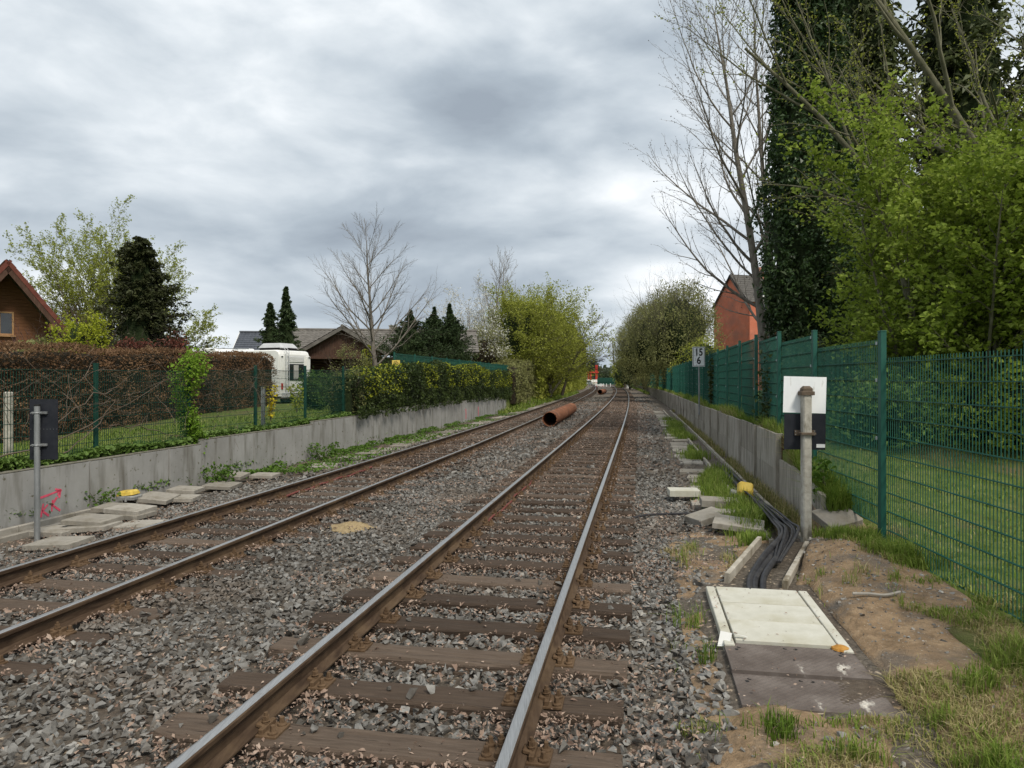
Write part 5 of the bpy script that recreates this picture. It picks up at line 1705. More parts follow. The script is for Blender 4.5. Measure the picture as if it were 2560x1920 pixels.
st = [((0, 0, 0), (math.cos(a) * .42, math.sin(a) * .42, 1), L, .11) for a, L in zip(np.linspace(0, 5.6, 8), (7.6, 7.2, 7.9, 8.4, 7.5, 8.2, 7.0, 7.4))] + [((0, 0, 0), (.02, 0, 1), 8.8, .13), ((0, 0, 0), (.95, 0, .55), 6.2, .08), ((0, 0, 0), (-.8, -.1, .8), 5.2, .08)]
tree('birch_tree', p, 'wide feathery tree with fresh pale green leaves behind the dark yew', 'tree', dict(S_FEATHER, n=[12, 9, 5, 0], rmin=.009), 0, 0, X['bark_g'], 8, stems=st, leaf=dict(lev=(2, 3), per=15, size=.10, mat='spring', jit=.06, tip=.25))
p = at(205, 880, 36); p.z = .5
tree('bare_shrub', p, 'bare reddish twigged shrub beside the brown log house', 'shrub', dict(S_FEATHER, levels=3, n=[9, 8, 0]), 0, 0, X['twig_r'], 9, stems=[((R.normal(0, .2), 0, 0), (R.normal(-.15, .4), R.normal(0, .3), 1), R.uniform(3.2, 4.8), .03) for k in range(12)])
p = at(128, 860, 25); p.z = .5
tree('bare_shrub', p, 'small bare purple twigged shrub against the log house eave', 'shrub', dict(S_FEATHER, levels=3, n=[7, 6, 0]), 0, 0, X['twig_r'], 19, stems=[((R.normal(0, .15), 0, 0), (R.normal(-.05, .3), R.normal(0, .2), 1), R.uniform(2.4, 3.2), .02) for k in range(9)])
# dark yew
def conifer(name, loc, label, H, prof, leafm, n, size, seed, lobes=1, cat='conifer', group=None, rough=.16, droop=.3, core=.7, bark='bark_d', lean=0):
    """prof: [(height fraction, radius)]"""
    rg = np.random.default_rng(seed)
    root = empty(name, loc, label, cat, group=group)
    pz, pr = [a for a, _ in prof], [b for _, b in prof]
    b = MB(); b.tube([(0, 0, -.2), (lean * .5, 0, H * .5), (lean, 0, H * .97)], [.03 + H * .014, .02 + H * .008, .012], 8); b.build('trunk', X[bark], root, smooth=True)
    # boughs
    br, Q, AL, RN = [], [], [], []
    nb = int(90 + H * 42)
    size = size * 1.12
    per = max(9, int(n * .75) // nb)
    for k in range(nb):
        f = .02 + .975 * rg.random() ** .95
        a = k * 2.4 + rg.normal(0, .3)
        Lm = np.interp(f, pz, pr); L = Lm * (rg.uniform(.72, 1.05) + rough * rg.normal(0, .6)) * (1 + rough * 1.3 * math.sin(2 * a + seed) + rough * 1.1 * math.sin(17 * f + 3 * a + seed)) + .02
        L = max(L, .05)
        q = np.array([lean * f, 0, f * H]); dv = np.array([math.cos(a), math.sin(a), .25 - .45 * droop])
        P = [q]
        for j in range(4):
            dv = unit(dv + np.array([0, 0, (.16 if j > 1 else -.05) - droop * .12])); P.append(P[-1] + dv * L / 4)
        P = np.array(P)
        br.append((P, np.linspace(.02, .004, 5), 1))
        t = rg.uniform(.2, 1.02, per) ** .8; i = np.minimum((t * 4).astype(int), 3); w = (t * 4 - i)[:, None]
        c = P[i] * (1 - w) + P[i + 1] * w
        side = unit(np.cross(P[-1] - P[0], [0, 0, 1.]))
        sd = rg.normal(0, 1, per) * (.02 + .27 * L * (1.08 - t))
        c = c + side * sd[:, None] + rg.normal(0, .012 + .045 * L, (per, 3)) * np.array([.6, .6, 1]) + np.array([0, 0, -1.]) * np.abs(sd)[:, None] * .25
        Q.append(c); AL.append(unit(P[-1] - P[0])[None] + side[None] * np.sign(sd)[:, None] * .7); RN.append(np.clip(.35 * rg.random() + .25 * t + .4 * rg.random(per), 0, 1))
    Q, AL, RN = np.concatenate(Q), np.concatenate(AL), np.concatenate(RN)
    V, F = tubes([(P[[0, 2, 4]], r[[0, 2, 4]], l) for (P, r, l) in br], (3, 3)); link('boughs', np_mesh('boughs', V, [F], X[bark]), root)
    nv, nu = 14, 14
    vs, fs = [], []
    for j in range(nv + 1):
        f = .02 + .92 * j / nv
        for i in range(nu):
            a = 6.283 * i / nu
            rr = np.interp(f, pz, pr) * core * (1 + .18 * math.sin(3 * a + 9 * f + seed))
            vs.append((lean * f + rr * math.cos(a), rr * math.sin(a), f * H))
    for j in range(nv):
        for i in range(nu):
            fs.append((j * nu + i, j * nu + (i + 1) % nu, (j + 1) * nu + (i + 1) % nu, (j + 1) * nu + i))
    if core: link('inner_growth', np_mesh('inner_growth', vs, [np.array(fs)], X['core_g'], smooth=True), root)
    link('foliage', leaf_mesh('foliage', Q, size, X[leafm], .4, .35, rnd=RN, align=AL, droop=droop), root)
    return root
p = at(335, 880, 24); p.z = .5
conifer('yew_tree', p, 'dark green brown conical yew above the beech hedge', 6.1, [(0, 1.0), (.3, 1.15), (.55, 1.0), (.75, .75), (.9, .5), (1, .12)], 'yewdark', 24000, .125, 31, rough=.22, core=.42, lean=.25)
p = at(395, 880, 24.6); p.z = .5
conifer('yew_tree', p, 'shorter ragged dark yew leaning beside the conical one', 5.2, [(0, .9), (.4, 1.0), (.7, .7), (.9, .35), (1, .05)], 'yewdark', 9000, .125, 32, core=.25, rough=.4, lean=-.1)
p = at(200, 880, 22); p.z = .5
shrub('golden_shrub', p, 'rounded bright yellow green shrub beside the log house', 'shrub', (.95, .9, 1.5), 'yleaf', 170, 40, .12, .085, 33, lift=1.75)
p = at(428, 880, 23.5); p.z = .5
shrub('photinia', p, 'dark red leaved photinia at the foot of the yew', 'shrub', (.62, .6, 1.25), 'red_leaf', 110, 34, .11, .10, 34, lift=1.45, corem='core')
for k, (px, d, lab) in enumerate([(322, 21.5, 'low red tipped shrub peeping over the hedge in front of the yew'), (372, 21.8, 'low pinkish shrub peeping over the hedge near the photinia')]):
    p = at(px, 870, d); p.z = .5
    shrub('red_shrub', p, lab, 'shrub', (.45, .4, .7), 'red_leaf', 40, 30, .10, .10, 35 + k, lift=1.75, corem='core')
p = at(715, 880, 44); p.z = .5
conifer('cypress', p, 'grey green cypress with a thin nodding leader behind the motorhome', 7.0, [(0, 1.5), (.2, 1.45), (.45, 1.05), (.7, .55), (.88, .22), (1, .03)], 'conifer', 14000, .17, 36, rough=.25, core=.55)
p = at(676, 880, 44.6); p.z = .5
conifer('cypress', p, 'shorter cypress standing against the one with the nodding leader', 6.1, [(0, 1.1), (.3, 1.05), (.6, .75), (.85, .3), (1, .03)], 'conifer', 10000, .17, 37, rough=.25, core=.55)
for k, (px, d, top, rad, lab) in enumerate([(1026, 44, 776, 2.0, 'dark spruce next to the chalet roof'), (1086, 46, 768, 1.7, 'dark spruce between two others behind the ivy hedge'), (1124, 47, 760, 1.8, 'dark spruce beside the white blossoming tree')]):
    p = at(px, 880, d); z = at(px, top, d).z; p.z = .5
    conifer('spruce', p, lab, z - .5, [(0, rad * 1.15), (.4, rad * 1.15), (.6, rad * .9), (.76, rad * .5), (.87, rad * .15), (.94, rad * .05), (1, .01)], 'conifer', 17000, .15, 40 + k, rough=.22, core=.45, droop=.1, group='dark spruces behind the ivy hedge')
p = at(1215, 930, 54); p.z = .4
shrub('blossom_tree', p, 'white blossoming bushy tree between the spruces and the yellow green trees', 'tree', (1.9, 1.6, 2.5), 'willow', 230, 26, .22, .13, 45, lift=3.0, core=.5, corem='core', extra=('blossom', .55, 'blossom', .12))
p = at(1160, 930, 58); p.z = .4
tree('blossom_tree', p, 'pale blossoming tree with thin upright twigs above the spruces', 'tree', dict(S_FEATHER, n=[9, 8, 4, 0]), 0, 0, X['bark'], 46, stems=[((R.normal(0, .2), 0, 0), (R.normal(0, .33), R.normal(0, .2), 1), R.uniform(5.5, 7.8), .07) for k in range(7)], leaf=dict(lev=(2, 3), per=3.0, size=.13, mat='blossom', jit=.06, name='blossom'))
for k, (px, d, top, lab) in enumerate([(1222, 78, 668, 'tall bare grey tree behind the blossoming tree'), (1262, 80, 660, 'tall bare grey tree close to the yellow green tree')]):
    p = at(px, 930, d); H = at(px, top, d).z - .3; p.z = .3
    tree('bare_tree', p, lab, 'tree', dict(BARE, n=[16, 9, 5, 0], rmin=.012), H, .20, X['bark'], 48 + k, group='bare trees behind the blossom')
# yellow green trees that close the view on the left of the line
YG = dict(levels=4, draw=3, seg=[8, 6, 3, 1], wob=[.06, .10, .14, .18], trop=[.03, .02, .0, -.02], n=[11, 9, 6, 0], start=[.12, .2, .15, 0], ang=[.9, .8, .7, 0], len=[.55, .45, .42, 0], fall=[.4, .4, .4, 0], rmin=.010, rr=.6, rl=.014, taper=.15)
for k, (px, d, top, lab, n) in enumerate([(1306, 60, 718, 'broad yellow green tree beside the white blossom', 11), (1368, 66, 704, 'yellow green tree leaning out towards the line', 11), (1338, 72, 722, 'yellow green tree between two broader ones', 9)]):
    p = at(px, 950, d); H = at(px, top, d).z - .2; p.z = .2
    st = [((R.normal(0, .3), R.normal(0, .3), 0), (R.normal(0, .26), R.normal(0, .26), 1), H * R.uniform(.6, .86), .13) for j in range(n)]
    tree('ash_tree', p, lab, 'tree', YG, 0, 0, X['bark_g'], 50 + k, stems=st, leaf=dict(lev=(1, 2, 3), per=8.5, size=.15, mat='olive', jit=.15), group='yellow green trees beside the line')
p = at(1405, 955, 70); p.z = .2
tree('bare_tree', p, 'bare dark branched tree reaching out over the line from the hedge wall', 'tree', dict(BARE, n=[7, 10, 7, 0], trop=[0, -.01, -.01, -.02], rmin=.012, len=[.5, .45, .42, 0]), 0, 0, X['bark_d'], 57,
     stems=[((0, 0, 0), (.28, .1, 1), 8.6, .16), ((0, 0, 2.5), (.75, 0, .75), 6.2, .10), ((0, 0, 2.2), (.95, 0, .45), 5.2, .08), ((0, 0, 1.8), (.9, 0, .3), 4.2, .07)])
# small plants in the chalet garden
for k, (px, d, lab) in enumerate([(910, 33, 'narrow golden column conifer beside the bare tree trunk, shorter of two'), (923, 33.3, 'narrow golden column conifer beside the bare tree trunk, taller of two')]):
    p = at(px, 900, d); p.z = .6
    conifer('column_conifer', p, lab, 2.6 + .25 * k, [(0, .16), (.4, .17), (.8, .11), (1, .02)], 'yleaf', 1500, .06, 60 + k, core=.8)
p = at(880, 920, 29); p.z = .6
shrub('leafing_shrub', p, 'loose leafing shrub in front of the chalet porch', 'shrub', (.75, .6, 1.15), 'willow', 80, 22, .10, .06, 63, lift=1.5, core=0)
p = at(790, 1000, 26.5); p.z = .6
shrub('evergreen_shrub', p, 'dense green shrub behind the low fence near the white chair', 'shrub', (.75, .6, .75), 'cover', 90, 30, .12, .07, 64, lift=.72)
p = at(868, 985, 22.6); p.z = .6
shrub('leafing_shrub', p, 'straggly shrub at the start of the ivy hedge', 'shrub', (.55, .5, .75), 'willow', 60, 26, .10, .06, 65, lift=.75, core=.4)
p = at(97, 870, 20.5); p.z = .5
shrub('evergreen_shrub', p, 'grey green rhododendron peeping over the beech hedge by the log house', 'shrub', (.7, .5, .55), 'willow', 40, 24, .10, .12, 66, lift=1.9, core=.5)

# ------------------------------------------------------------------ trees, right side
p = at(1921, 850, 30); p.z = .8
S_TALL = dict(BARE, seg=[16, 9, 5, 2], n=[24, 12, 6, 0], start=[.14, .16, .12, 0], ang=[1.0, .55, .6, 0], len=[.42, .40, .36, 0], fall=[.30, .5, .4, 0], trop=[.02, .085, .06, .03], wob=[.016, .06, .10, .15], rmin=.007, rl=.013)
root, br = tree('bare_tree', p, 'tall bare tree with bursting buds beside the ivy covered conifer', 'tree', S_TALL, 17.0, .22, X['bark'], 77, dirn=(-.075, 0, 1),
     leaf=dict(lev=(2, 3), per=2.6, size=.06, mat='deadtwig', jit=.015, tip=.5, name='buds'))
tree('bare_tree', p + Vector((.35, .3, 0)), 'second bare stem rising close behind the tall budding tree', 'tree', S_TALL, 17.5, .17, X['bark'], 79, dirn=(-.02, .04, 1),
     leaf=dict(lev=(2, 3), per=2.6, size=.06, mat='deadtwig', jit=.015, tip=.5, name='buds'))
def ivy_column():
    d = 22; p = at(2028, 900, d); p.z = .6
    root = empty('ivy_conifer', p, 'tall dark conifer wrapped in glossy ivy beside the bare tree', 'tree')
    H = 17.5
    rg = np.random.default_rng(5)
    b = MB(); b.tube([(0, 0, -.3), (0, 0, H * .5), (.1, 0, H)], [.3, .22, .05], 10); b.build('trunk', X['bark_d'], root, smooth=True)
    pz = [0, 2, 5, 7, 9, 10.5, 12, 17.5]; pr = [1.0, 1.05, 1.22, 1.3, 1.12, .9, .85, .5]
    nv, nu = 26, 18
    vs, fs = [], []
    for j in range(nv + 1):
        z = H * j / nv
        for i in range(nu):
            a = 6.283 * i / nu
            rr = np.interp(z, pz, pr) * .80 * (1 + .1 * math.sin(3 * a + z) + .06 * math.sin(7 * a - 2 * z))
            vs.append((rr * math.cos(a), rr * math.sin(a), z))
    for j in range(nv):
        for i in range(nu):
            fs.append((j * nu + i, j * nu + (i + 1) % nu, (j + 1) * nu + (i + 1) % nu, (j + 1) * nu + i))
    link('inner_growth', np_mesh('inner_growth', vs, [np.array(fs)], X['core_g'], smooth=True), root)
    ncl, per = 1500, 28
    z = rg.random(ncl) * H; a = rg.random(ncl) * 6.283
    rad = np.interp(z, pz, pr) * (.86 + .28 * rg.random(ncl)) * (1 + .12 * np.sin(3 * a + z) + .08 * np.sin(7 * a - 2 * z))
    C = np.stack([rad * np.cos(a), rad * np.sin(a), z], -1)
    Q = np.repeat(C, per, 0) + rg.normal(0, 1, (ncl * per, 3)) * np.array([.10, .10, .2])
    rnd = np.clip(np.repeat(rg.random(ncl), per) * .5 + .5 * rg.random(ncl * per), 0, 1)
    link('ivy', leaf_mesh('ivy', Q, .115, X['ivy'], .75, .2, rnd=rnd, droop=.8), root)
    # lower cypress sprays and the dark top
    k = (Q[:, 2] < 4.5) | (Q[:, 2] > 9.5)
    q = Q[k][::2] + rg.normal(0, .12, (len(Q[k][::2]), 3))
    link('sprays', leaf_mesh('sprays', q, .2, X['conifer'], .3, .2, droop=.8), root)
ivy_column()
for k, (x, d, H, rad, lab) in enumerate([(12.2, 25, 17, 2.6, 'dark cypress behind the hazel, next to the ivy covered conifer'), (15.8, 25, 18, 2.8, 'dark cypress in the middle of the row behind the hazel'), (19.6, 25, 17, 2.8, 'dark cypress at the far end of the row behind the hazel')]):
    conifer('cypress', (x, d, .4), lab, H, [(0, rad), (.3, rad * 1.05), (.6, rad * .8), (.85, rad * .6), (1, .3)], 'cypress_l', 20000, .27, 80 + k, rough=.15, core=.5, droop=.7)
def hazel():
    p = Vector((7.9, 12.4, .1))
    rg = np.random.default_rng(6)
    stems = []
    for k in range(34):
        a = rg.random() * 6.28; sp = rg.uniform(.08, .64)
        stems.append(((math.cos(a) * .25, math.sin(a) * .25, -.1), (.08 + math.cos(a) * sp * .72, math.sin(a) * sp * .7, 1), rg.uniform(4.4, 7.0), rg.uniform(.035, .065)))
    S = dict(levels=4, draw=3, seg=[9, 6, 4, 2], wob=[.06, .10, .14, .18], trop=[.02, .0, .0, -.02], n=[10, 7, 4, 0], start=[.16, .15, .1, 0], ang=[.75, .7, .7, 0], len=[.34, .46, .5, 0], fall=[.3, .3, .3, 0], rmin=.004, rr=.55, rl=.012, taper=.15)
    root, br = tree('hazel_bush', p, 'large light green hazel with many stems behind the green fence', 'shrub', S, 0, 0, X['bark_g'], 90, stems=stems, leaf=dict(lev=(1, 2, 3), per=21.0, size=.086, mat='hazel', jit=.06, aspect=.85, up=.8, hexa=False, droop=.2))
    return len(br)
hazel()
def hazel2():
    rg = np.random.default_rng(16)
    S = dict(levels=4, draw=3, seg=[8, 6, 4, 2], wob=[.06, .10, .14, .18], trop=[.02, .0, .0, -.02], n=[9, 7, 4, 0], start=[.12, .15, .1, 0], ang=[.75, .7, .7, 0], len=[.4, .48, .5, 0], fall=[.25, .3, .3, 0], rmin=.004, rr=.55, rl=.012, taper=.15)
    for k, (x, y, L0, L1, lab, n) in enumerate([(10.2, 12.8, 4.0, 6.2, 'light green hazel beside the many stemmed one, further from the ivy', 14), (10.6, 16.4, 4.5, 7.0, 'smaller light green hazel between the ivy covered conifer and the big hazel', 10)]):
        st = []
        for j in range(n):
            a = rg.random() * 6.28; sp = rg.uniform(.1, .6)
            st.append(((math.cos(a) * .2, math.sin(a) * .2, -.1), (math.cos(a) * sp * .7, math.sin(a) * sp * .7, 1), rg.uniform(L0, L1), rg.uniform(.03, .055)))
        tree('hazel_bush', (x, y, .1), lab, 'shrub', S, 0, 0, X['bark_g'], 91 + k, stems=st, leaf=dict(lev=(1, 2, 3), per=15.0, size=.088, mat='hazel', jit=.05, aspect=.8, up=.8, hexa=False, droop=.2))
hazel2()
# overhanging tree with nearly bare lichen-grey limbs
S_OV = dict(levels=4, seg=[10, 8, 6, 4], wob=[.06, .09, .12, .16], trop=[.0, .02, .02, .0], n=[9, 8, 5, 0], start=[.3, .2, .15, 0], ang=[.55, .6, .6, 0], len=[.5, .45, .42, 0], fall=[.4, .4, .4, 0], rmin=.006, rr=.6, rl=.013, taper=.2)
tree('overhanging_tree', (13.2, 15.0, .2), 'grey limbed tree leaning in above the hazel with few small leaves', 'tree', S_OV, 0, 0, X['bark_g'], 95,
     stems=[((0, 0, 0), (-.50, -.02, .82), 12.5, .17), ((-.4, 0, .4), (-.62, .06, .80), 11.5, .14), ((0, .1, .5), (-.25, .0, 1), 12, .14), ((0, 0, 2), (-.85, .1, .75), 8.5, .10)],
     leaf=dict(lev=(2, 3), per=6.5, size=.06, mat='olive', jit=.05))
# ivy thicket on the lawn behind the fence
for k, (x, y, r, lab) in enumerate([(6.1, 11.6, (1.0, .8, .62), 'low dark ivy thicket at the foot of the big hazel'), (8.4, 11.2, (1.5, .8, .7), 'dark leaved thicket on the lawn beside the hazel stems'), (10.8, 11.6, (1.4, .8, .8), 'dark green thicket at the far edge of the lawn behind the fence'), (5.6, 13.6, (.8, .8, .9), 'dark thicket below the ivy covered conifer')]):
    shrub('ivy_thicket', (x, y, gz(x, y)), lab, 'shrub', r, 'ivyhedge' if k in (3,) else ('cover' if k == 0 else 'hazel'), 110, 26, .14, .085, 100 + k, lift=r[2] * .8)
# grey green willow bushes behind the fence, one after the other along the line
for k, (px, d, top, rx, rz_, lab) in enumerate([(1700, 60, 712, 3.0, 4.6, 'large rounded grey green willow beside the red house'), (1655, 74, 728, 3.6, 4.8, 'rounded willow next along the fence from the largest one'), (1612, 98, 770, 3.9, 4.5, 'willow further along the fence with a ragged top'), (1590, 128, 800, 4.2, 4.6, 'last willow along the fence before the level crossing')]):
    zt = at(px, top, d).z
    p = at(px, 930, d); p.z = .5
    root = shrub('willow_bush', p, lab, 'tree', (rx, rx, (zt - .5) * .5), 'willow', 400, 34, .34, .15, 110 + k, lift=(zt - .5) * .52, core=.62, stems=12, bark='bark_g', shell=.7, up=.3)
    rg = np.random.default_rng(k)
    br = []
    for j in range(500):
        v = rg.normal(0, 1, 3); v[2] = abs(v[2]); v = unit(v); q = v * np.array([rx, rx, (zt - .5) * .5]) * .9 + np.array([0, 0, (zt - .5) * .52])
        br.append((np.array([q * np.array([.8, .8, .85]), q, q + unit(v * .5 + np.array([0, 0, .8]) + rg.normal(0, .2, 3)) * rg.uniform(.4, 1.0)]), np.array([.012, .009, .005]), 3))
    V, F = tubes(br); link('twigs', np_mesh('twigs', V, [F], X['bark_g']), root)
p = at(1760, 930, 50); p.z = .6
shrub('bramble_bush', p, 'bright olive bush low against the largest willow behind the kilometre board', 'shrub', (2.2, 1.5, 2.0), 'olive', 170, 34, .22, .12, 118, lift=2.0)
for k, (px, d, top) in enumerate([(1541, 165, 838), (1562, 150, 835)]):
    p = at(px, 950, d); H = at(px, top, d).z; p.z = 0
    tree('tall_thin_tree', p, ['thin sparsely leaved tree standing next to the level crossing', 'thin tree with ivy on its trunk just before the level crossing'][k], 'tree', dict(YG, n=[9, 6, 4, 0], rmin=.03, len=[.3, .4, .4, 0]), H, .25, X['bark_d'], 120 + k, leaf=dict(lev=(2, 3), per=1.2, size=.4, mat='olive', jit=.2))
for k, (px, d, r, zc, lab) in enumerate([(1575, 140, (2.4, 2.4, 3.5), 3.6, 'dark green bush behind the crossing signal'), (1556, 158, (2.0, 2, 3.2), 3.3, 'olive bush beside the thin trees at the crossing'), (1440, 160, (1.4, 1.4, 1.0), .8, 'low bush at the foot of the crossing signal by the hedge wall')]):
    p = at(px, 955, d); p.z = -.1
    shrub('roadside_bush', p, lab, 'bush', r, 'olive' if k else 'conifer', 100, 26, .4, .32, 130 + k, lift=zc)
# ------------------------------------------------------------------ buildings
def tiled(name, o, ax, ay, W, L, m, parent, tw=.30, tl=.34, amp=.028, th=.05):
    """pantile roof plane: o corner at the eave, ax along the eave, ay up the slope"""
    o, ax, ay = Vector(o), Vector(ax).normalized(), Vector(ay).normalized()
    nz = ax.cross(ay).normalized()
    if nz.z < 0: nz = -nz
    nx = max(1, int(W / tw)) * 4; ny = max(1, int(L / tl))
    V, F = [], []
    for j in range(ny):
        for e in (0, 1):
            y = L * (j + e) / ny
            for i in range(nx + 1):
                x = W * i / nx
                ph = (i % 4) / 4
                h = amp * (0.5 + .5 * math.cos(2 * PI * ph)) + (.022 if e == 0 else 0)
                p = o + ax * x + ay * y + nz * h
                V.append(p)
    n1 = nx + 1
    for r in range(2 * ny - 1):
        for i in range(nx):
            F.append((r * n1 + i, r * n1 + i + 1, (r + 1) * n1 + i + 1, (r + 1) * n1 + i))
    b = MB(); b.add(V, F)
    # underside slab
    q = [o - nz * .002, o + ax * W - nz * .002, o + ax * W + ay * L - nz * .002, o + ay * L - nz * .002]
    q2 = [p - nz * th for p in q]
    b.add(q + q2, [(0, 1, 2, 3), (7, 6, 5, 4), (0, 4, 5, 1), (1, 5, 6, 2), (2, 6, 7, 3), (3, 7, 4, 0)])
    return b.build(name, m, parent)
def window(parent, c, w, h, ax, nrm, frame, rev=.05, mull=1, mglass='glass', sill=None):
    """frame and panes; c centre, ax along the wall, nrm outward"""
    c, ax, nrm = Vector(c), Vector(ax).normalized(), Vector(nrm).normalized()
    up = Vector((0, 0, 1))
    f = .07
    b = MB()
    for (x, z, ww, hh) in ((0, h / 2, w + f, f), (0, -h / 2, w + f, f), (-w / 2, 0, f, h - f), (w / 2, 0, f, h - f)):
        b.prism([(x - ww / 2, z - hh / 2), (x + ww / 2, z - hh / 2), (x + ww / 2, z + hh / 2), (x - ww / 2, z + hh / 2)], c, ax, up, nrm, rev)
    for k in range(1, mull + 1):
        x = -w / 2 + w * k / (mull + 1)
        b.prism([(x - .03, -h / 2 + f / 2), (x + .03, -h / 2 + f / 2), (x + .03, h / 2 - f / 2), (x - .03, h / 2 - f / 2)], c, ax, up, nrm, rev * .8)
    win = b.build('window', X[frame], parent)
    for k in range(mull + 1):
        x0, x1 = -w / 2 + w * k / (mull + 1) + .036, -w / 2 + w * (k + 1) / (mull + 1) - .036
        g = MB(); g.prism([(x0, -h / 2 + .036), (x1, -h / 2 + .036), (x1, h / 2 - .036), (x0, h / 2 - .036)], c + nrm * .008, ax, up, nrm, .006)
        g.build('pane', X[mglass], win)
    if sill:
        s = MB(); s.prism([(-w / 2 - .1, -h / 2 - .1), (w / 2 + .1, -h / 2 - .1), (w / 2 + .1, -h / 2 - .045), (-w / 2 - .1, -h / 2 - .045)], c, ax, up, nrm, .12)
        s.build('sill', X[sill], win)
    return win

def log_house():
    d = 30
    ap = at(20, 655, d)                     # ridge end
    H = ap.z - .5
    root = empty('log_house', (ap.x, d, .5), 'brown log house gable with a red tiled roof behind the beech hedge', 'house', rz=.72)
    pitch = math.radians(53)
    half = 3.3; z_e = H - half * math.tan(pitch)      # eave
    wall_half = half - .55
    # log wall, course by course
    zt = H - .35
    z = -.4; k = 0
    while z < zt - .3:
        c = .148
        hw = min(wall_half, (zt - (z + c)) / math.tan(pitch) + .0)
        hw0 = min(wall_half, (zt - z) / math.tan(pitch))
        if hw > .1:
            b = MB()
            b.prism([(-hw0, 0), (hw0, 0), (hw, c - .006), (-hw, c - .006)], (0, 1.0, z), (1, 0, 0), (0, 0, 1), (0, 1, 0), .16)
            o = b.build('log', X['log'], root)
        z += c
    # side wall
    b = MB(); b.box((wall_half - .08, 4.6, (z_e + .2) / 2), (.16, 6.8, z_e + .6)); b.build('side_wall', X['log'], root)
    # roof: overhangs the gable by about a metre
    for s in (-1, 1):
        up = Vector((-s * math.cos(pitch), 0, math.sin(pitch)))
        L = half / math.cos(pitch) + .12
        eave = Vector((s * half, -.1, z_e)) - up * .12
        if s > 0: tiled('roof', eave, (0, 1, 0), up, 9, L + .12, X['tile_r'], root, th=.09)
        else: tiled('roof', eave + Vector((0, 9, 0)), (0, -1, 0), up, 9, L + .12, X['tile_r'], root, th=.09)
        n = Vector((s * math.sin(pitch), 0, math.cos(pitch)))
        # barge board and soffit
        b = MB(); b.prism([(0, -.30), (L, -.30), (L, -.10), (0, -.10)], eave + Vector((0, -.01, 0)), up, n, (0, -1, 0), .05); b.build('barge_board', X['browntim'], root)
        b = MB(); b.prism([(0, -.13), (L, -.13), (L, -.105), (0, -.105)], eave + Vector((0, .05, 0)), up, n, (0, 1, 0), 1.05); b.build('soffit', X['browntim'], root)
        # verge tiles
        k = int(L / .34)
        for i in range(k):
            b = MB(); b.prism([(0, -.10), (.35, -.10), (.35, .065), (0, .085)], eave + up * (i * L / k) + Vector((0, .02, 0)), up, n, (0, -1, 0), .10); b.build('verge_tile', X['tile_r'], root)
        # purlin heads
        q = Vector((s * 1.55, -.15, H - 1.55 * math.tan(pitch) - .62)); b = MB(); b.box(q + Vector((0, .65, 0)), (.22, 1.4, .26), bev=.01); b.build('purlin', X['log'], root)
    wz = 1.8 - (805 - 948) / FOC * d - .5
    window(root, (at(8, 805, d).x - ap.x, .985, wz), .95, .95, (1, 0, 0), (0, -1, 0), 'winframe', sill='winframe')
log_house()

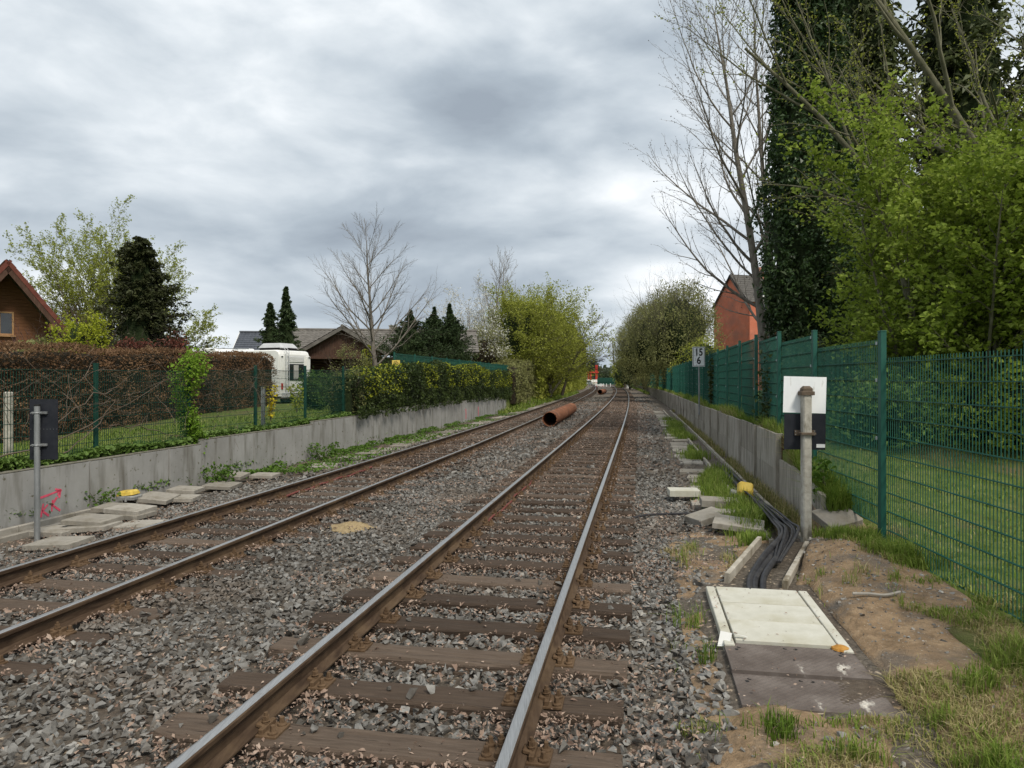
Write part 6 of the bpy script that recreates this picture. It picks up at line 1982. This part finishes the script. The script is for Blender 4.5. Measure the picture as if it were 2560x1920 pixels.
def chalet():
    d = 46
    ap = at(856, 815, d)
    root = empty('chalet', (ap.x, d, .6), 'dark brown timber chalet with grey pantile roof and broad front gable', 'house', rz=.12)
    H = ap.z - .6; half = 2.75; rise = 1.62
    pitch = math.atan2(rise, half)
    zt = H - .12; ze = H - rise
    # dark board cladding of the gable
    n = 30
    for i in range(n):
        x0, x1 = -half + .25 + (2 * half - .5) * i / n, -half + .25 + (2 * half - .5) * (i + 1) / n
        f = lambda x: zt - abs(x) * math.tan(pitch) - .12
        if min(f(x0), f(x1)) < ze + .02 - .35: continue
        pts = [(x0 + .006, ze - .45), (x1 - .006, ze - .45), (x1 - .006, max(ze - .43, f(x1))), (x0 + .006, max(ze - .43, f(x0)))]
        b = MB(); b.prism(pts, (0, .25, 0), (1, 0, 0), (0, 0, 1), (0, 1, 0), .06); b.build('gable_board', X['browntim'], root)
    b = MB(); b.box((0, .22, ze - .42), (2 * half - .5, .12, .16)); b.build('porch_beam', X['browntim'], root)
    # log wall below, set back under the porch
    z = -.3
    while z < ze - .4:
        b = MB(); b.tube([(-half - 1.6, 1.9, z), (half + 3.0, 1.9, z)], .095, 8); b.build('log', X['logdark'], root); z += .18
    for x in (-half + .3, half - .3):
        b = MB(); b.box((x, .28, (ze - .5) / 2), (.16, .16, ze - .5 + .02)); b.build('porch_post', X['browntim'], root)
    for s in (-1, 1):
        up = Vector((-s * math.cos(pitch), 0, math.sin(pitch))); L = half / math.cos(pitch) + .25
        e = Vector((s * half, -.15, ze)) - up * .25
        if s > 0: tiled('gable_roof', e, (0, 1, 0), up, 5.4, L, X['tile_g'], root)
        else: tiled('gable_roof', e + Vector((0, 5.4, 0)), (0, -1, 0), up, 5.4, L, X['tile_g'], root)
        nn = Vector((s * math.sin(pitch), 0, math.cos(pitch)))
        b = MB(); b.prism([(0, -.22), (L, -.22), (L, -.055), (0, -.055)], e + Vector((0, -.01, 0)), up, nn, (0, -1, 0), .05); b.build('barge_board', X['tile_g'], root)
    # main roof behind, ridge across
    pm = math.radians(27); depth = 4.6
    up = Vector((0, math.cos(pm), math.sin(pm)))
    zr = H + .05; Lm = 3.6
    e = Vector((-5.6, 5.0, zr)) - up * Lm
    tiled('main_roof', e, (1, 0, 0), up, 14.6, Lm, X['tile_g'], root)
    up2 = Vector((0, -math.cos(pm), math.sin(pm)))
    e2 = Vector((9.0, 5.0, zr)) - up2 * Lm
    tiled('main_roof', e2, (-1, 0, 0), up2, 14.6, Lm, X['tile_g'], root)
    b = MB(); b.tube([(-5.65, 5.0, zr + .03), (9.05, 5.0, zr + .03)], .11, 8); b.build('ridge_cap', X['tile_g'], root)
    b = MB(); b.tube([(0, -.17, H + .015), (0, 4.9, H + .015)], .10, 8); b.build('ridge_cap', X['tile_g'], root)
    b = MB(); b.box((2.9, 5.2, zr + .10), (.36, .36, .5)); b.box((2.9, 5.2, zr + .38), (.44, .44, .06)); b.build('chimney', X['slab'], root)
    window(root, (.6, 1.76, 1.35), 1.1, 1.0, (1, 0, 0), (0, -1, 0), 'pvc')
    b = MB(); b.prism([(-.45, 0), (.45, 0), (.45, 2.0), (-.45, 2.0)], (-1.2, 1.80, -.2), (1, 0, 0), (0, 0, 1), (0, -1, 0), .06); b.build('door', X['browntim'], root)
chalet()

def blue_roof_house():
    d = 62
    a = at(573, 824, d)
    root = empty('brick_house', (a.x, d, .5), 'house with a blue black tiled roof and white verge behind the motorhome', 'house', rz=.10)
    H = a.z - .5; half = 3.4; pitch = math.radians(36); rise = half * math.tan(pitch)
    ze = H - rise
    # gable end looks left; ridge runs along +x
    b = MB(); b.prism([(-half + .3, -.6), (half - .3, -.6), (half - .3, ze + .1), (0, H - .2), (-half + .3, ze + .1)], (.35, half, 0), (0, 1, 0), (0, 0, 1), (1, 0, 0), 9); b.build('wall', X['rosewall'], root)
    for s in (-1, 1):
        up = Vector((0, -s * math.cos(pitch), math.sin(pitch))); L = half / math.cos(pitch) + .3
        e = Vector((0, half + s * half, ze)) - up * .3
        if s < 0: r = tiled('roof', e, (1, 0, 0), up, 9.8, L, X['tile_b'], root)
        else: r = tiled('roof', e + Vector((9.8, 0, 0)), (-1, 0, 0), up, 9.8, L, X['tile_b'], root)
        nn = Vector((0, s * math.sin(pitch), math.cos(pitch)))
        b = MB(); b.prism([(0, -.26), (L, -.26), (L, .03), (0, .03)], e, up, nn, (-1, 0, 0), .06); b.build('barge_board', X['offwhite'], root)
    b = MB(); b.tube([(-.05, half, H + .02), (9.8, half, H + .02)], .11, 8); b.build('ridge_cap', X['tile_b'], root)
blue_roof_house()

def red_house():
    # near corner and far corner of the gable
    A = Vector((26.6, 80, 0)); B = Vector((24.6, 86.6, 0))
    t = (B - A).normalized(); n = Vector((t.y, -t.x, 0))      # n: along the long side, away to the right
    root = empty('red_house', A, 'tall red rendered house with a dark slate roof behind the green fence', 'house')
    W = (B - A).length; ze = 10.6; H = 13.9; Lh = 13
    up = Vector((0, 0, 1))
    b = MB(); b.prism([(0, -1), (W, -1), (W, ze), (W / 2, H), (0, ze)], (0, 0, 0), t, up, n, .3); b.build('gable_wall', X['redbrick'], root)
    b = MB(); b.prism([(.3, -1), (Lh, -1), (Lh, ze), (.3, ze)], (0, 0, 0), n, up, t, .3); b.build('front_wall', X['redbrick'], root)
    b = MB(); b.prism([(.3, -1), (Lh, -1), (Lh, ze), (.3, ze)], t * W, n, up, -t, .3); b.build('back_wall', X['redbrick'], root)
    for s in (0, 1):
        base = Vector((0, 0, ze)) + (t * W if s else Vector())
        ridge = t * W / 2 + Vector((0, 0, H))
        sl = (ridge - base); L = sl.length + .35; sl.normalize()
        e = base - sl * .3 - n * .12 + Vector((0, 0, .06))
        # slate courses
        k = int(L / .42)
        for j in range(k):
            nn = n.cross(sl) if s == 0 else sl.cross(n)
            if nn.z < 0: nn = -nn
            b = MB(); b.prism([(0, 0), (Lh + .2, 0), (Lh + .2, L / k + .06), (0, L / k + .06)], e + sl * (j * L / k) + nn * (.03), n, (sl * 1.0 - nn * .05).normalized(), nn, .05); b.build('slate_course', X['tile_o'], root)
        b = MB(); b.prism([(0, -.22), (L, -.22), (L, .02), (0, .02)], e - n * .02, sl, nn, -n, .05); b.build('barge_board', X['black'], root)
    b = MB(); b.tube([(.12, -.12, -.5), (.12, -.12, ze)], .06, 8); b.build('downpipe', X['redbrick'], root)
    for zc in (1.8 - (835 - 948) / FOC * 81, 1.8 - (774 - 948) / FOC * 81, 1.8 - (713 - 948) / FOC * 81 - .6):
        for x in (1.9, 4.6, 7.4):
            window(root, n * x + Vector((0, 0, zc)), 1.15, 1.35, n, -t, 'pvc', mull=0, sill='offwhite')
    b = MB(); b.box(n * 4 + t * W / 2 + Vector((0, 0, H + .4)), (.7, .7, 1.5)); b.build('chimney', X['rosewall'], root)
    # second block of the row, seen in scraps through the hazel
    r2 = empty('red_house', (33, 44, 0), 'red brick house half hidden behind the hazel leaves', 'house', rz=-.25)
    b = MB(); b.box((4, 4, 3.0), (13, 8, 6.5)); b.build('wall', X['redbrick'], r2)
    b = MB(); b.prism([(-.5, 0), (8.5, 0), (4, 3.2)], (-2.8, 0, 6.26), (0, 1, 0), (0, 0, 1), (1, 0, 0), 13.6); b.build('roof', X['tile_o'], r2)
    for x in (-1, 2, 5, 8):
        for z in (1.6, 4.4): window(r2, (x, -.0, z), 1.2, 1.3, (1, 0, 0), (0, -1, 0), 'pvc', mull=1)
    # low shed roof by the km board
    c = at(1770, 882, 40)
    s = empty('garden_shed', (c.x + 1.2, 40, .7), 'low shed with a flat grey roof edge above the green fence', 'shed', rz=-.1)
    b = MB(); b.box((0, 1.2, .95), (2.6, 2.2, 2.0)); b.build('wall', X['logdark'], s)
    b = MB(); b.box((0, 1.1, 2.02 + c.z - 3.05), (3.0, 2.6, .16)); b.build('roof', X['slab'], s)
red_house()

# ------------------------------------------------------------------ motorhome
def motorhome():
    A = Vector((-10.8, 33, .55)); s, c = .36, .933
    L_ = Vector((-c, s, 0)); W_ = Vector((s, c, 0))          # length runs away to the left, width to the right
    # local frame: x along the length from the rear, y across, z up
    rz = math.atan2(L_.y, L_.x)
    root = empty('motorhome', A, 'white motorhome with a roof box parked behind the beech hedge', 'motorhome', rz=rz)
    Wd, Hh, Ln = 2.25, 2.62, 5.7
    yy = -1.0                                                 # across is local -y after this rotation
    # body: side outline swept across
    prof = [(0.0, .42), (0.0, 2.42), (.06, 2.56), (.2, 2.62), (3.6, 2.60), (3.9, 2.74), (5.1, 2.80), (5.55, 2.68), (5.80, 2.30), (5.75, 1.98), (5.2, 1.85), (5.45, 1.45), (6.3, 1.15), (6.4, .6), (6.3, .42)]
    n = len(prof)
    b = MB()
    inset = [(.0, .94), (.05, 1), (Wd - .05, 1), (Wd, .94)]
    cz = 1.4
    rows = []
    for (y, k) in ((0, .965), (.07, 1), (Wd - .07, 1), (Wd, .965)):
        rows.append([(3 + (x - 3) * (.99 if k < 1 else 1), yy * y, cz + (z - cz) * k) for (x, z) in prof])
    vs = sum(rows, [])
    fs = [tuple(range(n))[::-1], tuple(range(3 * n, 4 * n))]
    for r in range(3):
        for k in range(n):
            j = (k + 1) % n
            fs.append((r * n + k, r * n + j, (r + 1) * n + j, (r + 1) * n + k))
    b.add(vs, fs); b.build('body', X['rv'], root)
    # rear wall: panels
    def rear(x0, x1, z0, z1, m, name, t=.03, par=root, bev=True):
        q = MB(); q.box((-t / 2 + .0, yy * (x0 + x1) / 2, (z0 + z1) / 2), (t, abs(x1 - x0), z1 - z0), bev=min(.012, t * .4) if bev else 0); return q.build(name, X[m], par)
    rear(.02, .30, .45, 2.36, 'rv', 'corner_moulding', .06); rear(Wd - .30, Wd - .02, .45, 2.36, 'rv', 'corner_moulding', .06)
    w = rear(.62, 1.78, 1.20, 1.98, 'glass', 'rear_window', .03)
    rear(1.0, 1.35, 1.25, 1.93, 'curtain', 'curtain', .036, w, False); 
    v = rear(.62, 1.80, 2.06, 2.34, 'rvgrey', 'rear_vent', .02)
    for k in range(5):
        rear(.64, 1.78, 2.08 + k * .052, 2.105 + k * .052, 'rv', 'louvre', .035, v)
    for y in (.12, Wd - .12):
        rear(y - .05, y + .05, 2.28, 2.33, 'black', 'marker_lamp', .09); rear(y - .07, y + .07, .78, 1.06, 'signred', 'tail_lamp', .09)
    rear(.1, Wd - .1, .40, .62, 'rvgrey', 'bumper', .10)
    rear(.85, 1.40, .72, .85, 'paper', 'number_plate', .04)
    q = MB()
    for y in (.36, .56): q.tube([(-.11, yy * y, .75), (-.11, yy * y, 2.55), (.02, yy * y, 2.72), (.25, yy * y, 2.72)], .016, 6)
    for k in range(7): q.tube([(-.11, yy * .36, .85 + k * .27), (-.11, yy * .56, .85 + k * .27)], .013, 6)
    q.build('ladder', X['rvgrey'], root, smooth=True)
    # side windows and the overcab window
    def side(x0, x1, z0, z1, m, name):
        q = MB(); q.box(((x0 + x1) / 2, .012, (z0 + z1) / 2), (x1 - x0, .03, z1 - z0), bev=.008); return q.build(name, X[m], root)
    side(.7, 1.5, 1.45, 1.95, 'glass', 'side_window'); side(2.2, 3.2, 1.45, 1.95, 'glass', 'side_window'); side(4.85, 5.5, 2.14, 2.52, 'glass', 'overcab_window'); side(.2, 5.1, .95, 1.0, 'rvgrey', 'side_stripe')
    # roof box on a dark tray
    q = MB(); q.box((1.0, yy * 1.15, 2.69), (1.3, 1.15, .12), bev=.03); q.build('roof_box_tray', X['black'], root)
    q = MB(); q.box((1.0, yy * 1.15, 2.86), (1.45, 1.25, .22), bev=.07, top=(.82, .88)); q.build('roof_box', X['rvgrey'], root)
    q = MB(); q.box((2.9, yy * 1.1, 2.68), (.55, .55, .14), bev=.03); q.build('roof_hatch', X['pvc'], root)
    q = MB(); q.tube([(2.0, yy * .25, 2.70), (4.0, yy * .25, 2.74)], .02, 6); q.tube([(2.0, yy * 2.0, 2.70), (4.0, yy * 2.0, 2.74)], .02, 6); q.build('roof_rail', X['galv'], root)
    for x in (1.3, 5.3):
        for y in (.12, Wd - .12):
            q = MB(); q.cyl((0, 0, 0), .33, .22, 20, M=RX(PI / 2)); o = q.build('wheel', X['black'], root, (x, yy * y + .11, .33))
            q = MB(); q.cyl((0, .002, 0), .19, .224, 14, M=RX(PI / 2)); q.build('rim', X['galv'], o)
motorhome()

# ------------------------------------------------------------------ garden things
p = at(21, 1120, 12.6); p.z = .45
b = MB(); b.box((0, 0, .55), (.13, .11, 1.15), bev=.015, top=(.96, .96)); o = b.build('garden_post', X['post_c'], None, p); setp(o, 'weathered whitish stump of a post in front of the beech hedge', 'post')
p = at(658, 1052, 18.2); p.z = .55
b = MB(); b.box((0, 0, .5), (.09, .07, 1.12)); b.box((-.025, -.037, .5), (.03, .012, 1.12)); b.box((.025, -.037, .5), (.03, .012, 1.12)); o = b.build('metal_post', X['galv'], None, p); setp(o, 'silver grooved metal post behind the low dark fence', 'post')
def chair():
    p = at(828, 1000, 36); p.z = .65
    root = empty('garden_chair', p, 'white plastic garden chair standing on the lawn by the chalet', 'chair', rz=.5)
    for x in (-.22, .22):
        for y in (-.2, .2):
            b = MB(); b.tube([(x * 1.1, y * 1.1, 0), (x, y, .42)], .025, 6); b.build('leg', X['pvc'], root)
    b = MB(); b.box((0, 0, .44), (.5, .46, .04), bev=.012); b.build('seat', X['pvc'], root)
    for i in range(5):
        b = MB(); b.box((-.18 + .09 * i, .23, .68), (.055, .025, .46), RX(-.12), bev=.006); b.build('back_slat', X['pvc'], root)
    b = MB(); b.box((0, .26, .92), (.46, .03, .07), RX(-.12), bev=.01); b.build('back_rail', X['pvc'], root)
    for s in (-1, 1):
        b = MB(); b.box((s * .26, .0, .63), (.05, .44, .03), bev=.008); b.build('armrest', X['pvc'], root)
chair()

# ------------------------------------------------------------------ level crossing and what lies beyond
def crossing():
    D0 = 172
    us = np.linspace(-30, 40, 30)
    V = np.array([tuple(place(d, u, -.012)) for d in (D0 - 3.2, D0 + 3.2) for u in us]); V[:, 2] = -.02
    n = len(us)
    F = [(i, i + 1, n + i + 1, n + i) for i in range(n - 1)]
    link('road', np_mesh('road', V, [np.array(F)], X['asphalt']))['kind'] = 'structure'
    for sd in (-1, 1):
        V = np.array([tuple(place(D0 + sd * 2.8 + e, u, -.015)) for e in (0, .15) for u in us]); V[:, 2] = -.016
        link('road_marking', np_mesh('road_marking', V, [np.array(F)], X['offwhite']))['kind'] = 'structure'
    def signal(px, d, flip, lab):
        p = at(px, 960, d); p.z = -.1
        root = empty('crossing_signal', p, lab, 'signal')
        b = MB(); b.cyl((0, 0, 0), .07, 4.2, 10); b.build('mast', X['offwhite'], root, smooth=True)
        for k in range(3):
            b = MB(); b.cyl((0, 0, 1.1 + k * .8), .078, .38, 10); b.build('black_band', X['black'], root)
        b = MB(); b.box((0, -.05, 3.75), (.55, .12, 1.0), bev=.03); bx = b.build('backboard', X['black'], root)
        b = MB(); b.cyl((0, -.12, 3.55), .17, .10, 14, M=RX(PI / 2)); b.build('amber_lamp', X['amber'], root)
        b = MB(); b.cyl((0, -.12, 4.0), .15, .08, 14, M=RX(PI / 2)); b.build('dark_lamp', X['glass'], root)
        b = MB(); b.box((flip * .1, .1, .75), (.6, .5, 1.5), bev=.03); b.build('cabinet', X['offwhite'], root)
    signal(1426, 150, -1, 'level crossing signal with amber lamp beside the tall hedge wall')
    signal(1569, 150, 1, 'level crossing signal with amber lamp beside the end of the green fence')
    p = at(1431.5, 960, 156); p.z = -.1
    root = empty('light_signal', p, 'teal backed light signal on a mast behind the hedge wall', 'signal')
    b = MB(); b.cyl((0, 0, 0), .08, 4.5, 10); b.build('mast', X['galv'], root)
    b = MB(); b.box((0, 0, 5.1), (.5, .25, 1.1), bev=.03); b.build('head', X['board_dk'], root)
    p = at(1550, 960, 160); p.z = -.1
    root = empty('lamp_post', p, 'thin pole with a small black signal head by the thin trees', 'signal')
    b = MB(); b.cyl((0, 0, 0), .05, 4.0, 8); b.build('mast', X['bark_g'], root)
    b = MB(); b.box((0, 0, 4.4), (.35, .3, .9), bev=.03); b.box((0, -.1, 4.85), (.5, .35, .06)); b.build('head', X['black'], root)
    for k, (px, d) in enumerate([(1509, 176), (1516, 176), (1526, 177), (1500.5, 180), (1504.5, 178), (1559, 158)]):
        p = at(px, 957, d); p.z = -.05
        b = MB(); b.cyl((0, 0, 0), .10, .75, 10, .08); b.cyl((0, 0, .75), .08, .05, 10, .03)
        o = b.build('marker_post', X['offwhite'], None, p, smooth=True); setp(o, 'short white marker post by the level crossing', 'marker post', 'white marker posts at the crossing')
    p = at(1551.5, 957, 160); p.z = -.1
    b = MB(); b.box((0, 0, .5), (.5, .4, .9), bev=.04, top=(.9, .9)); o = b.build('cable_cabinet', X['offwhite'], None, p); setp(o, 'small off white cabinet near the pole with the black signal head', 'cabinet')
    # half barrier
    a = at(1490, 960, 176); a.z = 0
    root = empty('barrier', a, 'low white barrier board across the road between the tracks', 'barrier')
    b = MB(); b.box((.9, 0, .35), (2.2, .12, .3), bev=.02); b.build('board', X['offwhite'], root)
    for x in (.1, 1.7):
        b = MB(); b.box((x, 0, .1), (.12, .3, .25)); b.build('foot', X['signred'], root)
crossing()
def beyond():
    # red portal canopy and small buildings of the halt
    d = 260
    a = at(1460, 955, d); a.z = 0
    root = empty('canopy', a, 'red steel canopy frame beyond the level crossing', 'canopy')
    w = at(1494, 955, d).x - a.x
    for x in (.6, w * .33, w * .5, w - .5):
        b = MB(); b.box((x, 0, 2.1), (.5, .5, 4.2)); b.build('column', X['signred'], root)
    b = MB(); b.box((w / 2, 0, 4.3), (w + .6, 1.2, .5)); b.build('beam', X['signred'], root)
    b = MB(); b.box((w - .4, .2, 3.5), (.9, .6, 7)); b.build('pylon', X['signred'], root)
    b = MB(); b.box((w * .35, 2, 1.6), (w * .45, 2, 3.2)); b.build('kiosk', X['offwhite'], root)
    b = MB(); b.box((w * .62, 1.5, 1.4), (2.0, 2, 2.8)); b.build('dark_kiosk', X['glass'], root)
    a2 = at(1452, 958, 262); a2.z = 0
    r2 = empty('platform', a2, 'pale concrete platform edge in front of the red canopy', 'platform')
    b = MB(); b.box((2.5, 0, .3), (7.5, 18, .6)); b.build('slab', X['slab_w'], r2)
    b = MB(); b.box((3.5, -5, 1.2), (5.0, .1, .9)); b.build('railing_board', X['offwhite'], r2)
    h = at(1469, 955, 420); h.z = 0
    r3 = empty('station_house', h, 'red roofed house behind the red canopy', 'house')
    b = MB(); b.box((0, 0, 2.4), (7, 8, 4.8)); b.build('wall', X['rosewall'], r3)
    b = MB(); b.prism([(-4, 0), (4, 0), (0, 4.6)], (0, -4.3, 4.81), (1, 0, 0), (0, 0, 1), (0, 1, 0), 8.6); b.build('roof', X['tile_r'], r3)
    # lattice mast
    m = at(1484.5, 955, 420); m.z = 0
    H = at(1484.5, 885, 420).z
    r4 = empty('lattice_mast', m, 'tall grey lattice mast with a cross arm beyond the crossing', 'mast')
    b = MB(); bot, top = .75, .45
    for (sx, sy) in ((-1, -1), (1, -1), (1, 1), (-1, 1)):
        b.tube([(sx * bot, sy * bot, 0), (sx * top, sy * top, H)], .10, 5)
    k = 18
    for j in range(k):
        z0, z1 = H * j / k, H * (j + 1) / k; r0 = bot + (top - bot) * j / k; r1 = bot + (top - bot) * (j + 1) / k
        for (p0, p1) in (((-1, -1), (1, -1)), ((1, -1), (1, 1)), ((1, 1), (-1, 1)), ((-1, 1), (-1, -1))):
            b.tube([(p0[0] * r0, p0[1] * r0, z0), (p1[0] * r1, p1[1] * r1, z1)], .06, 4); b.tube([(p0[0] * r1, p0[1] * r1, z1), (p1[0] * r1, p1[1] * r1, z1)], .06, 4)
    b.build('lattice', X['grey_cast'], r4)
    b = MB(); b.tube([(-2.4, 0, H + .1), (2.4, 0, H + .2)], .10, 6); b.build('cross_arm', X['grey_cast'], r4)
    b = MB(); b.box((0, 0, H * .42), (2.2, 2.2, .3)); b.box((0, 0, H * .50), (1.6, 1.6, .9)); b.build('service_platform', X['grey_cast'], r4)
    # car waiting on the road
    c = at(1470, 960, 200); c.z = 0
    r5 = empty('parked_car', c, 'grey green car beyond the level crossing', 'car', rz=.1)
    b = MB(); b.box((0, 0, .62), (1.75, 4.1, .62), bev=.10); b.build('body', X['carpaint'], r5)
    b = MB(); b.box((0, .2, 1.16), (1.6, 2.3, .52), bev=.08, top=(.8, .72)); b.build('cabin', X['glass'], r5)
    b = MB(); b.box((0, .25, 1.44), (1.22, 1.5, .05), bev=.015); b.build('roof', X['carpaint'], r5)
    for x in (-.78, .78):
        for y in (-1.3, 1.3):
            b = MB(); b.cyl((x - .1 * (1 if x > 0 else -1), y, .32), .32, .2 * (1 if x > 0 else -1), 14, M=RY(PI / 2)); b.build('wheel', X['black'], r5)
        b = MB(); b.box((x * .75, -2.06, .72), (.34, .06, .14), bev=.015); b.build('headlight', X['offwhite'], r5)
    # pale gabled house behind the thin trees
    h = at(1531, 955, 400); h.z = 0
    r6 = empty('gabled_house', h, 'pale gabled house behind the thin trees at the crossing', 'house', rz=-.4)
    b = MB(); b.prism([(-4, 0), (4, 0), (4, 3.2), (0, 6.6), (-4, 3.2)], (0, 0, 0), (1, 0, 0), (0, 0, 1), (0, 1, 0), 9); b.build('wall', X['whitewall'], r6)
    for s in (-1, 1):
        b = MB(); b.prism([(0, 0), (5.8, 0), (5.8, .25), (0, .25)], (s * 4.5, -.4, 2.85), Vector((-s * 4.5, 0, 3.83)).normalized(), Vector((s * 3.83, 0, 4.5)).normalized(), (0, 1, 0), 9.8); b.build('roof', X['tile_o'], r6)
    window(r6, (0, -.0, 3.9), 1.2, 1.2, (1, 0, 0), (0, -1, 0), 'pvc')
    # dark fence and far shed roofs
    f = at(1497, 955, 235); f.z = 0
    b = MB(); b.box((4, 0, 1.6), (9, .15, 1.4)); b.box((4, .1, .9), (9, .1, 1.8)); o = b.build('board_fence', X['dgreen'], None, f); setp(o, 'dark green board fence in front of the pale gabled house', 'fence')
    # tree masses that close the horizon
    for k, (px, d, w, h, lab) in enumerate([(1478, 340, 7, 11, 'dark tree behind the red roofed station house'), (1447, 420, 16, 7.5, 'far grove at the end of the line beside the hedge wall'), (1510, 380, 14, 6, 'far grove between the mast and the pale gabled house')]):
        p = at(px, 955, d); p.z = 0
        shrub('far_tree', p, lab, 'tree', (w / 2, 4, h / 2), 'fartree', 90, 24, .8, .75, 140 + k, lift=h / 2, stems=5)
    # distant wood all along the horizon: nobody could count it
    n = 14000
    a = R.uniform(-1.0, 1.0, n); d = R.uniform(520, 640, n)
    Xp = a * d * 1.0
    z = R.random(n) * (7 + 6 * vnoise(Xp, Xp * 0, .03, 5))
    P = np.stack([Xp, d, z], -1)
    o = link('far_wood', leaf_mesh('far_wood', P, 4.0, X['fartree'], .9, .3)); o['kind'] = 'stuff'
beyond()
